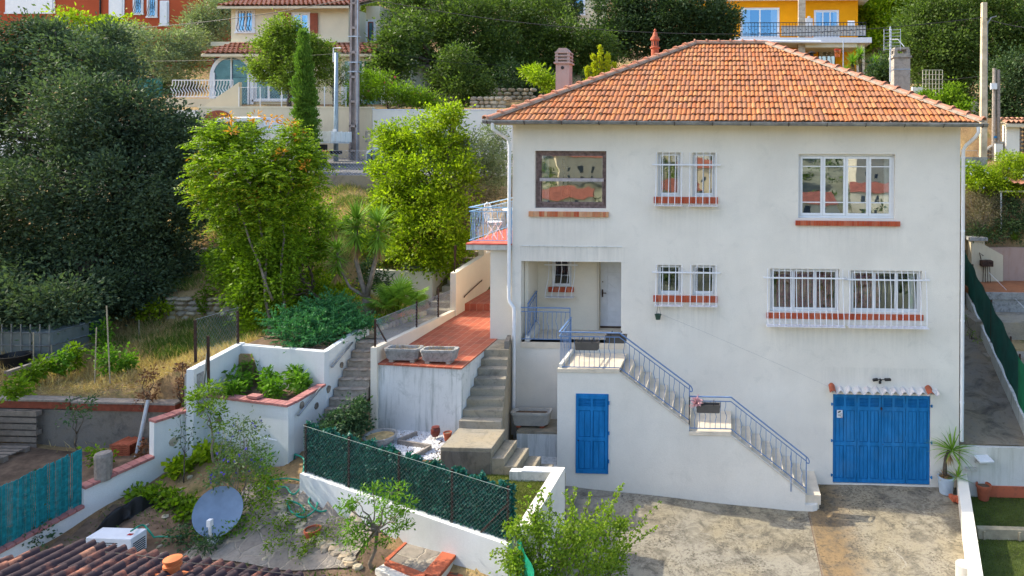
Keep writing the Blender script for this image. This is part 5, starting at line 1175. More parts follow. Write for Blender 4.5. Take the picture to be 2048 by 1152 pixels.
# long stepped garden wall
lw = empty('long_wall', (-11.8, -5.5, 1), 'long white garden wall stepping down past the compost corner to the lower left', 'wall')
def lx(y): return -10.8+(y+3.2)*1.4/3.3
for ya, yb, za, zb in ((-3.2, -4.12, 3.0, 2.97), (-4.12, -5.13, 2.29, 2.17), (-5.13, -7.6, 1.84, 1.3), (-7.6, -9.6, 1.2, .9)):
    m = MB(); wallseg(m, (lx(ya), ya), (lx(yb), yb), .16, .2, za, zb); m.build('wall_body', M['wall_garden'], lw); coping((lx(ya), ya), (lx(yb), yb), .24, za+.002, zb+.002, lw, mat='brick_mauve' if ya > -4.2 else 'drymauve') if False else coping((lx(ya), ya), (lx(yb), yb), .24, za+.002, zb+.002, lw)
def vpl(px, py): # pixel to the plane of the long wall
    D = at(px, py, 1, 0)-Vector(CAM); dx, dy = 1.4, 3.3; t = ((-10.72-CAM[0])*dy-(-3.2-CAM[1])*dx)/(D.x*dy-D.y*dx); return Vector(CAM)+D*t
for px, py, r in ((346, 883, .09), (388, 886, .08)):
    p = vpl(px, py); m = MB(); q = [r*rr.uniform(.85, 1.1) for _ in range(8)]; dd = Vector((1.4, 3.3, 0)).normalized(); nn = Vector((dd.y, -dd.x, 0)); n0 = len(m.v)
    P0 = [p+dd*q[i]*math.cos(i*.785)+Vector((0, 0, q[i]*math.sin(i*.785))) for i in range(8)]; m.quad(*[x+nn*.02 for x in P0]); m.grid([[x-nn*.05 for x in P0+P0[:1]], [x+nn*.02 for x in P0+P0[:1]]]); m.build('inset_stone', M['stone'], lw)
# teal reed screen on the wall
ts = empty('reed_screen', (lx(-6), -6, 1.7), 'torn teal painted reed screen standing on the long garden wall', 'screen')
M['teal'] = basic('teal_reeds', (.01, .21, .235), .75, var=.35, vs=14)
m = MB(); y = -5.12; k = 0
while y > -7.9:
    h = 1.0+.008*math.sin(k*.3)+rr.uniform(-.01, .006)-(.05 if rr.random() < .03 else 0); z0 = np.interp(y, [-7.6, -5.13], [1.35, 1.89]); c = Vector((lx(y)-.02+.018*math.sin(k*.33)+.01*math.sin(k*.9), y, 0)); m.tube([c+Vector((0, 0, z0)), c+Vector((rr.uniform(-.006, .006), 0, z0+h))], .0085, 5); y -= .0135; k += 1
m.build('reeds', M['teal'], ts)
m = MB()
for hh in (.12, .3, .48, .66, .84): m.tube([(lx(-5.12)+.0, -5.12, 1.89+hh), (lx(-7.9)+.0, -7.9, 1.30+hh)], .005, 4)
m.build('wires', M['teal'], ts)
# retaining wall with brown beams, compost corner
bw = empty('beam_wall', (-13.5, -3.3, 1.8), 'grey cement wall topped with long brown timber beams at the edge of the vegetable plot', 'wall')
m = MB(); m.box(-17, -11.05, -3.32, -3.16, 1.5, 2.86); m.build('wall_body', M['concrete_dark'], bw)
for a, b, dz_ in ((-17.0, -13.62, .02), (-13.58, -11.35, 0)):
    m = MB(); m.box(a, b, -3.36, -3.20, 2.87+dz_, 3.02+dz_); bb = m.build('beam', M['brown_wood'], bw, bevel=.005); m = MB(); m.box(a, b, -3.38, -3.14, 3.022+dz_, 3.06+dz_); m.build('top_plank', M['grey_wood'], bb)
def pallet(name, x0, y0, z, w_, d_, label, stand=False, group='wooden pallets'):
    r = empty(name, (x0+w_/2, y0+d_/2, z), label, 'pallet', group)
    def bx(a, b, c, e, f, g):
        m = MB(); m.box(x0+a, x0+b, (y0+c), (y0+e), z+f, z+g) if not stand else m.box(x0+a, x0+b, y0+.14-g, y0+.14-f, z+c, z+e); return m
    for i in range(3): c = i*(d_-.1)/2; bx(0, w_, c, c+.1, 0, .022).build('bottom_board', M['pallet'], r)
    for i in range(3):
        for j in range(3): c = i*(d_-.1)/2; a = j*(w_-.12)/2; bx(a, a+.12, c+.005, c+.095, .0225, .1).build('block', M['pallet'], r)
    for i in range(7): c = i*(d_-.1)/6; bx(0, w_, c, c+.1, .101, .123).build('top_board', M['pallet'], r)
    return r
pallet('pallet', -15.35, -4.6, 1.98, 1.15, .95, 'weathered pallet at the bottom of the stack under the black tub')
pallet('pallet', -15.33, -4.58, 2.11, 1.15, .95, 'upper weathered pallet of the stack under the black tub')
pallet('pallet', -15.40, -3.52, 1.98, 1.2, .90, 'weathered pallet standing upright against the grey cement wall', True)
c = Vector((-15.25, -4.2, 2.235)); o = empty('black_tub', tuple(c), 'large black plastic tub standing on the pallets', 'tub'); m = MB(); m.lathe([(.34, 0), (.42, .55), (.44, .56), (.44, .6), (.40, .6), (.36, .3)], tuple(c), 26); m.build('tub_body', M['black'], o, smooth=True, auto=35)
ts_ = empty('tile_stack', (-12.1, -3.65, 1.95), 'stack of spare red roof tiles against the cement wall', 'tile stack')
for k in range(12): m = MB(); m.grid([[(-12.3+.42*i/10+rr.uniform(-.002, .002)+.01*math.sin(k*2), y, 1.97+k*.038+.015*math.sin(i*1.9)+.0) for i in range(11)] for y in (-3.85, -3.45)]); m.grid([[(-12.3+.42*i/10, -3.85, 1.95+k*.038+.012*math.sin(i*1.9)+.028*j) for i in range(11)] for j in (0, 1)]); m.build('tile', M['terracotta'], ts_)
m = MB(); m.lathe([(.13, 0), (.14, .45), (.12, .5)], (lx(-4.85)+.02, -4.85, 2.2), 12); tag(m.build('tree_stump', M['grey_wood'], None), 'short grey log standing on the long garden wall', 'log')
m = MB(); a = pY(270, 925, -3.9); b = pY(296, 800, -3.6); m.tube([a, b], .035, 8); tag(m.build('metal_post', M['steel'], None), 'leaning grey green metal post by the tile stack', 'post')
# things in the shade under the big tree
o = empty('water_tank', (-16.9, -1.0, 3.1), 'white caged plastic water tank in the shade of the big tree', 'tank'); m = MB(); m.box(-17.6, -15.95, -1.5, -.5, 3.25, 3.95); m.build('tank_body', basic('dingy_tank_plastic', (.17, .20, .20), .6), o, bevel=.05)
for k in range(8): m = MB(); x = -17.6+k*.235; m.tube([(x, -1.53, 3.15), (x, -1.53, 4.15)], .014, 5); m.build('cage_bar', M['zinc'], o)
for z in (3.4, 3.65, 3.95): m = MB(); m.tube([(-17.62, -1.54, z), (-15.93, -1.54, z), (-15.93, -.5, z)], .014, 5); m.build('cage_bar', M['zinc'], o)
m = MB(); m.box(-17.65, -15.9, -1.55, -.45, 3.1, 3.2); m.build('base', M['pallet'], o)
c = pZ(30, 735, 3.25); o = empty('black_bucket', tuple(c), 'black rubber bucket beside the caged water tank', 'bucket'); m = MB(); m.lathe([(.22, 0), (.30, .28), (.32, .3), (.28, .3), (.24, .1)], tuple(c), 20); m.build('bucket_body', M['black'], o, smooth=True, auto=35)
M['bin_green'] = basic('dark_green_plastic_bin', (.02, .05, .045), .55)
for px, lab in ((112, 'dark green compost bin nearest the caged water tank'), (156, 'dark green compost bin on the right with grass in front')):
    c = pY(px, 700, -.2); w_ = .30; o = empty('compost_bin', (c.x, -.2, 3.3), lab, 'compost bin', 'compost bins'); m = MB(); m.prism([(c.x-w_, 3.25), (c.x+w_, 3.25), (c.x+w_*.85, 4.02), (c.x-w_*.85, 4.02)], 'y', -.2, .35); m.build('bin_body', M['bin_green'], o, bevel=.02); m = MB(); m.box(c.x-w_*.9, c.x+w_*.9, -.22, .37, 4.022, 4.06); m.build('lid', M['bin_green'], o)
c = pY(128, 646, -.1); o = empty('orange_box', (c.x, 0, 4.07), 'orange plastic crate lying on a compost bin', 'crate'); m = MB(); m.box(c.x-.2, c.x+.2, -.1, .25, 4.063, 4.30); m.build('crate_body', basic('orange_plastic', (.55, .24, .03), .6), o, bevel=.01); m = MB(); m.box(c.x-.21, c.x+.21, -.11, .26, 4.301, 4.32); m.build('rim', M['lamp_orange'], o)
m = MB(); m.bar(pZ(12, 748, 3.3), pZ(185, 690, 3.42), .10, .12); tag(m.build('timber_edge', M['grey_wood'], None), 'old timber laid along the edge of the vegetable plot', 'timber')
# bamboo canes
for i, (px, py, pt, dx) in enumerate(((67, 745, 665, 0), (103, 735, 690, 2), (140, 740, 683, 4), (192, 770, 655, -3), (200, 690, 625, 3), (208, 695, 640, -2), (215, 775, 612, 6), (250, 745, 700, -6), (278, 690, 640, 0))):
    a = pZ(px+dx, py, 3.15); b = pY(px-dx*.3, pt, a.y+.05); m = MB(); m.tube([a-Vector((0, 0, .1)), b], .012, 6)
    tag(m.build('garden_cane', M['f_canes'] if 'f_canes' in M else M['old_cane'] if 'old_cane' in M else M.setdefault('old_cane', basic('bamboo', (.36, .31, .22), .8)), None), 'thin bamboo cane standing in the vegetable plot under the big tree', 'cane', 'canes in the vegetable plot')
# dry stone walls
def drystone(A, B, z0, z1, n, label, thick=.3, sz=(.34, .14)):
    m = MB(); A = Vector((*A, 0)); B = Vector((*B, 0)); L = (B-A).length; z = z0
    while z < z1:
        x = rr.uniform(0, .1); hh = sz[1]*rr.uniform(.75, 1.2)
        while x < L:
            w_ = sz[0]*rr.uniform(.5, 1.35)
            if z+hh < z1+rr.uniform(-.02, .12): c = A.lerp(B, (x+w_/2)/L); m.rock((c.x, c.y+rr.uniform(-.03, .03), z+hh/2), w_*.52, thick/2, hh*.55, rr, 8, 4, .16)
            x += w_
        z += hh*.95
    o = m.build('dry_stone_wall', M['drystone'], None); return tag(o, label, 'stone wall')
drystone((-15.75, 1.5), (-13.2, 1.6), 3.4, 4.15, 0, 'lower dry stone wall across the slope left of the tall trees')
drystone((-17.2, 3.8), (-15.2, 3.9), 4.4, 5.15, 0, 'upper dry stone wall in the dry grass beside the big dark tree')
drystone((-12.9, .9), (-11.6, .3), 3.6, 3.95, 0, 'short row of dry stones behind the upper planter', sz=(.26, .12))

# plot fence posts at the planter
pf = empty('plot_fence', (-10.8, -2.9, 3.9), 'grey posts and slack wire netting on the left wall of the upper planter', 'fence')
for px, pb, pt, Y in ((391, 725, 640, -3.5), (476, 690, 622, -2.0), (417, 770, 672, -3.75)):
    a = pY(px, pb, Y); b = pY(px-1, pt, Y); m = MB(); m.tube([a, b], .028, 7); m.build('post', M['rust'], pf)
a = pY(391, 722, -3.5); b = pY(476, 690, -2.0); chain(pf, [a, b], .85, .10, r=.0011); m = MB(); m.tube([pY(407, 775, -3.75), pY(417, 690, -3.75)], .02, 6); m.build('brace', M['zinc'], pf)
c = pY(392, 772, -3.45); m = MB(); m.box(c.x-.12, c.x+.14, -3.6, -3.4, 2.9, 3.75); tag(m.build('concrete_block', M['weathered'], None), 'rough grey concrete pillar at the corner of the long wall and the planter', 'pillar')

# ================================================================== LOWER GARDEN THINGS
def plane_disc(m, c, n, r, depth, seg=28, rings=6, th=.012):
    n = Vector(n).normalized(); a = n.cross(Vector((0, 0, 1))).normalized(); b = n.cross(a)
    P = [[c+(a*math.cos(2*math.pi*k/seg)*.93+b*math.sin(2*math.pi*k/seg))*r*j/rings+n*depth*((j/rings)**2) for k in range(seg+1)] for j in range(rings+1)]
    P2 = [[q-n*th for q in row] for row in reversed(P)]; m.grid(P+P2)
dc = pY(433, 1025, -5.5); ds = empty('satellite_dish', (dc.x, -5.5, 1.1), 'grey blue satellite dish on a short steel mast in the lower garden', 'satellite dish')
m = MB(); plane_disc(m, dc+Vector((0, .05, 0)), (.42, -.84, .33), .40, .07); m.build('reflector', basic('grey_blue_dish', (.22, .30, .42), .5, var=.2, vs=3), ds, smooth=True, auto=40)
m = MB(); q = dc+Vector((.16, -.36, .02)); m.obox(q, (.035, 0, 0), (0, .035, 0), (0, 0, .055)); m.tube([q, q+Vector((-.02, .04, -.22)), dc+Vector((.0, -.06, -.44))], .022, 6); m.obox(dc+Vector((.02, -.10, -.42)), (.06, 0, 0), (0, .06, 0), (0, 0, .06)); m.build('mount', M['pvc'], ds)
m = MB(); m.tube([dc+Vector((-.03, -.05, -.35)), (dc.x-.05, -5.55, .9)], .028, 8); m.build('mast', M['steel'], ds)
ac = empty('air_conditioner', (-10.2, -6, 1.2), 'white outdoor air conditioning unit behind the tiled roof', 'air conditioner')
m = MB(); m.box(-10.6, -9.82, -6.1, -5.78, 1.3, 1.86); ab = m.build('casing', M['white_paint'], ac, bevel=.012); m = MB()
for k in range(12): m.box(-9.819, -9.812, -6.06, -5.82, 1.36+k*.035, 1.375+k*.035)
for k in range(14): m.box(-10.55, -10.05, -6.106, -6.101, 1.36+k*.032, 1.372+k*.032)
m.build('grille', M['black'], ac)
for x in (-10.5, -9.95): m = MB(); m.box(x, x+.06, -6.08, -5.8, 1.1, 1.299); m.build('foot', M['black'], ac)
m = MB(); m.box(-9.98, -9.9, -6.0, -5.95, 1.862, 1.866); m.build('label_plate', M['lamp_red'], ac)
# black pond liner: a low trough of crumpled sheet
m = MB(); P = []; A = pZ(215, 1095, 1.35); B = pZ(285, 1050, 1.5)
for i in range(26):
    t = i/25; cx_ = A.lerp(B, t)+Vector((0, .16*math.sin(t*3.1), 0)); row = []
    for j in range(17):
        u = j/16*2-1; wv = .32+.10*math.sin(5*t+1); row.append((cx_.x+u*wv*.35+.015*math.sin(9*t+7*u), cx_.y+u*wv, Hs(cx_.x, cx_.y)+.0+.30*math.sin(math.pi*min(1, t*1.1)) * (1-u*u)**.5+.02*math.sin(13*t+5*u)+.015*math.sin(23*u)))
    P.append(row)
m.grid(P); tag(m.build('black_sheet', M['black'], None, smooth=True), 'crumpled black plastic sheet covering a mound beside the air conditioner', 'plastic sheet')
def polyline(pts, z, r, name, mat, label, cat, sub=8, lift=.05):
    P = [pZ(px, py, zz if len(q) == 3 else z) for q in pts for px, py, zz in [(q[0], q[1], q[2] if len(q) == 3 else z)]]; out = []
    for i in range(len(P)-1):
        p0, p1, p2, p3 = P[max(i-1, 0)], P[i], P[i+1], P[min(i+2, len(P)-1)]
        for k in range(sub):
            t = k/sub; q = .5*((2*p1)+(p2-p0)*t+(2*p0-5*p1+4*p2-p3)*t*t+(3*p1-p0-3*p2+p3)*t**3); out.append(q)
    out.append(P[-1]); g = [Vector((q.x, q.y, max(q.z, Hs(q.x, q.y)+.05)+lift)) for q in out]; m = MB(); m.tube(g, r, 7)
    return tag(m.build(name, M[mat], None, smooth=True), label, cat)
polyline([(543, 912, 2.2), (562, 915, 1.95), (590, 935, 1.9), (608, 955, 1.8), (606, 985, 1.75), (628, 1000, 1.72), (655, 1005, 1.7), (664, 1020, 1.68), (640, 1032, 1.66), (617, 1022, 1.66), (632, 1000, 1.7), (618, 985, 1.72), (588, 1010, 1.72), (570, 998, 1.74), (540, 1003, 1.74), (537, 985, 1.76), (580, 985, 1.74), (622, 998, 1.7), (634, 1025, 1.66), (610, 1048, 1.62), (585, 1045, 1.63), (575, 1030, 1.64), (600, 1030, 1.65), (608, 1040, 1.64), (590, 1046, 1.63)], 1.7, .016, 'garden_hose', 'hose', 'green garden hose lying in loops on the stone path', 'hose')
polyline([(262, 1068, 1.9), (285, 1056, 1.8), (300, 1070, 1.7), (318, 1090, 1.5), (345, 1088, 1.5), (380, 1075, 1.55), (405, 1062, 1.6)], 1.5, .014, 'garden_hose', 'hose', 'short green hose running from the black sheet to the satellite dish', 'hose')
c = pZ(625, 1080, 1.50); pot('square_pot', 'square terracotta pot of earth on the edge of the stone path', c, .13, .20, 'terracotta', None)
c = pZ(376, 1112, 1.30); pot('broken_pot', 'terracotta pot with a black bottle beside the satellite dish', c, .12, .16, 'terracotta', None)
rb = MB()
for k in range(46):
    t = k/46; q = pZ(560+150*t+rr.uniform(-8, 8), 1052+70*t+rr.uniform(-6, 6), 1.5); rb.rock((q.x, q.y, Hs(q.x, q.y)+.03), rr.uniform(.05, .13), rr.uniform(.05, .11), rr.uniform(.04, .08), rr, 7, 4, .2)
for k in range(18): q = pZ(rr.uniform(280, 560), rr.uniform(1000, 1120), 1.5); rb.rock((q.x, q.y, Hs(q.x, q.y)+.02), rr.uniform(.03, .08), rr.uniform(.03, .08), rr.uniform(.02, .05), rr, 7, 4, .2)
tag(rb.build('garden_rocks', M['drystone'], None), 'scattered rough stones edging the lower garden bed and stone path', 'stones', kind='stuff')
# brick edged landing and steps at the bottom
bp = empty('brick_landing', tuple(pZ(850, 1110, 1.4)), 'stone paved landing with red brick edges at the foot of the low wall', 'steps')
def slab(pix, zt, zb, mat, name, parent, bevel=0):
    P = [pZ(x, y, zt) for x, y in pix]; m = MB(); m.prism([(p.x, p.y) for p in P], 'z', zb, zt); return m.build(name, M[mat], parent, bevel=bevel)
slab([(829, 1072), (892, 1095), (846, 1145), (777, 1119)], 1.47, .9, 'crazy', 'paving_bed', bp)
P = [pZ(x, y, 1.47) for x, y in [(829, 1072), (892, 1095), (846, 1145), (777, 1119)]]
r5 = random.Random(8); mm = MB()
for k in range(46):
    u, v = r5.random(), r5.random(); q = (P[0]*(1-u)+P[1]*u)*(1-v)+(P[3]*(1-u)+P[2]*u)*v; kk = r5.randint(5, 7); s0 = r5.uniform(.08, .13); a0 = r5.uniform(0, 6)
    mm.prism([(q.x+s0*math.cos(a0+6.28*i/kk)*r5.uniform(.75, 1), q.y+s0*math.sin(a0+6.28*i/kk)*r5.uniform(.75, 1)) for i in range(kk)], 'z', 1.45, 1.474+r5.uniform(0, .008))
mm = MB(); mm.box(0, .001, 0, .001, -9, -8.9)
if 0: mm.build('flagstones', M['stone_grey'] if 'stone_grey' in M else M.setdefault('stone_grey', islandmat('grey_flagstone', [(.26, .24, .20), (.32, .29, .24), (.22, .21, .19)], gs=5)), bp)
M['brick_worn'] = islandmat('worn_red_brick', [(.42, .10, .05), (.50, .14, .07), (.36, .09, .05)], grime=.8, dark=(.08, .06, .05), gs=4)
slab([(892, 1094), (916, 1104), (877, 1152), (845, 1146)], 1.49, 1.43, 'brick_worn', 'brick_edge', bp, .006); slab([(822, 1073), (829, 1071), (777, 1120), (770, 1117)], 1.485, 1.44, 'brick_worn', 'brick_edge', bp, .006); slab([(768, 1125), (777, 1119), (852, 1146), (846, 1158)], 1.487, 1.44, 'brick_worn', 'brick_edge', bp, .006)
slab([(750, 1138), (767, 1128), (842, 1160), (830, 1175)], 1.44, .7, 'wall', 'white_kerb', bp); slab([(914, 1124), (940, 1135), (905, 1175), (880, 1165)], 1.27, 1.21, 'brick_worn', 'lower_step', bp, .006); slab([(893, 1095), (915.5, 1104.5), (876.5, 1152.5), (846, 1146.5)], 1.428, .7, 'wall', 'riser', bp); slab([(914, 1125), (939, 1135.5), (904, 1175), (881, 1165)], 1.208, .6, 'wall', 'riser', bp)

# ================================================================== FOREGROUND TILED ROOF
fr = empty('tiled_outbuilding', (-8, -9.5, 0), 'foreground outbuilding with a roof of blackened clay canal tiles', 'outbuilding')
E0, E1 = pZ(150, 1100, 3.1), pZ(600, 1172, 3.1)
u = (E1-E0).normalized(); v = Vector((-u.y*-1, 0, 0)); v = Vector((u.y, -u.x, 0)); v = -v if v.y > 0 else v
vv = (v+Vector((0, 0, .34))).normalized(); nn = u.cross(vv).normalized(); nn = nn if nn.z > 0 else -nn
# tiles climb from the far eave towards the camera's side
t = tile_slope(E0, u, vv, nn, 2.6, lambda s: 0, lambda s: (E1-E0).length+1.4, .165, .28, kind='canal', lip=.07, th=.02, jit=.008); t.build('roof_tiles', M['canal_old'], fr, smooth=True, auto=40)
m = MB(); o_ = E0; L = (E1-E0).length+1.4; a, b, c_, d_ = o_, o_+u*L, o_+u*L+vv*2.6, o_+vv*2.6; m.quad(a, b, c_, d_); m.quad(a-nn*.1, d_-nn*.1, c_-nn*.1, b-nn*.1); m.quad(a, a-nn*.1, b-nn*.1, b); m.build('roof_deck', M['old_wood'], fr)
m = MB(); w0 = o_+v*.25; w1_ = o_+u*(L-.2)+v*.25; n_ = v*2.0; m.prism([(w0.x, w0.y), (w1_.x, w1_.y), ((w1_+n_).x, (w1_+n_).y), ((w0+n_).x, (w0+n_).y)], 'z', -1, 3.0); m.build('wall', M['wall_beige'], fr)
m = MB(); m.tube([a-Vector((0, 0, .02))-v*.03, b-Vector((0, 0, .02))-v*.03], .03, 8); m.build('gutter', M['pvc'], fr)
q = pZ(345, 1138, 3.40); m = MB(); m.obox(q-Vector((0, 0, .06)), u*.14, vv*.12, nn*.012); m.lathe([(.075, -.06), (.07, .03), (.095, .035), (.095, .06), (.07, .065), (.07, .10), (.095, .105), (.095, .125), (.04, .14)], tuple(q), 18); m.build('roof_vent', basic('new_terracotta', (.55, .16, .05), .7), fr, smooth=True, auto=35)
m = MB(); m.tube([E0+Vector((.4, -.2, .12)), E0+Vector((1.1, -.32, .16)), E0+Vector((1.9, -.5, .2)), E0+Vector((3.4, -.6, .15))], .006, 4); tag(m.build('roof_cable', M['cable'], None), 'thin cable lying across the blackened canal tiles', 'cable')

# ================================================================== RIGHT SIDE
rwl = empty('boundary_wall', (5.3, -3, -.2), 'low white boundary wall between the driveway and the neighbouring turf', 'wall')
m = MB(); wallseg(m, (5.80, -.02), (4.66, -4.18), .24, -.4, .50, .50); wallseg(m, (4.66, -4.18), (3.5, -9.4), .24, -.4, .5, .5); m.build('wall_body', M['wall'], rwl)
nw = empty('neighbour_wall', (8, 0, -.2), 'stained white retaining wall with small white brackets above the turf', 'wall')
m = MB(); m.box(5.76, 12, -.10, .012, -.3, 1.14); m.build('wall_body', M['wall_grimy2'] if 'wall_grimy2' in M else M.setdefault('wall_grimy2', stucco('mossy_white_render', (.66, .66, .62), .6, (.20, .21, .14), .3)), nw)
q = pY(1968, 918, -.25); m = MB(); m.obox(q, (.17, .02, 0), (-.03, .14, .02), (0, -.004, .02)); m.build('bracket', M['white_paint'], nw)
for px, py in ((1962, 924), (1942, 938)): q = pY(px, py, -.16); m = MB(); m.box(q.x-.13, q.x+.13, -.22, -.1, q.z-.03, q.z+.03); m.build('bracket', M['weathered_pale'], nw)
a = pZ(1975, 992, -.05); m = MB(); m.box(a.x, a.x+.95, a.y-.05, a.y+.22, -.06, .22); tag(m.build('red_block', M['brick_worn'], None, bevel=.01), 'long low red painted block at the foot of the stained wall', 'block')
c = pZ(1967, 998, -.05); pot('terracotta_pot', 'large empty terracotta pot on the turf by the boundary wall', c, .17, .36, 'terracotta')
m = MB(); a = pZ(1957, 1078, -.05); m.box(a.x, a.x+3.5, a.y, a.y+.14, -.06, .17); tb = m.build('timber_border', M['pallet_light'] if 'pallet_light' in M else M.setdefault('pallet_light', basic('pale_timber', (.34, .29, .20), .85, var=.25, bs=.4)), None, bevel=.006)
tag(tb, 'pale timber border board crossing the artificial turf', 'border')
for dx in (.1, .85): m = MB(); m.box(a.x+dx, a.x+dx+.05, a.y-.03, a.y-.001, -.06, .13); m.build('stake', M['pallet_light'], tb)
c = pZ(1892, 985, .12); bpz = empty('potted_yucca', tuple(c), 'leaning yucca in a pale blue plastic pot beside the garage', 'potted plant')
m = MB(); m.lathe([(.155, 0), (.195, .36), (.205, .37), (.205, .40), (.17, .40), (.16, .3)], tuple(c), 22); m.build('pot', M['plastic_blue'], bpz, smooth=True, auto=35); m = MB(); m.lathe([(.17, .36), (.02, .38)], tuple(c), 14); m.build('earth', M['soil'], bpz)
m = MB(); tp = c+Vector((.06, 0, 1.02)); m.tube([c+Vector((-.02, 0, .35)), c+Vector((-.03, 0, .6)), c+Vector((0, 0, .85)), tp], [.055, .05, .045, .04], 9); m.build('trunk', M['bark'], bpz, smooth=True)
blades('leaves', M['f_yucca'], tp+Vector((.08, 0, 0)), 60, .62, .035, .9, .35, bpz, .9, 5); blades('leaves', M['f_yucca'], c+Vector((.24, -.1, .42)), 26, .38, .03, .8, .6, bpz, .6, 4); blades('dry_leaves', M['f_yucca_dry'], tp-Vector((0, 0, .06)), 40, .3, .02, .4, -1.0, bpz, .5, 3); blades('dry_leaves', M['f_yucca_dry'], c+Vector((-.05, 0, .4)), 60, .18, .012, .6, .3, bpz, .5, 3)
for i, (px, py) in enumerate(((1905, 1000), (1915, 1003))): q = pZ(px, py, .15); m = MB(); m.obox(q+Vector((0, 0, .05)), (.045, .01, 0), (-.02, .10, .01), (0, 0, .04)); tag(m.build('loose_brick', M['terracotta'], None, bevel=.004), 'loose red brick %s beside the blue yucca pot' % ('nearer the pot' if i == 0 else 'nearer the boundary wall'), 'brick', 'loose bricks')
q = pZ(1928, 1152, .1); m = MB(); m.lathe([(.16, -.05), (.16, .24), (.12, .25)], tuple(q), 18); tag(m.build('stone_drum', M['weathered_pale'], None, smooth=True, auto=40), 'pale stone drum against the boundary wall at the bottom right', 'stone')
# kerb and green netting fence
def fx(y): return 7.5+(y-.46)*.146
kw = empty('path_kerb', (7.6, 3, 1), 'stained concrete kerb wall along the side path', 'wall'); m = MB()
wallseg(m, (fx(-.1)+.07, -.1), (fx(7.7)+.07, 7.7), .15, 0, 1.50, 3.35); m.build('kerb', M['wall_grimy'], kw)
m = MB(); m.box(fx(7.7)-.9, fx(7.7)-.2, 7.55, 7.8, 2.2, 4.3); m.build('end_block', M['concrete_dark'], kw)
gf = empty('green_fence', (7.7, 3, 1.6), 'dark green windbreak fence along the side path', 'fence'); up_ = Vector((0, 0, 1))
def kz(y): return 1.52+(y+.1)*1.85/7.8
ys_ = [-2.5, -.6, 1.1, 2.0, 4.2, 6.9, 8.2]
for y in ys_: m = MB(); m.bar((fx(y)+.07, y, kz(y)-.1), (fx(y)+.07, y, kz(y)+1.28), .04, .04); m.build('post', M['rust'], gf)
M['net_dark'] = basic('dark_green_net', (.006, .075, .055), .7, var=.3, vs=3); M['net_light'] = basic('green_net', (.01, .17, .07), .7, var=.2, vs=3)
for a, b, mt in ((-2.5, 1.1, 'net_light'), (1.1, 8.2, 'net_dark')):
    m = MB(); m.grid([[(fx(y)+.04+.02*math.sin(5*y), y, kz(y)+zz+(.03*math.sin(3*y) if zz > 1 else 0)) for y in np.linspace(a, b, 40)] for zz in (.03, .45, .85, 1.24)]); m.build('net', M[mt], gf)
# neighbour's terraces
nb = empty('neighbour_terrace', (9.5, 7, 3), 'neighbouring tiled terrace with stained pinkish garden wall beyond the green fence', 'terrace')
a = pY(1966, 492, 9.0); m = MB(); m.box(a.x+.25, 14, 9.0, 9.2, 2.5, a.z-.05); m.build('garden_wall', M['wall_pink'], nb)
b = pY(1945, 480, 8.9); m = MB(); m.box(b.x-.1, b.x+.38, 8.7, 9.1, 2.5, b.z); m.build('pillar', M['wall_beige'], nb); m = MB(); m.box(b.x-.18, b.x+.46, 8.62, 9.18, b.z+.001, b.z+.12); m.build('pillar_cap', M['weathered'], nb)
m = MB(); wallseg(m, (b.x+.38, 8.9), (b.x+1.1, 8.95), .2, 3, b.z-.15, b.z-.55); m.build('sloping_wall', M['wall_beige'], nb)
tz = pY(2000, 585, 6.8).z; m = MB(); m.box(8.55, 14, 6.8, 9.0, tz-.18, tz); m.build('tiled_floor', M['floor_ochre'] if 'floor_ochre' in M else M.setdefault('floor_ochre', basic('ochre_floor_tile', (.33, .13, .055), .7, var=.2, vs=4)), nb)
m = MB(); m.box(8.5, 14, 6.70, 6.799, tz-.22, tz+.01); m.box(8.5, 14, 6.75, 6.798, tz-2, tz-.221); m.build('floor_edge', M['weathered'], nb)
for k, (py, Y) in enumerate(((645, 5.3), (715, 3.9), (800, 2.6))):
    z = pY(2020, py, Y).z; m = MB(); m.box(8.05 if k < 1 else 7.9, 14, Y, Y+1.7, z-2.5, z); m.build('slab', M['concrete'], nb)
q = pY(1973, 562, 8.6); st = empty('barbecue_stand', (q.x, 8.6, tz), 'rusty wrought iron plant stand against the pinkish wall', 'plant stand')
for dx in (-.13, -.04, .05, .14): m = MB(); m.tube([(q.x+dx, 8.6, tz), (q.x+dx*.8, 8.6, tz+.6)], .014, 5); m.build('leg', M['rust'], st)
m = MB(); m.box(q.x-.22, q.x+.2, 8.45, 8.75, tz+.6, tz+.82); m.build('tray', M['rust'], st, bevel=.02); m = MB(); m.tube([(q.x-.2, 8.6, tz+.85), (q.x-.26, 8.6, tz+1.1), (q.x-.12, 8.6, tz+.98)], .02, 5); m.build('hook', M['rust'], st)
m = MB(); m.tube([pY(1978, 545, 8.4), pY(2048, 615, 6.2), pY(2120, 690, 4.)], .008, 4); tag(m.build('washing_line', M['white_paint'], None), 'white cord stretched across the neighbouring terrace', 'cord')
pg = empty('white_pergola', tuple(pY(2002, 470, 9.5)), 'thin white metal pergola frame over the plants on the right edge', 'pergola')
m = MB(); m.tube([pY(2002, 470, 9.5), pY(2002, 385, 9.5)], .035, 8); m.build('post', M['white_metal'], pg); m = MB(); m.tube([pY(1998, 383, 9.5), pY(2100, 382, 9.5)], .04, 8); m.build('beam', M['wall_cream'], pg)
m = MB(); c = pY(2048, 372, 9.0); m.grid([[(c.x-.35+i*.12, 9+j*.5, c.z+.1*j+.1+.04*math.sin(i*2.2)) for i in range(14)] for j in range(4)]); tag(m.build('tiled_shelter_roof', M['canal'], None, smooth=True), 'corner of a small clay tiled shelter roof on the right edge', 'roof')
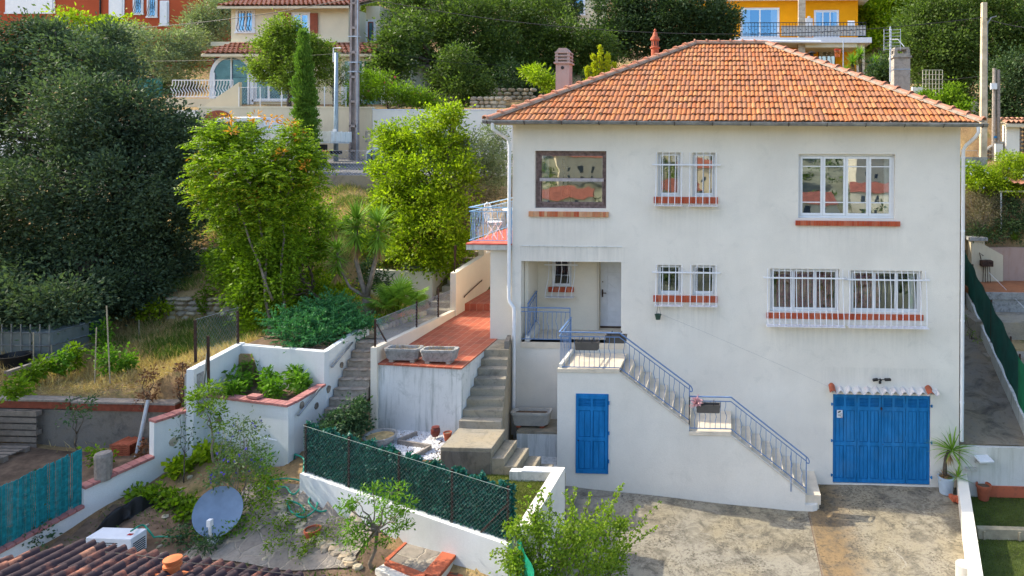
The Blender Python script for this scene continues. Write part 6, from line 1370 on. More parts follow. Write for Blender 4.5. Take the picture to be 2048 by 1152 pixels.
# ================================================================== ROAD LEVEL
m = MB(); m.grid([[(x, 8.1, z) for x in np.linspace(-45, -8, 30)] for z in (6.3, 7.32)])
rt = empty('road_retaining_wall', (-14, 8.05, 6.3), 'rough concrete retaining wall holding up the road', 'wall')
m = MB(); m.box(-45, -7.5, 7.95, 8.19, 6.0, 7.33); m.build('wall_body', M['concrete'], rt)
rf = empty('roadside_fence', (-14, 8, 7.33), 'rusty posts and wire netting along the road edge', 'fence')
for x in (-17.6, -15.6, -13.27, -10.85, -9.0): m = MB(); m.bar((x, 8.05, 7.3), (x, 8.05, 8.28), .04, .04); m.build('post', M['rust'], rf)
chain(rf, [(-17.6, 8.05, 7.36), (-9, 8.05, 7.36)], .9, .12, r=.004)
yw = empty('roadside_wall', (-19, 12.15, 7.7), 'beige rendered retaining wall behind the parked truck', 'wall')
m = MB(); m.box(-23.2, -15.42, 12.1, 12.35, 7.3, 10.1); m.build('wall_body', M['wall_beige'], yw); m = MB(); m.box(-23.25, -15.42, 12.08, 12.37, 10.101, 10.16); m.build('coping', M['wall_cream'], yw)
m = MB(); m.box(-24.3, -23.21, 12.05, 12.35, 7.3, 10.0); m.box(-45, -24.31, 12.1, 12.35, 7.3, 9.4); m.build('side_wall', M['wall'], yw)
q = pY(437, 232, 12.08); m = MB(); m.prism([(q.x+.7*math.cos(t), q.z-.35+.6*math.sin(t)) for t in np.linspace(0, math.pi, 14)], 'y', 12.05, 12.10); m.build('arched_door', M['shutter_brown'], yw)
ww = empty('street_wall', (-12, 12.15, 7.7), 'plain white roadside wall right of the concrete lattice pole', 'wall')
m = MB(); m.box(-15.40, -5.0, 12.1, 12.35, 7.3, 10.02); m.build('wall_body', M['wall'], ww)
for a, b, c, d_ in ((731, 263, 760, 264), (731, 283, 760, 284), (731, 263, 732, 284), (759, 263, 760, 284)): p = pY(a, b, 12.09); q = pY(c, d_, 12.09); m = MB(); m.box(p.x, max(q.x, p.x+.02), 12.085, 12.101, min(q.z, p.z-.02), p.z); m.build('panel_joint', M['weathered'], ww)
m = MB(); m.box(-15.40, -4.9, 12.085, 12.38, 10.021, 10.06); m.build('coping', M['white_paint'], ww)
def lattice_pole(x, y, z0, h, w0, w1, mat, label):
    r = empty('utility_pole', (x, y, z0), label, 'utility pole', 'utility poles'); m = MB(); 
    for s_ in (-1, 1): m.bar((x+s_*w0/2*.8, y, z0-.3), (x+s_*w1/2*.8, y, z0+h), w0*.22, .22)
    m.bar((x, y+.04, z0-.3), (x, y+.04, z0+h), w0*.5, .06); m.build('shaft', M[mat], r)
    n = int(h/1.05)
    for k in range(n): z = z0+.6+k*1.05; ww_ = w0+(w1-w0)*k/n; m = MB(); m.box(x-ww_/2, x+ww_/2, y-.11, y+.1, z, z+.10); m.build('rung', M[mat], r)
    return r
p1 = pY(708, 326, 11.6); up1 = lattice_pole(p1.x, 11.6, 7.6, 7.6, .36, .24, 'pole_concrete', 'tall weathered concrete lattice pole on the road between beige and white walls')
m = MB()
for z in (11.6, 12.0, 13.1): m.box(p1.x-.22, p1.x+.24, 11.48, 11.72, z, z+.05)
m.tube([(p1.x+.2, 11.45, 7.8), (p1.x+.2, 11.45, 15)], .02, 5); m.build('clamp', M['steel'], up1)
p2 = pY(1966, 308, 11.); r = empty('utility_pole', (p2.x, 11, 8.1), 'pale square concrete pole with a small lamp bracket behind the right end of the roof', 'utility pole', 'utility poles')
m = MB(); x, y = p2.x, 11; m.prism([(x-.12, 7.6), (x+.14, 7.6), (x+.10, 14.35), (x-.08, 14.35)], 'y', 10.9, 11.12); m.build('shaft', M['pole_pale'], r); m = MB(); m.tube([(x+.13, 10.95, 8), (x+.13, 10.95, 13.6)], .025, 5); m.tube([(x+.1, 11, 13.4), (x+.3, 11, 13.75), (x+.5, 11, 13.8)], .03, 6); m.build('conduit', M['zinc'], r)
q = pY(1991, 300, 11.6); r = empty('utility_pole', (q.x, 11.6, 8), 'pair of dark wooden poles bolted together right of the pale concrete pole', 'utility pole', 'utility poles')
for dx in (-.08, .12): m = MB(); m.tube([(q.x+dx, 11.6, 7.8), (q.x+dx*.8, 11.6, 11.9-.5*abs(dx*3))], [.09, .075], 8); m.build('shaft', M['grey_wood'], r)
m = MB(); m.box(q.x-.25, q.x-.0, 11.45, 11.55, 10.9, 11.15); m.build('junction_box', M['pvc'], r); m = MB(); m.box(q.x-.1, q.x+.02, 11.5, 11.53, 8.9, 8.98); m.build('plate', M['blue'], r)
q = pY(672, 262, 11.3); r = empty('steel_pole', (q.x, 11.3, 7.6), 'smooth pale blue steel pole rising behind the tipper truck bed', 'pole'); m = MB(); m.tube([(q.x, 11.3, 7.5), (q.x, 11.3, 12.4)], [.10, .07], 12); m.build('shaft', basic('pale_blue_steel', (.26, .34, .40), .5, .2), r, smooth=True)
m = MB(); m.tube([(q.x-.12, 11.3, 12.0), (q.x-.12, 11.3, 12.6), (q.x+.2, 11.3, 12.6)], .03, 6); m.build('head', M['steel'], r); m = MB(); m.box(q.x-.07, q.x+.07, 11.17, 11.24, 8.9, 9.15); m.build('plate', M['pvc'], r)
def cable(p, q, sag, label, r=.014):
    p, q = Vector(p), Vector(q); m = MB(); m.tube([p.lerp(q, t)-Vector((0, 0, sag*4*t*(1-t))) for t in np.linspace(0, 1, 22)], r, 4)
    tag(m.build('overhead_cable', M['cable'], None), label, 'cable', 'overhead cables')
cable(pY(712, -8, 11.6), pY(1966, 35, 11.0), 1.1, 'overhead cable strung from the lattice pole to the pale concrete pole'); cable(pY(712, -5, 11.6), pY(190, 60, 12.5), .25, 'overhead cable running from the lattice pole to the left')
cable(pY(712, 90, 11.6), pY(1000, 130, 16), .2, 'thin cable from the lattice pole into the dark oaks', .008); cable(pY(700, 105, 11.6), pY(235, 122, 14), .12, 'thin cable crossing in front of the arched door house', .008)
cable(pY(1966, 35, 11.0), pY(2120, 58, 9), .15, 'overhead cable leaving the pale concrete pole on the right'); cable(pY(1966, 152, 11.0), pY(1300, 200, 24), .2, 'thin cable behind the roof from the pale concrete pole', .008)

# ---- vehicles
def wheel(parent, x, y, z, r=.33, w_=.2, rim='steel'):
    m = MB(); m.tube([(x, y-w_/2, z), (x, y-w_/2+.03, z), (x, y+w_/2-.03, z), (x, y+w_/2, z)], [r*.9, r, r, r*.9], 20); wh = m.build('wheel', M['tyre'], parent, smooth=True, auto=40)
    m = MB(); m.tube([(x, y-w_/2-.012, z), (x, y-w_/2+.02, z)], r*.6, 16); m.build('rim', M[rim], wh); m = MB()
    for k in range(5): t = k*1.2566; m.obox((x+r*.33*math.cos(t), y-w_/2-.018, z+r*.33*math.sin(t)), (r*.22*math.cos(t), 0, r*.22*math.sin(t)), (0, .006, 0), (-.03*math.sin(t), 0, .03*math.cos(t)))
    m.build('spoke', M['pvc'], wh)
a = pY(430, 300, 10.2); bx_ = pY(660, 300, 9.55).x; zr = 7.60
tk = empty('tipper_truck', (a.x+2.5, 10.4, zr), 'white double cab tipper truck parked on the road, half hidden by the sumac', 'truck'); ty0, ty1 = 9.6, 10.9
X = a.x
m = MB(); m.prism([(X-1.1, zr+.35), (X-1.1, zr+.75), (X-.95, zr+.98), (X-.1, zr+1.15), (X+.45, zr+1.85), (X+.7, zr+1.98), (X+2.35, zr+2.0), (X+2.45, zr+1.9), (X+2.5, zr+.35)], 'y', ty0, ty1); cb = m.build('cab', M['car_white'], tk, bevel=.05)
M['car_glass'] = basic('dark_car_glass', (.03, .05, .055), .12, var=.1, spec=.6)
for pts in ([(X+.10, zr+1.2), (X+.52, zr+1.78), (X+1.1, zr+1.80), (X+1.1, zr+1.2)], [(X+1.25, zr+1.2), (X+1.25, zr+1.80), (X+2.15, zr+1.80), (X+2.25, zr+1.25)]): m = MB(); m.prism(pts, 'y', ty0-.01, ty0+.02); m.build('window', M['car_glass'], cb)
m = MB(); m.obox((X+.14, (ty0+ty1)/2, zr+1.52), (.26, 0, .34), (0, .75, 0), (-.014, 0, .010)); m.build('windscreen', M['car_glass'], cb)
m = MB(); m.box(X+1.15, X+1.16, ty0-.006, ty0+.01, zr+.5, zr+1.85); m.box(X+1.3, X+1.45, ty0-.02, ty0, zr+1.05, zr+1.08); m.build('door_line', M['black'], cb)
m = MB(); m.box(X+2.6, bx_, ty0-.05, ty1+.05, zr+.95, zr+1.02); m.build('bed_floor', M['car_white'], tk)
M['bed_white'] = stucco('rusty_white_paint', (.82, .83, .80), .75, (.16, .07, .03), .2, bs=.1)
for nm, (x0_, x1_, y0_, y1_) in (('bed_side', (X+2.6, bx_-.01, ty0-.06, ty0-.02)), ('bed_side', (X+2.6, bx_-.01, ty1+.02, ty1+.06)), ('tailgate', (bx_-.0, bx_+.04, ty0-.06, ty1+.06)), ('headboard', (X+2.56, X+2.6, ty0-.06, ty1+.06))):
    m = MB(); m.box(x0_, x1_, y0_, y1_, zr+1.02, zr+1.42)
    if nm == 'bed_side':
        for k in range(5): xx = x0_+(x1_-x0_)*k/4; m.box(xx-.03, xx+.03, y0_-.02, y0_-.001, zr+.98, zr+1.44)
    if nm == 'tailgate':
        for k in range(5): yy = y0_+(y1_-y0_)*k/4; m.box(x1_+.001, x1_+.03, yy-.03, yy+.03, zr+1.0, zr+1.44)
    m.build(nm, M['bed_white'], tk)
m = MB(); m.box(X+.2, bx_-.1, ty0+.3, ty0+.42, zr+.5, zr+.66); m.box(X+.2, bx_-.1, ty1-.42, ty1-.3, zr+.5, zr+.66); m.box(bx_-.9, bx_-.3, ty0+.1, ty0+.28, zr+.55, zr+.9); m.build('chassis', M['black'], tk)
for x in (X-.3, bx_-1.2):
    for y in (ty0+.12, ty1-.12): wheel(tk, x, y, zr+.33)
m = MB(); m.box(bx_-.35, bx_-.22, ty0+.0, ty0+.1, zr+.55, zr+.67); m.build('indicator', M['lamp_orange'], tk); m = MB(); m.box(bx_-.21, bx_-.10, ty0+.0, ty0+.1, zr+.55, zr+.67); m.build('tail_lamp', M['lamp_red'], tk)
a = pY(750, 318, 10.3); cr_ = empty('parked_car', (a.x+2, 10.3, zr), 'grey teal small car on the road half hidden by the yellow green bush', 'car'); X = a.x; y0_, y1_ = 9.55, 11.15
m = MB(); m.prism([(X, zr+.2), (X+.0, zr+.55), (X+.25, zr+.72), (X+1.0, zr+.88), (X+1.6, zr+1.36), (X+1.9, zr+1.43), (X+3.0, zr+1.42), (X+3.6, zr+1.0), (X+3.85, zr+.92), (X+3.9, zr+.3), (X+3.8, zr+.2)], 'y', y0_, y1_); cb = m.build('body', M['car_teal'], cr_, bevel=.06)
m = MB(); m.prism([(X+1.2, zr+.92), (X+1.66, zr+1.33), (X+2.2, zr+1.36), (X+2.2, zr+.92)], 'y', y0_-.008, y0_+.02); m.prism([(X+2.3, zr+.92), (X+2.3, zr+1.36), (X+2.9, zr+1.34), (X+3.35, zr+.98)], 'y', y0_-.008, y0_+.02); m.build('window', M['car_glass'], cb)
m = MB(); m.obox((X+.14, y0_+.2, zr+.62), (.12, -.03, .05), (.02, .14, 0), (-.02, 0, .05)); m.build('headlight', M['pvc'], cb)
for x in (X+.72, X+3.15):
    for y in (y0_+.1, y1_-.1): wheel(cr_, x, y, zr+.30, .30)

# ================================================================== HOUSES BEHIND
def win(parent, x0, x1, z0, z1, y, n=2, frame='pvc', glass='glass_sky_tint', surround='white_paint', sill_=True, sh=None, bars=0, curtain=True):
    m = MB(); s_ = .12
    if surround: m.box(x0-s_, x1+s_, y-.04, y+.02, z1, z1+s_); m.box(x0-s_, x0, y-.041, y+.02, z0, z1); m.box(x1, x1+s_, y-.041, y+.02, z0, z1); m.box(x0-s_-.04, x1+s_+.04, y-.08, y+.02, z0-.10, z0)
    else: m.box(x0-.03, x1+.03, y-.02, y+.02, z0-.05, z0)
    w_ = m.build('window', M[surround or frame], parent); m = MB(); f = .06
    for k in range(n):
        a = x0+k*(x1-x0)/n; b = x0+(k+1)*(x1-x0)/n; m.box(a, b, y-.02, y-.005, z0, z0+f); m.box(a, b, y-.02, y-.005, z1-f, z1); m.box(a, a+f, y-.021, y-.005, z0+f, z1-f); m.box(b-f, b, y-.021, y-.005, z0+f, z1-f)
    m.build('frame', M[frame], w_); m = MB(); m.quad((x0+f, y-.012, z0+f), (x1-f, y-.012, z0+f), (x1-f, y-.012, z1-f), (x0+f, y-.012, z1-f)); m.build('pane', M[glass], w_)
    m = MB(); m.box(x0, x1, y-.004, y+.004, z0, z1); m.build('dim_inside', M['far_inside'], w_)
    if curtain:
        for a in (x0+.08, x1-.33*(x1-x0)*.6): m = MB(); m.box(a, a+.2*(x1-x0), y-.009, y-.005, z0+.05, z1-.05); m.build('curtain', M['curtain'], w_)
    if sh:
        for a, b in ((x0-s_-(x1-x0)*.5, x0-s_), (x1+s_, x1+s_+(x1-x0)*.5)): m = MB(); m.box(a, b, y-.09, y-.05, z0, z1+.04); m.build('shutter', M[sh], w_)
    if bars:
        m = MB()
        for k in range(bars): x = x0+(x1-x0)*(k+.5)/bars; m.tube([(x, y-.08, z1+.05), (x+.03, y-.1, (z0+z1)/2+.2), (x-.03, y-.12, (z0+z1)/2-.1), (x, y-.25, z0+.15), (x, y-.1, z0-.02)], .016, 5)
        m.build('grille', M['black'], w_)
    return w_
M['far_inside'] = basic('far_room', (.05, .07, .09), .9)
def canal_roof(parent, p, q, depth, rise, over=.3, name='roof', mat='canal', tw=.26):
    p = Vector(p); q = Vector(q); u = (q-p).normalized(); v = Vector((-u.y, u.x, 0)); vv = (v*depth+Vector((0, 0, rise))); L = vv.length; vv.normalize(); n = u.cross(vv).normalized(); n = n if n.z > 0 else -n
    t = tile_slope(p-vv*over, u, vv, n, L+over, lambda s: 0, lambda s: (q-p).length, tw, .42, 'canal', lip=.06, th=.02); o = t.build(name+'_tiles' if name == 'roof' else name, M[mat], parent, smooth=True, auto=40)
    m = MB(); a, b = p-vv*over, q-vv*over; c, d_ = q+vv*(L-over), p+vv*(L-over); m.quad(a, b, c, d_); m.quad(*(x-Vector((0, 0, .12)) for x in (d_, c, b, a))); m.quad(a-Vector((0, 0, .12)), b-Vector((0, 0, .12)), b, a); m.build('eaves', M['wall_beige'], o)
# pale yellow house
yh = empty('yellow_house', (-22, 20, 10.5), 'pale yellow house with arched door, clay tile roofs and white stair railing', 'house')
A = pY(405, 105, 17).x; B = pY(775, 105, 17).x; zE = pY(500, 104, 17).z; g0 = 10.35
arch = pY(457, 118, 17.2); ar = .98
m = holes_wall(A+.6, B, g0, zE, 17.5, 17.8, [(pY(512, 150, 17.5).x, pY(590, 150, 17.5).x, g0+.5, g0+1.9), (pY(688, 150, 17.5).x, pY(765, 150, 17.5).x, g0+.1, zE-.35)]); m.box(A+.6, A+.9, 17.8, 23, g0, zE); m.box(B-.3, B, 17.8, 23, g0, zE); m.build('wall', M['wall_cream'], yh)
cx_ = arch.x; zc = arch.z-ar+.1; m = MB(); P = [[], []]
for t in np.linspace(0, math.pi, 17): P[0].append((cx_+ar*math.cos(t), 17.42, zc+ar*math.sin(t))); P[1].append((cx_+(ar+.2)*math.cos(t), 17.42, zc+(ar+.2)*math.sin(t)))
m.grid(P); m.quad((cx_+ar, 17.42, zc), (cx_+ar+.2, 17.42, zc), (cx_+ar+.2, 17.42, g0), (cx_+ar, 17.42, g0)); m.quad((cx_-ar, 17.42, zc), (cx_-ar-.2, 17.42, zc), (cx_-ar-.2, 17.42, g0), (cx_-ar, 17.42, g0))
ad = m.build('arched_door', M['white_paint'], yh); m = MB(); m.quad(*([(cx_+ar*math.cos(t), 17.44, zc+ar*math.sin(t)) for t in np.linspace(0, math.pi, 17)]+[(cx_-ar, 17.44, g0), (cx_+ar, 17.44, g0)])); m.build('pane', M['glass_sky_tint'], ad)
m = MB(); m.box(cx_-ar, cx_+ar, 17.46, 17.49, g0, zc+ar); m.build('dim_inside', M['far_inside'], ad); m = MB(); m.box(cx_-.03, cx_+.03, 17.38, 17.43, g0, zc+ar); m.box(cx_-ar+.02, cx_-ar+.1, 17.38, 17.43, g0, zc+.2); m.box(cx_+ar-.1, cx_+ar-.02, 17.38, 17.43, g0, zc+.2); m.build('frame', M['pvc'], ad)
win(yh, pY(512, 150, 17.5).x, pY(590, 150, 17.5).x, g0+.5, g0+1.9, 17.5, 3); win(yh, pY(688, 150, 17.5).x, pY(765, 150, 17.5).x, g0+.1, zE-.35, 17.5, 2)
canal_roof(yh, (A+.1, 17.1, zE-.02), (B+.2, 17.1, zE-.02), 2.0, .75, .35)
# upper storey
U0, U1 = pY(457, 40, 19).x, pY(693, 40, 19).x; zt = pY(500, 12, 19).z
m = MB(); m.box(U0, U1, 19.2, 25, zE, zt); m.box(U0-1.0, U1+.6, 19.0, 19.19, zE+.62, zE+.85); uw = m.build('upper_wall', M['wall_cream'], yh)
win(yh, pY(471, 40, 19).x, pY(501, 40, 19).x, pY(485, 62, 19).z, pY(485, 23, 19).z, 19.2, 2, bars=5); win(yh, pY(583, 40, 19).x, pY(613, 40, 19).x, pY(600, 66, 19).z, pY(600, 27, 19).z, 19.2, 2, sh='shutter_brown')
canal_roof(yh, (U0-.35, 18.9, zt), (U1+.35, 18.9, zt), 3.2, 1.1, .3)
m = MB(); m.box(U1-1.3, U1-.8, 20, 20.4, zt, zt+1.2); m.build('chimney', M['wall_cream'], yh)
V0, V1 = U1, pY(775, 60, 21).x; m = MB(); m.box(V0, V0+.8, 21.0, 25, zE, zt+.4); m.box(V0+.8, V1, 22.0, 25, zE, zt-.6); m.build('rear_wing', M['wall_cream'], yh)
win(yh, V0+.12, V0+.45, zt-2.2, zt-.5, 21.0, 1, frame='shutter_brown', curtain=False); win(yh, pY(752, 60, 22).x, pY(772, 60, 22).x, pY(750, 78, 22).z, pY(750, 45, 22).z, 22.0, 1, frame='shutter_brown', glass='glass_mid', curtain=False)
canal_roof(yh, (V0+.8, 21.8, zt-.7), (V1+.4, 21.8, zt-.7), 2.0, .8, .3)
q = pY(705, 8, 20.8); m = MB(); m.box(q.x-.35, q.x+.35, 20.6, 20.99, q.z-.3, q.z+.3); m.build('air_conditioner', M['pvc'], yh)
# its forecourt: stair wall, railings
fc = empty('forecourt_railing', tuple(pY(405, 200, 14.5)), 'white wavy iron balustrade on the yellow house forecourt', 'railing')
a, b = pY(345, 197, 15.5), pY(466, 197, 15.5); m = MB(); m.bar(a+Vector((0, 0, .9)), b+Vector((0, 0, .9)), .05, .04); m.bar(a+Vector((0, 0, .08)), b+Vector((0, 0, .08)), .05, .04); m.build('rail', M['white_metal'], fc)
for k in range(21):
    p = a.lerp(b, k/20); m = MB(); m.tube([p+Vector((.0, 0, .9)), p+Vector((.0, 0, .7)), p+Vector((-.09, 0, .5)), p+Vector((.05, 0, .3)), p+Vector((0, 0, .08))], .02, 5); m.build('baluster', M['white_metal'], fc)
m = MB(); m.box(a.x-.3, b.x+.2, 15.45, 15.7, 9.8, a.z); tw_ = m.build('forecourt_wall', M['wall_beige'], fc)
m = MB(); p, q = pY(405, 214, 14.6), pY(478, 164, 14.6); m.prism([(p.x, p.z-.4), (q.x, p.z-.4), (q.x, q.z), (p.x, p.z)], 'y', 14.6, 14.8); tag(m.build('stair_parapet', M['wall_cream'], None), 'sloping pale yellow stair parapet in front of the arched door', 'parapet')
m = MB(); m.box(q.x, -15.6, 14.9, 17, 9.9, 10.36); struct(m, 'forecourt', M['wall_beige'])
fe = empty('garden_fence', (-19, 13, 10.1), 'fine white wire fence on top of the beige roadside wall', 'fence'); a, b = pY(478, 213, 12.6), pY(692, 213, 12.6)
for t in np.linspace(0, 1, 6): p = a.lerp(b, t); m = MB(); m.tube([p-Vector((0, 0, .1)), p+Vector((0, 0, .88))], .022, 5); m.build('post', M['pvc'], fe)
chain(fe, [a, b], .85, .13, 'steel', r=.0035)
# brick red house
rh = empty('red_house', (-42, 30, 15), 'brick red rendered house with white shutters at the top left', 'house'); y = 27
p = lambda px, py: pY(px, py, y)
m = MB(); m.box(p(-120, 0).x, p(395, 0).x, y, 34, 13.5, 22.5); m.build('wall', M['wall_red'], rh)
for (a, b, c, d_, br, rl) in ((15, 107, 25, -60, 0, 1), (222, 246, 35, -10, 0, 1), (270, 284, 27, -8, 4, 0), (298, 312, 33, -4, 4, 0)):
    w_ = win(rh, p(a, 0).x, p(b, 0).x, p(a, c).z, p(a, d_).z, y, 1, bars=br, curtain=False)
    if rl: m = MB(); m.box(p(a, 0).x+.02, p(b, 0).x-.02, y-.06, y-.03, p(a, c).z, p(a, d_).z); m.build('roller_shutter', M['pvc'], w_)
w_ = win(rh, p(324, 0).x, p(335, 0).x, p(324, 50).z, p(324, 5).z, y, 1, curtain=False); m = MB(); m.box(p(323, 0).x, p(336, 0).x, y-.09, y-.05, p(324, 51).z, p(324, 4).z); m.build('shutter', M['white_paint'], w_)
m = MB(); m.tube([(p(202, 0).x, y-.06, 13.6), (p(202, 0).x, y-.06, 22)], .05, 6); m.build('downpipe', M['black'], rh)
# orange house
oh = empty('orange_house', (6, 42, 14.5), 'orange house with stone pillars and two long balconies behind the roof', 'house'); y = 41
p = lambda px, py, Y=41: pY(px, py, Y)
zb = p(1500, 77).z
m = MB(); m.box(p(1380, 0).x, p(1716, 0).x, y, 48, 13.5, 26); m.build('wall', M['wall_orange'], oh)
m = MB(); m.box(p(1370, 0, 38).x, p(1745, 0, 38).x, 38.2, y-.01, p(0, 88, 38.2).z, p(0, 78, 38.2).z); m.build('balcony', M['white_paint'], oh)
m = MB(); m.box(p(1370, 0, 38).x, p(1752, 0, 38).x, 40.2, 49, p(0, 4, 40.2).z, p(0, 4, 40.2).z+.35); m.build('roof_edge', M['white_paint'], oh)
m = MB(); m.tube([p(1470, 82, 38), p(1642, 84, 38)], .12, 8); m.build('awning_roll', M['white_paint'], oh)
m = MB(); m.box(p(1611, 0, 38.4).x, p(1715, 0, 38.4).x, 38.4, y, p(0, 97, 38.4).z, p(0, 88, 38.4).z-.002); m.build('lintel', M['wall_cream'], oh)
for (px0, px1, zA, zB) in ((1597, 1611, 15, 120), (1597, 1611, -60, 77), (1715, 1730, 88, 150)):
    if zA == 15: zA, zB = 88, 150
    m = MB(); x0_, x1_ = p(px0, 0, 38.6).x, p(px1, 0, 38.6).x; z0_, z1_ = p(0, zB, 38.6).z, p(0, zA, 38.6).z; z = z0_; k = 0
    m.box(x0_+.03, x1_-.03, 38.63, 39.1, z0_, z1_)
    while z < z1_: h_ = .11; o_ = .18*(k % 2); m.box(x0_, x0_+.12+o_, 38.6, 39.0, z, z+h_-.012); m.box(x0_+.135+o_, x1_, 38.6, 39.0, z, z+h_-.012); z += h_; k += 1
    m.build('stone_pillar', M['pillarstone'], oh)
def dwin(a, b, c, d_, n, curt=True, **k): win(oh, p(a, 0).x, p(b, 0).x, p(0, c).z, p(0, d_).z, y, n, curtain=curt, **k)
dwin(1484, 1556, 76, 24, 2); dwin(1631, 1675, 76, 29, 3)
w_ = win(oh, p(1637, 0).x, p(1671, 0).x, 13.8, p(0, 101).z, y, 2, frame='black', glass='glass_mid', surround=None)
m = MB()
for k in range(3):
    for j in range(14): m.obox((p(1645+k*9, 0).x+.04*math.sin(j), y-.08, 14.3+j*.18), (.05, 0, 0), (0, .02, 0), (0, 0, .06))
m.build('bead_curtain', M['curtain'], w_)
M['far_rail'] = basic('black_ironwork', (.02, .022, .03), .6)
zr0 = p(0, 77, 38.3).z; m = MB(); x0_, x1_ = p(1440, 0, 38.3).x, p(1732, 0, 38.3).x; m.bar((x0_, 38.3, zr0+1.15), (x1_, 38.3, zr0+1.15), .05, .05); m.bar((x0_, 38.3, zr0+.86), (x1_, 38.3, zr0+.86), .03, .03); m.bar((x0_, 38.3, zr0+.08), (x1_, 38.3, zr0+.08), .03, .03)
n = 46
for k in range(n+1):
    x = x0_+(x1_-x0_)*k/n; m.bar((x, 38.3, zr0), (x, 38.3, zr0+1.15), .028, .028)
    if k < n: m.obox((x+.11, 38.3, zr0+(.6 if k % 2 else .35)), (.035, 0, 0), (0, .012, 0), (0, 0, .035))
m.build('balcony_railing', M['far_rail'], oh)
m = MB(); x = p(1563, 0, 38.36).x; xe_ = p(1731, 0, 38.36).x
while x < xe_: m.box(x, x+.19, 38.36, 38.39, zr0+.1, zr0+.92); x += .205
m.build('balcony_screen', M['curtain'], oh)
q = p(1704, 58, 39); ch_ = empty('white_chair', (q.x, 39, zb), 'white chair at the right end of the orange house balcony', 'chair')
m = MB(); m.box(q.x-.25, q.x+.25, 38.9, 39.3, zb+.42, zb+.47); m.build('seat', M['white_paint'], ch_); m = MB(); m.obox((q.x, 39.35, zb+.8), (.28, 0, 0), (0, .02, .03), (0, .05, .35)); m.build('backrest', M['white_paint'], ch_)
for dx in (-.23, .23):
    for dy in (38.92, 39.28): m = MB(); m.bar((q.x+dx, dy, zb), (q.x+dx, dy, zb+.42), .03, .03); m.build('leg', M['white_paint'], ch_)
q = p(1618, 60, 40); m = MB(); m.box(q.x-.3, q.x+.3, 39.9, 40.3, zb, zb+1.5); m.lathe([(.12, 1.5), (.12, 1.7)], (q.x, 40.1, zb), 10); tag(m.build('water_heater', M['white_paint'], None, bevel=.03), 'tall white cabinet beside the stone pillar on the orange house balcony', 'cabinet')
q = p(1623, 125, 36.5); gh = empty('patio_heater', (q.x, 36.5, 13.8), 'dark patio heater with a wide shade under the orange house balcony', 'heater'); m = MB(); m.tube([(q.x, 36.5, 13.8), (q.x, 36.5, q.z+.9)], .05, 8); m.build('stand', M['black'], gh); m = MB(); m.lathe([(.42, .72), (.12, .86), (.02, .88)], (q.x, 36.5, q.z), 16); m.lathe([(.15, .5), (.15, .7)], (q.x, 36.5, q.z), 12); m.build('shade', M['black'], gh)
q = p(1679, 105, 35.5); bb = empty('basketball_hoop', (q.x, 35.5, 13.5), 'red basketball hoop on a thin pole in front of the orange house', 'hoop'); m = MB(); m.tube([(q.x+.28, 35.5, 13.4), (q.x+.28, 35.5, q.z+.85)], .04, 8); m.build('pole', M['steel'], bb)
m = MB(); m.tube([(q.x-.15+.26*math.cos(t), 35.5+.26*math.sin(t), q.z+.22) for t in np.linspace(0, 6.28, 17)], .025, 5); m.build('rim', M['lamp_red'], bb); m = MB()
for t in np.linspace(0, 6.28, 11): m.tube([(q.x-.15+.25*math.cos(t), 35.5+.25*math.sin(t), q.z+.2), (q.x-.15+.16*math.cos(t+.4), 35.5+.16*math.sin(t+.4), q.z-.35)], .012, 3)
m.build('net', M['terracotta'], bb)
# white house glimpsed between the oaks
wh = empty('white_house', (-7, 45, 18), 'white house glimpsed between the oak crowns with one blue window', 'house'); p = lambda px, py: pY(px, py, 44)
m = MB(); m.box(p(1060, 0).x, p(1215, 0).x, 44, 50, 17, 27); m.build('wall', M['wall_cream'], wh); win(wh, p(1146, 0).x, p(1168, 0).x, p(0, 33).z, p(0, 2).z, 44, 1, curtain=False)
# stone garden walls between the oaks
m = MB(); 
for (a, b, Y, z0_, z1_) in ((940, 1010, 15.5, 200, 218), (985, 1065, 19, 182, 206)):
    A_ = pY(a, z1_, Y); B_ = pY(b, z1_, Y); z = A_.z; zt_ = pY(a, z0_, Y).z
    while z < zt_:
        x = A_.x
        while x < B_.x: w_ = rr.uniform(.2, .5); m.rock((x+w_/2, Y, z+.1), w_*.5, .15, .11, rr, 7, 4, .15); x += w_
        z += .2
tag(m.build('stone_garden_wall', M['drystone'], None), 'pale stone garden wall showing under the dark oaks behind the roof', 'stone wall')
# right hand roadside
q0, q1 = pY(1915, 300, 12.), pY(1975, 288, 12.); m = MB(); m.box(q0.x, q1.x, 12.2, 12.4, 7.8, q1.z+.05); m.box(q1.x+.1, q1.x+.4, 11.4, 11.6, 7.5, q1.z); tag(m.build('roadside_low_wall', M['wall'], None), 'low white roadside wall behind the right downpipe', 'wall')
m = MB(); m.box(q0.x-1, q1.x+.3, 13.0, 13.15, 7.8, q1.z+1.1); bwd = m.build('board_fence', M['shutter_brown'], None); tag(bwd, 'red brown board fence behind the low white wall at the right end of the roof', 'fence')
m = MB(); z_ = pY(1920, 262, 12.8).z
for k in range(5): x = q0.x+.05+k*.12; m.bar((x, 12.97, z_-.25), (x+.35, 12.97, z_+.25), .02, .02); m.bar((x+.35, 12.97, z_-.25), (x, 12.97, z_+.25), .02, .02)
m.build('lattice', M['wall_cream'], bwd)
m = MB(); a, b = pY(1915, 314, 10.2), pY(1974, 314, 10.2); m.box(a.x, b.x, 10.15, 10.4, 7.4, a.z); m.tube([a+Vector((.1, .1, .05)), a+Vector((.15, .1, .25)), a+Vector((.8, .1, .25)), a+Vector((.85, .1, .05))], .012, 4); tag(m.build('road_kerb', M['weathered'], None), 'concrete kerb with a small metal hoop at the foot of the pale pole', 'kerb')
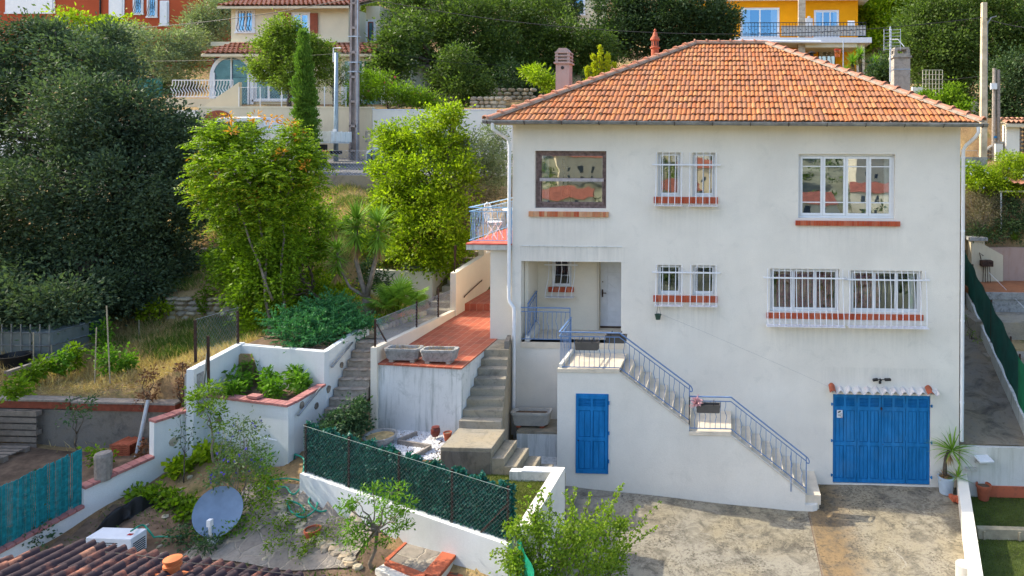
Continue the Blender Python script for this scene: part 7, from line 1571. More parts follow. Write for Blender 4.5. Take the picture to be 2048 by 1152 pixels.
gpx = pY(2026, 300, 11.5); gp = empty('gate_pillar', (gpx.x, 11.5, 7.8), 'white gate pillar with a small clay tile cap beside an arched stone wall', 'gate pillar'); zt_ = pY(2026, 250, 11.5).z
m = MB(); m.box(gpx.x-.32, gpx.x+.22, 11.4, 11.8, 7.5, zt_); m.build('shaft', M['wall'], gp); canal_roof(gp, (gpx.x-.45, 11.2, zt_+.05), (gpx.x+.5, 11.2, zt_+.05), .6, .22, .08, name='tile_cap', tw=.2)
m = MB(); 
for k in range(9):
    for j in range(9):
        x = gpx.x-1.15+k*.11+rr.uniform(-.02, .02); z = 7.9+j*.15
        if (x-gpx.x+.3)**2+(z-7.7)**2 < 1.0: m.rock((x, 11.65, z), .075, .12, .07, rr, 6, 4, .15)
for k in range(12):
    for j in range(10): m.rock((gpx.x+.35+k*.22+rr.uniform(-.03, .03), 11.7, 7.9+j*.17), .12, .12, .085, rr, 6, 4, .15)
m.build('stone_wall', M['stone_dark'], gp)
m = MB(); m.tube([(gpx.x-.3-1.02*math.cos(t), 11.6, 7.7+1.02*math.sin(t)) for t in np.linspace(0, 1.57, 12)], .06, 6); m.build('arch_band', M['weathered'], gp)
q = pY(1830, 178, 16); m = MB(); m.box(q.x-.12, q.x+.35, 16, 16.2, 8, q.z+.1); m.box(q.x+.36, q.x+3.0, 16, 16.1, 8, q.z-.6); tag(m.build('white_garden_wall', M['wall'], None), 'white garden wall end seen right of the grey chimney', 'wall')
tp = empty('trellis', tuple(pY(1870, 190, 17)), 'grey square trellis behind the right slope of the roof', 'trellis'); a, b = pY(1845, 205, 17), pY(1885, 140, 17); m = MB()
for k in range(7): x = a.x+(b.x-a.x)*k/6; m.bar((x, 17, a.z), (x, 17, b.z), .03, .02)
for k in range(8): z = a.z+(b.z-a.z)*k/7; m.bar((a.x, 17, z), (b.x, 17, z), .03, .02)
m.build('lattice', M['wall_cream'], tp)
q = pY(1340, 128, 30); m = MB(); m.box(q.x-.3, q.x+1.9, 30, 30.2, q.z-1.5, q.z+.05); tag(m.build('dark_red_screen', M['terra_dark'], None), 'dark red garden screen just above the left hip of the roof', 'screen')
m = MB(); a, b = pY(275, 195, 17), pY(326, 157, 17); m.grid([[(a.x+(b.x-a.x)*i/12, 17+.05*math.sin(i), a.z+(b.z-a.z)*j/3) for i in range(13)] for j in range(4)]); tag(m.build('green_windbreak', basic('teal_netting', (.01, .13, .12), .7, var=.25), None), 'dark teal windbreak netting under the olive trees', 'netting')

# ================================================================== THE TOWN BEHIND THE CAMERA (it shows in the window panes)
def town(x, y, w_, d_, z0, h, rise, rot, wall, label):
    r = empty('town_house', (x, y, z0), label, 'house', 'houses across the valley'); r.rotation_euler.z = rot; c, s_ = 0, 0
    m = MB(); m.box(x-w_/2, x+w_/2, y-d_/2, y+d_/2, z0-5, z0+h); m.build('wall', M[wall], r)
    m = MB(); a, b, e = x-w_/2-.4, x+w_/2+.4, z0+h; m.quad((a, y-d_/2-.4, e), (b, y-d_/2-.4, e), (b, y, e+rise), (a, y, e+rise)); m.quad((a, y, e+rise), (b, y, e+rise), (b, y+d_/2+.4, e), (a, y+d_/2+.4, e)); m.quad((a, y-d_/2-.4, e), (a, y, e+rise), (a, y+d_/2+.4, e)); m.quad((b, y-d_/2-.4, e), (b, y+d_/2+.4, e), (b, y, e+rise)); m.build('roof', M['canal_flat'], r)
    for k in range(3):
        for j in range(2): m = MB(); xx = x-w_/2+w_*(k+.7)/4; zz = z0+.8+j*2.6; m.box(xx, xx+1, y+d_/2, y+d_/2+.04, zz, zz+1.3); m.build('window', M['far_inside'], r)
M['canal_flat'] = basic('far_clay_roof', (.26, .085, .055), .9, var=.35, vs=1.6)
r9 = random.Random(21); kk = 0
for ry_, row in enumerate(('wide cream', 'low beige', 'narrow white', 'small pinkish'), 0):
    for cx__, pos in ((-62, 'at the far left'), (-38, 'left of centre'), (-14, 'near the centre'), (10, 'right of centre'), (34, 'at the far right')):
        x = cx__+r9.uniform(-6, 6)+ry_*4; y = -128-ry_*26+r9.uniform(-6, 6); town(x, y, r9.uniform(9, 13), r9.uniform(8, 10), Hs(x, y)-.5, r9.uniform(5, 8), 2.0, r9.uniform(-.5, .5), ('wall_cream', 'wall_beige', 'wall', 'wall_pink')[ry_], '%s red roofed house %s across the valley, reflected in the panes' % (row, pos))
# ================================================================== TREES AND PLANTS
# big dark tree on the left
B1 = [PB(60, 135, 3.7, 62), PB(150, 120, 3.5, 58), PB(215, 145, 3.1, 58), PB(60, 250, 2.3, 100), PB(180, 230, 1.9, 95), PB(265, 240, 2.3, 80), PB(320, 290, 2.8, 70), PB(355, 350, 2.9, 55), PB(330, 430, 2.7, 75), PB(240, 380, 1.5, 95), PB(120, 380, 1.1, 100), PB(20, 400, 1.3, 100), PB(-20, 200, 2.7, 90), PB(250, 510, 2.1, 85), PB(330, 530, 2.7, 55), PB(150, 520, 1.0, 90), PB(50, 540, 0.9, 85), PB(20, 620, 0.8, 65), PB(120, 600, 0.9, 60), PB(200, 580, 1.5, 50), PB(215, 585, .8, 48), PB(290, 560, 1.6, 48), PB(30, 630, -.9, 62), PB(120, 615, -.8, 50), PB(-50, 600, -.8, 70), PB(345, 270, 3.1, 48), PB(375, 400, 3.1, 35), PB(-40, 480, 1.1, 90), PB(60, 62, 3.9, 24), PB(110, 72, 3.8, 24), PB(225, 80, 3.7, 22), PB(-60, 110, 3.5, 70)]
tree('holm_oak', 'huge dense blue green holm oak filling the left of the view', 'tree', (-17.8, 3.6, 4.2), B1, M['f_big'], per=52, lp=120, L=.12, W=.055, cr=.36, trunk_r=.34, shell=.5, flat=.25, top=(-17.6, 3.3, 6.2))
tree('holm_oak', 'unseen holm oak added past the left edge to shade the compost corner', 'tree', (-22.5, -3.5, 1.9), [((-22, -4.2, 9.5), 3.0, 2.2, 2.6, 2.4), ((-23, -5.5, 11.8), 2.8, 3.4, 2.2, 2.4), ((-21.5, -3.3, 7.2), 2, 1.5, 2, 1.6), ((-20.5, -5.8, 7.6), 2.4, 2.2, 2.2, 2), ((-23, -6.5, 8.5), 3, 3, 2.6, 2.2), ((-23, -9, 7.8), 3, 3, 2.6, 2.2), ((-20.8, -8.3, 6.6), 2, 2.4, 1.9, 1.6)], M['f_big'], per=90, lp=44, L=.24, W=.13, cr=.4, trunk_r=.3, shell=.4)  # tree out of view, added to cast shade over the lower left
# bright bush beyond it
tree('laurel_tree', 'round bright yellow green laurel between the dark tree and the red house', 'tree', tuple(pY(190, 120, 22)+Vector((0, 0, -2))), [PB(160, 55, 22, 40), PB(215, 62, 22, 42), PB(245, 85, 22, 30)], M['f_bright'], per=40, lp=40, L=.22, W=.12, cr=.4, trunk_r=.15)
# olives
tree('olive_tree', 'pale grey green olive tree left of the arched door', 'tree', tuple(pY(290, 190, 18)), [PB(270, 80, 18, 36), PB(305, 105, 17.5, 40), PB(345, 95, 18, 36), PB(262, 125, 18, 30), PB(335, 130, 17, 32), PB(385, 120, 18.5, 30), PB(375, 80, 19, 30)], M['f_olive'], per=60, lp=46, L=.17, W=.05, cr=.32, trunk_r=.16, group='olive trees', bark=M['bark_pale'])
tree('olive_tree', 'pale olive tree rising in front of the red house gable', 'tree', tuple(pY(420, 110, 24)), [PB(400, 42, 24, 22), PB(425, 25, 24, 32), PB(400, 60, 24, 34), PB(440, 60, 24, 28), PB(450, 10, 25, 22)], M['f_olive'], per=50, lp=42, L=.2, W=.06, cr=.4, trunk_r=.16, group='olive trees', bark=M['bark_pale'])
tree('olive_tree', 'small pale olive right of the cypress before the yellow house windows', 'tree', tuple(pY(668, 205, 14)), [PB(665, 130, 14, 26), PB(648, 160, 14, 22), PB(690, 150, 14, 16)], M['f_olive'], per=40, lp=40, L=.14, W=.045, cr=.25, trunk_r=.07, group='olive trees')
for i, (px, py, Y, r_, lb) in enumerate(((30, 175, 26, 40, 'dark shrub tree beneath the red house left part'), (350, 170, 21, 34, 'dark shrub left of the white balustrade'))):
    tree('dark_shrub', lb, 'tree', tuple(pY(px, py+r_, Y)), [PB(px, py, Y, r_), PB(px-25, py+5, Y, r_*.8)], M['f_oak'], per=50, lp=40, L=.16, W=.08, cr=.3, trunk_r=.1, group='dark shrubs behind')
# round tree before the yellow house
tree('bay_tree', 'round yellow green tree in front of the pale yellow house', 'tree', tuple(pY(580, 212, 13.2)), [PB(572, 60, 13.2, 26), PB(560, 90, 13, 38), PB(600, 95, 13.4, 42), PB(535, 115, 13, 36), PB(530, 145, 13.2, 26), PB(580, 135, 12.8, 42), PB(625, 135, 13.3, 34), PB(640, 105, 13.4, 26), PB(570, 165, 13, 20)], M['f_bay'] if 'f_bay' in M else M.setdefault('f_bay', leafmat('bay_leaf', (.05, .10, .015), (.23, .31, .045), trans=.4)), per=50, lp=70, L=.12, W=.065, cr=.26, trunk_r=.10)
# cypress
cb_ = []
for k in range(14): t = k/13; cb_.append(PB(607+7*t*.9, 78+t*245, 8.5, 6+15*min(1, t*2.2)-(4 if t > .93 else 0), 15))
C, D = blobpts(cb_, 330, .08, 26, .5); D = D*.4+np.array([[0, 0, 1.]])
cy = empty('cypress', tuple(pY(614, 335, 8.5)), 'tall slender cypress standing before the beige roadside wall', 'tree'); n = len(C); leaves('crown', M['f_cyp'], C, D, .10*rg.uniform(.6, 1.3, n), .035, cy); m = MB(); m.tube([pY(614, 345, 8.5), pY(608, 90, 8.5)], [.12, .02], 7); m.build('trunk', M['bark'], cy)
# oaks behind the house
O = 'oaks behind the house'
tree('oak', 'massive dark oak behind the lattice pole with clumpy crown', 'tree', tuple(pY(900, 190, 24)), [PB(800, 30, 24, 62), PB(870, 20, 23, 70), PB(800, 110, 23, 50), PB(880, 90, 22, 60), PB(945, 60, 22, 62), PB(830, 150, 23, 45), PB(780, 70, 24, 40), PB(940, 140, 22, 50), PB(985, 110, 22, 45), PB(1000, 30, 24, 50), PB(795, 95, 17.5, 34), PB(785, 130, 17, 28), PB(815, 60, 19, 36)], M['f_oak2'], per=30, lp=110, L=.19, W=.10, cr=.55, trunk_r=.4, group=O)
tree('oak', 'dark spreading oak above the pinkish chimney', 'tree', tuple(pY(1050, 190, 26)), [PB(1040, 60, 26, 55), PB(1090, 30, 27, 55), PB(1010, 110, 25, 48), PB(1080, 110, 25, 50), PB(1125, 75, 25, 48), PB(1150, 120, 25, 45), PB(1055, 150, 24, 45), PB(1195, 90, 26, 40), PB(1110, 160, 25, 38), PB(1000, 165, 24, 36), PB(1185, 140, 26, 34)], M['f_oak2'], per=30, lp=110, L=.19, W=.10, cr=.55, trunk_r=.35, group=O)
tree('oak', 'broad blue green oak left of the orange house', 'tree', tuple(pY(1300, 150, 31)), [PB(1235, 25, 31, 52), PB(1290, 10, 31, 55), PB(1345, 25, 30, 50), PB(1400, 20, 31, 50), PB(1440, 45, 32, 36), PB(1270, 70, 30, 42), PB(1225, 75, 30, 30), PB(1330, 75, 30, 40), PB(1395, 70, 31, 38), PB(1435, 80, 32, 26)], M['f_oak'], per=30, lp=110, L=.22, W=.12, cr=.6, trunk_r=.35, group=O)
tree('oak', 'small light topped oak in front of the dark oaks', 'tree', tuple(pY(920, 215, 16.5)), [PB(915, 125, 16.5, 36), PB(890, 155, 16.5, 30), PB(945, 160, 16.5, 34), PB(920, 180, 16, 28), PB(965, 180, 17, 22)], M['f_oak2'], per=60, lp=46, L=.15, W=.08, cr=.3, trunk_r=.14, group=O)
tree('oak', 'low dark oak beside the pinkish chimney', 'tree', tuple(pY(1040, 205, 20)), [PB(1020, 160, 20, 34), PB(1050, 180, 20, 28), PB(1080, 170, 21, 28), PB(1180, 165, 22, 20)], M['f_oak'], per=60, lp=46, L=.16, W=.08, cr=.35, trunk_r=.14, group=O)
tree('oak', 'great oak whose crown hangs over the grey chimney', 'tree', tuple(pY(1930, 230, 20)), [PB(1860, 40, 20, 60), PB(1920, 30, 20, 60), PB(1990, 40, 20, 60), PB(1840, 100, 19, 45), PB(1890, 110, 19, 55), PB(1950, 110, 19, 45), PB(2020, 110, 20, 50), PB(1870, 160, 19, 40), PB(1925, 170, 20, 40), PB(2050, 60, 20, 50), PB(1830, 60, 20, 36)], M['f_oak2'], per=32, lp=110, L=.17, W=.09, cr=.5, trunk_r=.34, group=O)
tree('oak', 'dark oak behind the twin wooden poles', 'tree', tuple(pY(2020, 260, 15)), [PB(2010, 160, 15, 45), PB(2040, 210, 15, 40), PB(1995, 215, 15.5, 34), PB(2050, 130, 15, 40), PB(2020, 250, 15, 25)], M['f_oak'], per=56, lp=50, L=.15, W=.08, cr=.35, trunk_r=.2, group=O)
tree('oak', 'bright leafy tree between the orange house and the great oak', 'tree', tuple(pY(1760, 150, 44)), [PB(1745, 30, 44, 32), PB(1785, 15, 45, 34), PB(1770, 60, 44, 34), PB(1740, 85, 43, 22), PB(1795, 80, 44, 30)], M['f_bright'], per=46, lp=46, L=.35, W=.2, cr=.6, trunk_r=.3, group=O)
for i, (px, py, Y, r_, mt, lb) in enumerate(((700, -5, 40, 40, 'f_bright', 'bright tree top peeping over the yellow house roof'), (1800, 120, 30, 34, 'f_oak', 'dark bush left of the aerial'), (1770, 150, 26, 26, 'f_oak', 'dark bush below the aerial mast'), (560, -20, 40, 60, 'f_oak2', 'tree far behind the yellow house chimney'), (1180, 10, 48, 36, 'f_oak2', 'tree top right of the blue window'), (1120, 5, 40, 36, 'f_oak', 'dark tree top left of the blue window'), (430, -20, 40, 40, 'f_oak', 'dark tree top above the olive'), (1450, 120, 36, 30, 'f_green', 'bush at the left foot of the orange house'), (1340, 110, 33, 22, 'f_bright', 'bright shrub above the clay chimney'))):
    tree('background_tree', lb, 'tree', tuple(pY(px, py+r_, Y)), [PB(px, py, Y, r_), PB(px-r_*.5, py+r_*.3, Y, r_*.7), PB(px+r_*.5, py+r_*.25, Y, r_*.7)], M[mt], per=34, lp=40, L=.22, W=.13, cr=.4, trunk_r=.15, group='trees far behind')
# far wood
C = []; D = []
fxs = rg.uniform(-70, 60, 900); fys = rg.uniform(50, 95, 900)
fb = [((x, y, Hs(x, y)+1.5), 2.4, 2.4, 2.4, .35) for x, y in zip(fxs, fys)]
C, D = blobpts(fb, 24, .7, 14, .6); leaves('distant_wood', M['f_oak2'], C, D, .7, .4, None); wd = bpy.data.objects['distant_wood']; tag(wd, 'wooded hillside far behind all the houses', 'wood', kind='stuff')
fxs = rg.uniform(-90, 90, 420); fys = rg.uniform(-260, -60, 420)
fb = [((x, y, Hs(x, y)+1.5), 3, 3, 2.8, .35) for x, y in zip(fxs, fys)]
C, D = blobpts(fb, 20, .8, 12, .6); o = leaves('valley_wood', M['f_oak2'], C, D, .9, .5, None); tag(o, 'woods across the valley, reflected in the window panes', 'wood', kind='stuff')
# oleander, yellow conifer
shrub('oleander', 'oleander hedge with pink flowers on top of the white roadside wall', 'shrub', [PB(725, 185, 13.2, 26, 30), PB(765, 175, 13.4, 32, 30), PB(805, 185, 13.4, 30, 28), PB(840, 195, 13.5, 24, 20), PB(745, 160, 14, 20), PB(862, 205, 13.6, 20, 12), PB(700, 200, 13, 12)], M['f_green'], per=60, lp=40, L=.18, W=.04, cr=.22, flowers=(M['f_pink'], 26, .07))
yc = empty('yellow_conifer', tuple(pY(1198, 170, 10)), 'feathery yellow conifer rising behind the left hip of the roof', 'shrub')
cbs = []
for px, pt in ((1200, 100), (1188, 118), (1215, 115), (1175, 140), (1228, 132)):
    for k in range(6): cbs.append(PB(px, pt+k*12, 10, 3.5+k*.8, 8))
C, D = blobpts(cbs, 90, .05, 24, .3); D = D*.4+np.array([[0, 0, 1.1]]); leaves('foliage', M['f_yconifer'] if 'f_yconifer' in M else M.setdefault('f_yconifer', leafmat('yellow_conifer_leaf', (.22, .28, .01), (.50, .50, .02), trans=.4)), C, D, .10, .03, yc)
m = MB(); m.tube([pY(1198, 215, 10), pY(1200, 120, 10)], .04, 6); m.build('stem', M['bark'], yc)
shrub('broadleaf_shrub', 'yellow green shrub beneath the oaks left of the pinkish chimney', 'shrub', [PB(1080, 150, 17, 20, 18), PB(1100, 170, 17, 20, 14), PB(1060, 140, 18, 14, 14)], M['f_bright'], per=40, lp=30, L=.2, W=.08, cr=.2)
# yuccas by the orange house
def yucca_head(c, r, n, par, dry=True, w_=.04):
    blades('leaves', M['f_yucca'], c, n, r, w_, .95, .35, par, .45, 4)
    if dry: blades('dry_leaves', M['f_yucca_dry'], c-Vector((0, 0, r*.25)), n//2, r*.7, w_*.7, .35, -1.05, par, .3, 3)
yg = empty('yucca', tuple(pY(1715, 165, 28)), 'pair of spiky green yuccas in front of the orange house', 'yucca')
for px, py, r_ in ((1705, 125, .9), (1747, 130, .9), (1692, 145, .6), (1720, 110, .7), (1760, 150, .6)): c = pY(px, py, 28); yucca_head(c, r_, 110, yg, True, .07); m = MB(); m.tube([c, (c.x+.2, 28.2, 11.5)], .12, 6); m.build('trunk', M['bark'], yg)
# ------ plants of the slope
def ail(root, blobs):
    pass
ailb = [PB(425, 300, -.2, 30), PB(470, 310, .2, 36), PB(530, 312, .4, 40), PB(590, 318, .4, 38), PB(430, 350, -.4, 38), PB(490, 355, -.5, 48), PB(555, 355, 0, 46), PB(618, 362, .3, 30), PB(455, 405, -.3, 38), PB(525, 405, -.2, 46), PB(590, 405, .3, 36), PB(415, 395, 0, 20), PB(475, 450, -.2, 32), PB(540, 455, -.3, 32), PB(425, 262, 0, 9, 18), PB(582, 270, .3, 10, 16), PB(500, 270, .2, 14, 12), PB(450, 272, .1, 12, 12), PB(630, 320, .4, 14)]
ar_ = empty('tree_of_heaven', (-11.05, -.6, 3.8), 'tall sumac like tree with feathery leaves turning orange at the tips', 'tree')
m = MB(); top = pY(530, 420, -.1)
for base_, tp_, r0 in (((-11.15, -.75, 3.7), pY(520, 400, -.2), .042), ((-10.95, -.55, 3.7), pY(560, 330, .1), .032), ((-11.1, -.7, 4.6), pY(450, 330, -.4), .03)): limb(m, base_, tp_, r0, r0*.5, .05, 8, 7)
for b in ailb: limb(m, top+Vector((rnd.uniform(-.3, .3), 0, rnd.uniform(-.3, .3))), b[0], .035, .01, .2, 5, 4)
m.build('trunk', M['bark_pale'], ar_, smooth=True)
C, D = blobpts(ailb, 120, .05, 3, .4, jit=.26); D[:, 2] += .15; cc, dd, ll = fronds(C, D, .42*rg.uniform(.6, 1.2, len(C)), 7, .05, .13, .9)
leaves('crown', M['f_ail'], cc, dd, ll*rg.uniform(.8, 1.2, len(cc)), .042, ar_, .35)
C2, D2 = blobpts([PB(*q) for q in ((455, 235, 0, 9), (545, 240, .3, 12), (583, 248, .3, 8), (465, 262, -.3, 8), (445, 350, -.5, 8), (515, 390, -.5, 9), (600, 275, .3, 8), (395, 315, -.2, 8), (560, 310, -.2, 7), (610, 330, 0, 8), (510, 232, .2, 6))], 40, .08, 8, .2); leaves('orange_leaves', M['f_orangeleaf'] if 'f_orangeleaf' in M else M.setdefault('f_orangeleaf', leafmat('orange_young_leaf', (.40, .16, .02), (.65, .28, .04), trans=.4)), C2, D2, .12, .04, ar_)
tree('privet', 'tall fresh green privet thicket right of the sumac trunks', 'tree', (-10.6, 1.2, 4.0), [PB(500, 520, -.3, 28), PB(535, 500, -.3, 30), PB(520, 560, -.4, 30), PB(490, 590, -.4, 22), PB(560, 560, -.3, 30), PB(550, 610, -.4, 28), PB(585, 500, .2, 30), PB(505, 600, .3, 34), PB(545, 625, .2, 36), PB(585, 640, .3, 30), PB(520, 655, .0, 24, 20), PB(480, 500, .5, 30), PB(470, 530, .6, 22), PB(560, 430, 1.3, 55), PB(600, 470, 1.4, 45), PB(540, 500, 1.0, 52), PB(590, 540, 1.2, 50), PB(540, 570, .8, 48), PB(620, 420, 1.6, 34), PB(570, 610, .7, 44), PB(520, 620, .5, 34), PB(615, 590, 1.0, 32), PB(500, 460, .8, 40), PB(490, 530, .6, 28), PB(630, 500, 1.5, 26), PB(475, 580, .4, 20)], M['f_green'], per=46, lp=80, L=.10, W=.05, cr=.22, trunk_r=.05, jit=.26, shell=.45)
tree('fig_tree', 'broad bright green tree beside the house roof corner', 'tree', tuple(pY(850, 520, 4.6)), [PB(870, 250, 5.2, 40), PB(840, 290, 5, 50), PB(895, 285, 5.5, 42), PB(800, 300, 5, 34), PB(850, 350, 4.6, 60), PB(795, 370, 4.6, 46), PB(800, 270, 5.1, 22), PB(900, 360, 4.6, 50), PB(830, 420, 4.3, 58), PB(890, 430, 4.2, 52), PB(790, 450, 4.4, 40), PB(850, 480, 4.0, 50), PB(905, 490, 4.0, 36), PB(800, 500, 4.0, 32), PB(770, 400, 4.8, 30), PB(870, 515, 3.9, 30), PB(905, 225, 5.3, 14), PB(770, 275, 5.1, 14, 26), PB(765, 340, 4.9, 20), PB(760, 430, 4.6, 22), PB(745, 470, 4.5, 18), PB(930, 330, 4.8, 20), PB(925, 480, 4.1, 22)], M['f_bright'], per=36, lp=90, L=.11, W=.06, cr=.26, trunk_r=.10, jit=.28, shell=.5)
tree('olive_shrub', 'pale bushy olive leaning against the left end of the gutter', 'tree', tuple(pY(950, 420, 6)), [PB(930, 300, 6, 36), PB(970, 300, 6, 36), PB(990, 270, 6.5, 22), PB(955, 345, 5.8, 38), PB(990, 350, 6, 26), PB(905, 290, 6, 22), PB(1000, 320, 6.5, 20)], M['f_olive'], per=70, lp=46, L=.11, W=.035, cr=.2, trunk_r=.07, bark=M['bark_pale'])
shrub('dry_bramble', 'tangle of brown and yellow brambles below the pale olive', 'shrub', [PB(930, 400, 5, 40), PB(965, 390, 5.2, 30), PB(900, 440, 4.5, 36), PB(940, 440, 4.6, 30), PB(990, 390, 5.5, 20)], M['f_shrub_grey'], per=50, lp=34, L=.10, W=.03, cr=.2, stems=26, bark=M['bark_pale'], stemr=.008)
S_ = 'bushes on the slope'
for nm, lb, bl, mt in (('slope_bush', 'yellow green bush under the juniper side of the yucca', [PB(640, 590, 1.6, 34), PB(680, 600, 1.7, 34), PB(660, 570, 1.9, 30), PB(700, 610, 1.4, 24), PB(625, 565, 1.8, 24)], 'f_bright'),
    ('slope_bush', 'green bush above the yuccas below the road wall', [PB(655, 428, 5, 18), PB(690, 445, 4.8, 18), PB(640, 455, 4.5, 16)], 'f_green'),
    ('slope_bush', 'dark bush behind the yucca trunks', [PB(745, 535, 3.0, 20), PB(735, 565, 2.8, 18), PB(765, 560, 3.0, 18)], 'f_ivy'),
    ('slope_bush', 'green bush behind the cream retaining wall tray', [PB(800, 515, 4.4, 30, 18), PB(760, 500, 4.4, 26, 20), PB(860, 520, 4.2, 26, 14)], 'f_green'),
    ('slope_bush', 'leafy bush at the left foot of the sumac', [PB(445, 545, 1.6, 24), PB(430, 520, 2, 18), PB(460, 510, 1.8, 22)], 'f_green'),
    ('slope_bush', 'yellowish bush above the lower dry stone wall', [PB(475, 572, 2.2, 26, 14), PB(450, 575, 2.2, 20, 10)], 'f_bright'),
    ('slope_bush', 'yellow green bush left of the lower dry stone wall', [PB(300, 625, 1.2, 20, 14), PB(325, 615, 1.3, 16, 12)], 'f_bright')):
    shrub(nm, lb, 'shrub', bl, M[mt], per=46, lp=34, L=.10, W=.05, cr=.16, group=S_)
# yuccas
yu = empty('tall_yucca', (-9.45, .75, 3.95), 'tall forked yucca with three spiky heads behind the juniper', 'yucca'); fork = pY(733, 595, .8); b0 = pY(742, 628, .75)-Vector((0, 0, .2))
m = MB(); m.tube([b0, fork], [.17, .11], 10)
h1, h2, h3 = pY(713, 445, .9), pY(757, 452, .9), pY(674, 505, .8)
m.tube([fork, pY(722, 560, .8), pY(712, 520, .9), h1], [.075, .06, .055, .045], 8); m.tube([fork, pY(745, 545, .8), pY(755, 500, .9), h2], [.075, .06, .055, .045], 8); m.tube([fork, pY(700, 575, .8), pY(684, 545, .8), h3], [.05, .035, .03, .03], 7); m.build('trunk', M['bark_pale'], yu, smooth=True)
for h, r_, n in ((h1, .62, 150), (h2, .60, 140), (h3, .45, 80)):
    for k in range(3): blades('leaves', M['f_yucca'], h+Vector((0, 0, .1-k*.22)), n*3//4, r_, .035, .75, .5-k*.45, yu, .35, 4)
    blades('dry_leaves', M['f_yucca_dry'], h-Vector((0, 0, .55)), 60, r_*.75, .022, .25, -1.15, yu, .2, 3)
# fan palm
pm = empty('fan_palm', tuple(pY(795, 632, .9)), 'low fan palm in front of the cream retaining wall', 'palm'); r6 = random.Random(4); m = MB(); c0 = pY(797, 628, .9)
V = []; Q = []
for k in range(34):
    a = k*2.4+r6.uniform(-.2, .2); el = r6.uniform(.15, 1.35); L_ = r6.uniform(.35, .62); d = Vector((math.cos(a)*math.cos(el), math.sin(a)*math.cos(el), math.sin(el))); e = c0+Vector((0, 0, .15))+d*L_; m.tube([c0, c0.lerp(e, .5)+Vector((0, 0, .03)), e], .010, 5)
    sd = d.cross(Vector((0, 0, 1))).normalized() if abs(d.z) < .99 else Vector((1, 0, 0)); uu = sd.cross(d).normalized(); fr_ = r6.uniform(.30, .42)
    for j in range(19):
        t = (j-9)/9*1.9; ld = (d*math.cos(t)+sd*math.sin(t)+uu*(-.12)+Vector((0, 0, -.15*abs(math.sin(t))))).normalized(); lw_ = ld.cross(uu).normalized(); q = e+ld*fr_; w2 = .022; n0 = len(V)
        V += [tuple(e), tuple(e.lerp(q, .55)+lw_*w2), tuple(q-Vector((0, 0, .03))), tuple(e.lerp(q, .55)-lw_*w2)]; Q.append((n0, n0+1, n0+2, n0+3))
m.build('leaf_stalks', M['f_green'], pm); np_mesh('fans', V, Q, M['f_yucca'], pm)
# juniper
jn = empty('juniper', (-9.9, -1.2, 3.85), 'spreading blue green juniper spilling over the tall white planter', 'shrub'); jb = []
for px, py, Y, r_ in ((590, 665, -1.6, 40), (570, 640, -1.2, 30), (625, 650, -1.4, 42), (660, 640, -1.1, 40), (690, 655, -1.2, 36), (640, 620, -.8, 30), (600, 690, -1.9, 22), (715, 645, -.9, 24), (665, 605, -.7, 22), (690, 625, -.8, 24), (640, 680, -1.7, 26), (733, 652, -.9, 12)): jb.append(PB(px, py, Y, r_, r_*.5))
C, D = blobpts(jb, 300, .03, 1, .35); D = D*np.array([[1, 1, .35]])+np.array([[.1, 0, .30]]); n = len(C); L_ = .34*rg.uniform(.6, 1.2, n)
Cs = []; Ds = []; Dn = unit(D)
for j in range(26):
    t = j/26*rg.uniform(.9, 1.1, (n, 1)); Cs.append(C+Dn*L_[:, None]*t); Ds.append(Dn*.9+rg.normal(size=(n, 3))*.55)
leaves('foliage', M['f_jun'], np.concatenate(Cs), np.concatenate(Ds), .065, .026, jn)
m = MB()
for k in range(22): p_ = Vector((rnd.uniform(-10.4, -9.2), rnd.uniform(-1.6, -.8), 3.86)); limb(m, p_, p_+Vector((rnd.uniform(-.5, .6), rnd.uniform(-.7, .1), rnd.uniform(.05, .3))), .018, .006, .3, 5, 4)
for k in range(60): p_ = Vector((rnd.uniform(-9.7, -8.9), rnd.uniform(-2.1, -1.0), 3.86)); limb(m, p_, p_+Vector((rnd.uniform(-.3, .4), rnd.uniform(-.3, .2), rnd.uniform(.03, .14))), .007, .003, .4, 4, 3)
m.build('stem', M['bark'], jn)
# pepper plants
V_ = 'pepper plants in the planter'
for i, (px, py, s_) in enumerate(((480, 775, 1), (508, 755, 1.15), (535, 775, 1), (562, 752, 1.1), (590, 765, 1.05), (465, 790, .8), (550, 785, .9), (600, 775, .9))):
    c = pZ(px, py+12, 3.05); b = [((c.x, c.y, 3.05+.34*s_), .17*s_, .17, .17*s_, 1), ((c.x+.05, c.y, 3.05+.18), .14, .14, .12, .7)]
    shrub('pepper_plant', ('leafy pepper plant number' if False else ['pepper plant at the left end of the brick edged planter row', 'tall pepper plant second from the left in the planter', 'pepper plant in the middle of the planter row', 'pepper plant right of the middle of the planter', 'pepper plant at the right end of the planter', 'small pepper plant in the left corner of the planter', 'short pepper plant at the front of the planter', 'short pepper plant in the right front corner of the planter'][i]), 'plant', b, M['f_veg'], per=26, lp=6, L=.12, W=.055, cr=.06, base=(c.x, c.y, 3.02), group=V_, stems=4, stemr=.006)
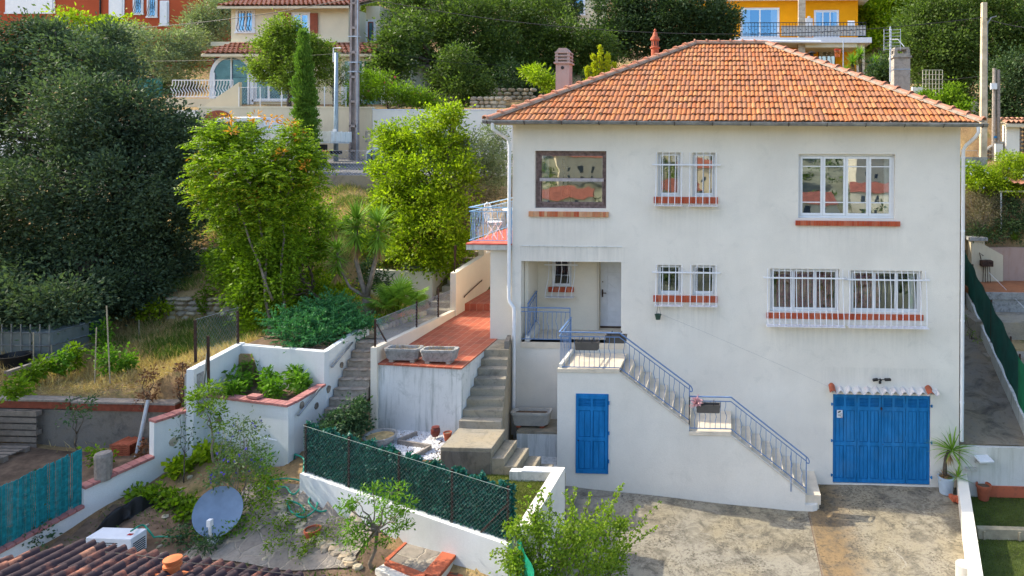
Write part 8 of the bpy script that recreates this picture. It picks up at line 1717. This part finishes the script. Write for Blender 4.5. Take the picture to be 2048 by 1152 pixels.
# vegetable plot plants
for i, (px, py, h, r_) in enumerate(((213, 745, .75, .22), (250, 740, .5, .2), (120, 740, .45, .14), (85, 745, .4, .15), (150, 730, .6, .13), (60, 760, .35, .2), (410, 620, .8, .16), (30, 790, .4, .2), (205, 700, .8, .2))):
    c = pZ(px, py+8, 3.25 if py > 650 else 3.7); b = [((c.x, c.y, c.z+h*.65), r_, r_, h*.4, 1.2), ((c.x, c.y, c.z+h*.3), r_*.8, r_*.8, h*.25, .8)]
    shrub('vegetable_plant', ['tall tomato plant tied to the canes', 'bushy tomato plant right of the canes', 'low bright leafed plant beside a cane', 'low plant near the black bucket', 'lanky plant with drooping top', 'grey green plant at the left edge', 'lone sapling by the fence posts', 'straggly plant at the lower left of the plot', 'leafy climber on the canes'][i], 'plant', b, M['f_veg'] if i in (0, 1, 2, 8) else M['f_green'], per=24, lp=8, L=.10, W=.05, cr=.08, base=tuple(c), group='plants in the vegetable plot', stems=4, stemr=.006)
# ivy bush by the stone stairs
shrub('ivy_bush', 'dark glossy bush between the stone staircase and the hedge screen', 'shrub', [PB(700, 825, -3.0, 28, 24), PB(670, 845, -3.2, 28, 22), PB(720, 845, -2.8, 20, 26), PB(690, 870, -3.2, 36, 20), PB(655, 860, -3.5, 22, 16), PB(722, 815, -2.7, 12, 20)], M['f_ivy'], per=110, lp=20, L=.075, W=.045, cr=.10, stems=8)
# solanum with purple flowers
shrub('potato_vine', 'sprawling bush with small purple flowers before the white planter', 'shrub', [PB(485, 900, -5.0, 46, 36), PB(460, 930, -5.2, 42, 34), PB(505, 860, -4.7, 26, 24), PB(450, 880, -4.8, 28, 28), PB(520, 935, -5.0, 16, 20), PB(480, 850, -4.6, 20, 18), PB(440, 955, -5.4, 26, 20)], M['f_olive_g'] if 'f_olive_g' in M else M.setdefault('f_olive_g', leafmat('dusky_green_leaf', (.055, .10, .035), (.15, .21, .09), trans=.3)), per=70, lp=12, L=.06, W=.03, cr=.12, stems=18, stemr=.008, bark=M['bark_pale'], flowers=(M['f_purple'], 34, .03), base=(-8.9, -5.2, 1.55))
tree('small_sapling', 'young green tree in front of the corner of the long wall and planter', 'tree', tuple(pY(428, 905, -4.2)), [PB(410, 795, -4.2, 26, 20), PB(428, 815, -4.2, 24, 18), PB(392, 785, -4.1, 18, 14), PB(440, 840, -4.2, 12, 18), PB(415, 780, -4.2, 20, 12)], M['f_green'], per=50, lp=22, L=.085, W=.03, cr=.1, trunk_r=.02, group='saplings along the long wall', bark=M['bark_pale'])
tree('small_sapling', 'thin twin stemmed sapling against the long white wall', 'tree', tuple(pY(368, 945, -4.3)), [PB(362, 860, -4.3, 16, 20), PB(385, 860, -4.3, 14, 14), PB(375, 885, -4.3, 14, 14), PB(360, 835, -4.3, 10, 10)], M['f_ivy'], per=40, lp=6, L=.06, W=.035, cr=.07, trunk_r=.012, group='saplings along the long wall')
tree('small_sapling', 'young tree by the cement wall next to the tile stack', 'tree', tuple(pY(150, 912, -4.0)), [PB(155, 805, -4, 28, 20), PB(145, 830, -4, 18, 12), PB(172, 812, -4, 14, 14)], M['f_ivy'], per=50, lp=14, L=.06, W=.03, cr=.1, trunk_r=.02, group='saplings along the long wall')
shrub('garden_weed', 'green leafy weed growing beside the tile stack', 'shrub', [PB(200, 905, -4.3, 20, 16), PB(185, 915, -4.3, 14, 12), PB(215, 915, -4.3, 10, 12)], M['f_green'], per=34, lp=14, L=.08, W=.05, cr=.09)
def groundplants(name, lab, pts, z, r, h, mt, n, L, W, gr='low plants of the lower garden'):
    b = []
    for px, py in pts: c = pZ(px, py, z); c.z = Hs(c.x, c.y); b.append(((c.x, c.y, c.z+h*.5), r, r, h*.6, 1))
    return shrub(name, lab, 'plant', b, M[mt], per=n, lp=8, L=L, W=W, cr=.09, stems=len(pts)*2, group=gr, stemr=.005)
groundplants('squash_plant', 'pale green squash plant at the foot of the long white wall', [(375, 955), (395, 940), (410, 960), (360, 975), (430, 945)], 1.7, .2, .28, 'f_bright', 26, .11, .10)
groundplants('squash_plant', 'strawberry bed beside the black plastic sheet', [(290, 1030), (315, 1028), (340, 1035), (365, 1040), (275, 1025), (380, 1050)], 1.5, .16, .16, 'f_green', 24, .09, .07)
groundplants('garden_plant', 'tangle of green stems right of the satellite dish', [(500, 1010), (520, 1040), (490, 1060), (510, 1090), (530, 1070), (545, 1050)], 1.4, .18, .5, 'f_green', 20, .07, .03)
groundplants('garden_plant', 'leafy clump under the satellite dish', [(455, 1095), (475, 1080), (430, 1110), (405, 1100), (470, 1105)], 1.3, .15, .3, 'f_veg', 20, .07, .035)
groundplants('garden_plant', 'weedy herbs with tiny orange flowers near the roof edge', [(560, 1110), (580, 1130), (545, 1135), (600, 1145)], 1.2, .13, .25, 'f_green', 16, .05, .025)
groundplants('garden_plant', 'low green tufts by the square terracotta pot', [(650, 1105), (670, 1120), (630, 1125), (690, 1090)], 1.2, .13, .2, 'f_green', 12, .05, .02)
groundplants('rose_bush', 'thin white flowered rose in front of the teal reed screen', [(75, 1075), (70, 1050), (80, 1025), (62, 1090), (85, 1085)], 1.5, .13, .3, 'f_ivy', 22, .06, .04)
groundplants('marigold', 'row of low plants with orange flowers along the stone border', [(745, 655), (765, 650), (790, 640), (810, 632), (825, 625)], 3.75, .14, .2, 'f_bright', 26, .07, .04)
for px, py in ((748, 650), (800, 630)): 
    c = pZ(px, py, 3.95); C_ = np.array([c])+rg.normal(size=(24, 3))*.03; tag(leaves('orange_blossom', M['f_orange'], C_, rg.normal(size=(24, 3)), .05, .04, None), 'bright orange marigold blossom %s' % ('near the fence brace' if px == 748 else 'below the fan palm'), 'flower', 'marigold blossoms')
groundplants('garden_plant', 'nettle like weeds at the foot of the planter wall', [(455, 960), (480, 965), (520, 955), (545, 950), (440, 985)], 1.7, .18, .35, 'f_green', 22, .07, .035)
groundplants('garden_plant', 'drooping green weeds beside the roof vent', [(380, 1120), (400, 1130), (350, 1118), (420, 1135)], 1.25, .14, .3, 'f_ivy', 20, .07, .03)
groundplants('garden_plant', 'tomato stems left of the hose loops', [(530, 985), (540, 1010), (520, 1000), (505, 975)], 1.6, .16, .5, 'f_veg', 18, .07, .03)
groundplants('garden_plant', 'herbs along the rocks right of the weedy bed', [(600, 1075), (580, 1060), (640, 1100), (610, 1110), (570, 1090)], 1.4, .12, .2, 'f_green', 16, .05, .025)
# standing tree bottom centre
tree('pittosporum', 'small round headed tree with glossy tufts at the bottom centre', 'tree', (-5.95, -5.9, 1.15), [PB(712, 1000, -5.9, 22, 14), PB(745, 985, -5.8, 22, 14), PB(785, 985, -5.9, 24, 16), PB(815, 1010, -5.9, 18, 14), PB(765, 1020, -6.1, 30, 16), PB(715, 1045, -6, 24, 14), PB(700, 1065, -6, 20, 12), PB(735, 1060, -6, 20, 12), PB(790, 1040, -6, 26, 14), PB(805, 1055, -6, 16, 10), PB(735, 1085, -6.1, 16, 8), PB(775, 1075, -6, 12, 10), PB(690, 1010, -5.9, 10, 9)], M['f_veg'], per=46, lp=26, L=.075, W=.026, cr=.075, trunk_r=.035, bark=M['bark_pale'], top=tuple(pY(755, 1060, -5.95)))
# bush at the bottom
bb_ = [PB(1030, 1110, -6.2, 30, 26), PB(1060, 1140, -6.2, 46, 34), PB(1100, 1090, -6.0, 40, 32), PB(1085, 1045, -6.0, 22, 22), PB(1140, 1120, -5.8, 46, 36), PB(1150, 1060, -5.6, 34, 30), PB(1190, 1110, -5.4, 38, 34), PB(1200, 1050, -5.2, 24, 34), PB(1235, 1115, -5.0, 22, 28), PB(1240, 1060, -5.0, 14, 24), PB(1110, 1165, -6, 70, 30), PB(1035, 1060, -6.2, 14, 16), PB(1195, 1160, -5.4, 50, 24)]
bs = shrub('abelia_bush', 'arching yellow green bush in the foreground beside the driveway', 'shrub', bb_, M['f_bush'] if 'f_bush' in M else M.setdefault('f_bush', leafmat('arching_bush_leaf', (.07, .14, .015), (.28, .40, .035), (.36, .32, .05), .88, trans=.4)), per=130, lp=22, L=.055, W=.036, cr=.10, stems=20, base=(-2.9, -5.8, .2), stemr=.014, shell=.35)
m = MB(); Cs = []; Ds = []
for (px, py, Y, ex, ey) in ((1250, 1080, -4.6, 1320, 1000), (1210, 1050, -4.7, 1245, 965), (1160, 1060, -4.9, 1180, 985), (1060, 1060, -5.3, 1020, 1030), (1050, 1110, -5.4, 975, 1075), (1060, 1140, -5.4, 990, 1140), (1120, 1040, -5.2, 1060, 970), (1100, 1050, -5.0, 1100, 985), (1240, 1110, -4.7, 1290, 1040), (1180, 1040, -4.9, 1215, 1000), (1080, 1060, -5.4, 1042, 1000), (1140, 1040, -5, 1150, 975), (1075, 1060, -6.1, 1055, 990), (1050, 1080, -6.2, 1005, 1045), (1060, 1110, -6.2, 985, 1100), (1225, 1080, -5, 1275, 1010), (1150, 1040, -5.6, 1130, 980), (1215, 1040, -5.2, 1235, 975), (1250, 1100, -4.9, 1310, 1050), (1070, 1040, -6.1, 1085, 975)):
    a = Vector((-2.9, -5.8, .6)).lerp(pY(px, py, Y), .6); b = pY(px, py, Y); c = pY(ex, ey, Y+.1); q = [a.lerp(b, t) if t < 1 else b.lerp(c, t-1)+Vector((0, 0, -.05*(t-1)**2)) for t in np.linspace(0, 2, 15)]; m.tube(q, [.008*(1-.05*i) for i in range(15)], 5)
    for i in range(3, 15):
        for k in range(11): Cs.append(tuple(q[i]+Vector((rnd.uniform(-.03, .03), rnd.uniform(-.03, .03), rnd.uniform(-.03, .03))))); d_ = (c-b).normalized(); Ds.append((d_.x*.5+rnd.uniform(-1, 1), d_.y*.5+rnd.uniform(-1, 1), d_.z*.5+rnd.uniform(-.6, 1)))
m.build('branch', M['bark'], bs); leaves('arching_shoots', M['f_bush'], Cs, Ds, .05, .036, bs)
# right bank
shrub('plumbago', 'yellow green plumbago hedge dotted with pale blue flowers on the right bank', 'shrub', [PB(1935, 340, 10, 26, 18), PB(1970, 350, 9.9, 30, 20), PB(2010, 345, 9.9, 34, 24), PB(2045, 335, 10, 34, 28), PB(1950, 365, 9.7, 30, 16), PB(2000, 375, 9.7, 34, 16), PB(2040, 370, 9.7, 30, 20), PB(2020, 318, 10.2, 26, 12)], M['f_bright'], per=120, lp=26, L=.11, W=.035, cr=.16, flowers=(M['f_paleblue'], 70, .06), stems=14)
shrub('dry_shrub', 'grey brown twiggy shrub below the plumbago', 'shrub', [PB(1940, 395, 9.6, 28, 20), PB(1970, 400, 9.6, 28, 22), PB(1935, 430, 9.3, 24, 24), PB(1970, 435, 9.3, 30, 24), PB(1995, 420, 9.5, 18, 20)], M['f_shrub_grey'], per=100, lp=26, L=.07, W=.02, cr=.15, stems=30, bark=M['bark_pale'])
shrub('shade_shrub', 'dark shade plants behind the thin white pergola post', 'shrub', [PB(2020, 410, 9.6, 34, 24), PB(2050, 440, 9.4, 30, 26), PB(2010, 450, 9.4, 30, 20), PB(1950, 465, 9.2, 26, 16), PB(1990, 470, 9.3, 30, 14), PB(2040, 465, 9.3, 26, 14)], M['f_oak'], per=70, lp=26, L=.12, W=.04, cr=.2, stems=10)
c = pY(2030, 478, 9.3); ir = empty('strappy_plant', tuple(c), 'bright green strappy clump on top of the pinkish wall', 'plant'); blades('leaves', M['f_yucca'], c-Vector((0, 0, .05)), 60, .5, .03, .6, .8, ir, .6, 4)
c = pY(1972, 478, 9.3); ir = empty('strappy_plant', tuple(c), 'darker strappy clump beside the wall pillar', 'plant'); blades('leaves', M['f_green'], c-Vector((0, 0, .05)), 60, .45, .025, .7, .7, ir, .6, 4)
shrub('climber', 'bright climbing creeper on the bank left of the pale concrete pole', 'shrub', [PB(1905, 195, 15, 24, 26), PB(1880, 205, 15, 20, 20), PB(1925, 215, 14.5, 18, 22), PB(1850, 200, 16, 20, 18), PB(2000, 280, 13, 20, 20), PB(2035, 262, 13.5, 16, 14)], M['f_green'], per=80, lp=26, L=.14, W=.08, cr=.2, stems=8)
c = pZ(1935, 645, 2.5); shrub('kerb_weed', 'small weeds growing along the foot of the path kerb', 'plant', [PB(1930, 630, 4.3, 8, 12), PB(1940, 660, 3.6, 8, 8), PB(1955, 680, 2.9, 7, 7)], M['f_green'], per=26, lp=16, L=.06, W=.02, cr=.06)
# grass, straw, leaf litter
def scatter(name, lab, cat, n, xr, yr, cond, mt, L, W, up=1., cluster=0, lean=.6):
    x = rg.uniform(*xr, n); y = rg.uniform(*yr, n)
    if cluster:
        cx__ = rg.uniform(*xr, cluster); cy__ = rg.uniform(*yr, cluster); i = rg.integers(0, cluster, n); x = cx__[i]+rg.normal(size=n)*.18; y = cy__[i]+rg.normal(size=n)*.18
    k = cond(x, y); x, y = x[k], y[k]; z = H(x, y); n = len(x); C = np.stack([x, y, z-.01], 1); D = rg.normal(size=(n, 3))*lean; D[:, 2] = np.abs(D[:, 2])*.3+up
    o = leaves(name, M[mt], C, D, L*rg.uniform(.4, 1.4, n), W, None); return tag(o, lab, cat, kind='stuff')
hill = lambda x, y: ((x < -8.95) & ((y > -.6) | (x < -11.2))) & ~((y > 1.2) & (y < 1.9) & (x > -15.8) & (x < -13.2))
scatter('dry_grass', 'dry straw grass covering the slope', 'grass', 60000, (-19, -8.9), (-3.1, 8), hill, 'f_dry', .22, .012, 1., 800, .7)
scatter('straw_mulch', 'straw mulch strewn over the vegetable plot', 'mulch', 30000, (-16.5, -10.9), (-3.1, .5), lambda x, y: (x < -11.1), 'f_dry', .13, .014, .12, 0, 1.)
scatter('green_grass', 'green weeds and grass growing on the slope', 'grass', 42000, (-18, -8.9), (-.6, 8), hill, 'f_grass', .22, .012, 1., 260, .5)
scatter('green_grass', 'green grass patch beneath the stone wall', 'grass', 16000, (-14.2, -11.1), (-1.2, 1.3), lambda x, y: x < -11.1, 'f_grass', .20, .012, 1., 60, .5)
scatter('leaf_litter', 'brown leaf litter on the lower garden soil', 'leaves', 9000, (-12.4, -4), (-9, -4), lambda x, y: (x > wall_x(y)+.15) & (y < fence_y(x)-.25) | (y < -6.5), 'f_brown', .05, .03, .1, 0, 1.)
scatter('garden_weeds', 'small weeds over the lower garden soil', 'weeds', 9000, (-12.4, -4), (-9, -4), lambda x, y: (x > wall_x(y)+.15) & (y < fence_y(x)-.3) & ((x < -9.2) | (x > -6.2) | (y < -6.0)), 'f_grass', .08, .02, .8, 90, .8)
def turf(name, lab, n, xr, yr, zf, mt, L, cond=None):
    x = rg.uniform(*xr, n); y = rg.uniform(*yr, n)
    if cond: k = cond(x, y); x, y = x[k], y[k]; n = len(x)
    C = np.stack([x, y, zf+0*x], 1); D = rg.normal(size=(n, 3))*.5; D[:, 2] = 1
    return tag(leaves(name, M[mt], C, D, L*rg.uniform(.5, 1.3, n), .010, None), lab, 'turf', kind='stuff')
turf('turf_pile', 'short green pile of the artificial turf on the right', 36000, (4.7, 8.5), (-5, -.1), -.06, 'f_turf', .035, lambda x, y: x > np.interp(y, [-4.18, 0], [4.8, 5.95])+.05)
turf('moss_pile', 'short mossy pile of the turf inside the hedge screen', 22000, (-5.7, -3.5), (-5.8, -3.32), 1.72, 'f_moss', .035, lambda x, y: (y > fence_y(x)+.12))
# dead creeper on the plot fence
for i, (pts, lb) in enumerate((([(300, 760, 18, 22), (295, 790, 16, 16), (285, 810, 18, 10)], 'dead brown creeper on the post above the tile stack'), ([(362, 735, 12, 16), (366, 765, 10, 20), (368, 795, 9, 20)], 'dead brown creeper column by the concrete pillar'), ([(290, 900, 12, 20), (280, 915, 14, 12)], 'dead creeper hanging at the step of the long wall'))):
    Y_ = (-3.35, -3.3, -4.0)[i]; shrub('dead_creeper', lb, 'plant', [PB(px, py, Y_, a, b) for px, py, a, b in pts], M['f_brown'], per=70, lp=14, L=.06, W=.035, cr=.06, group='dead creepers', stems=6)
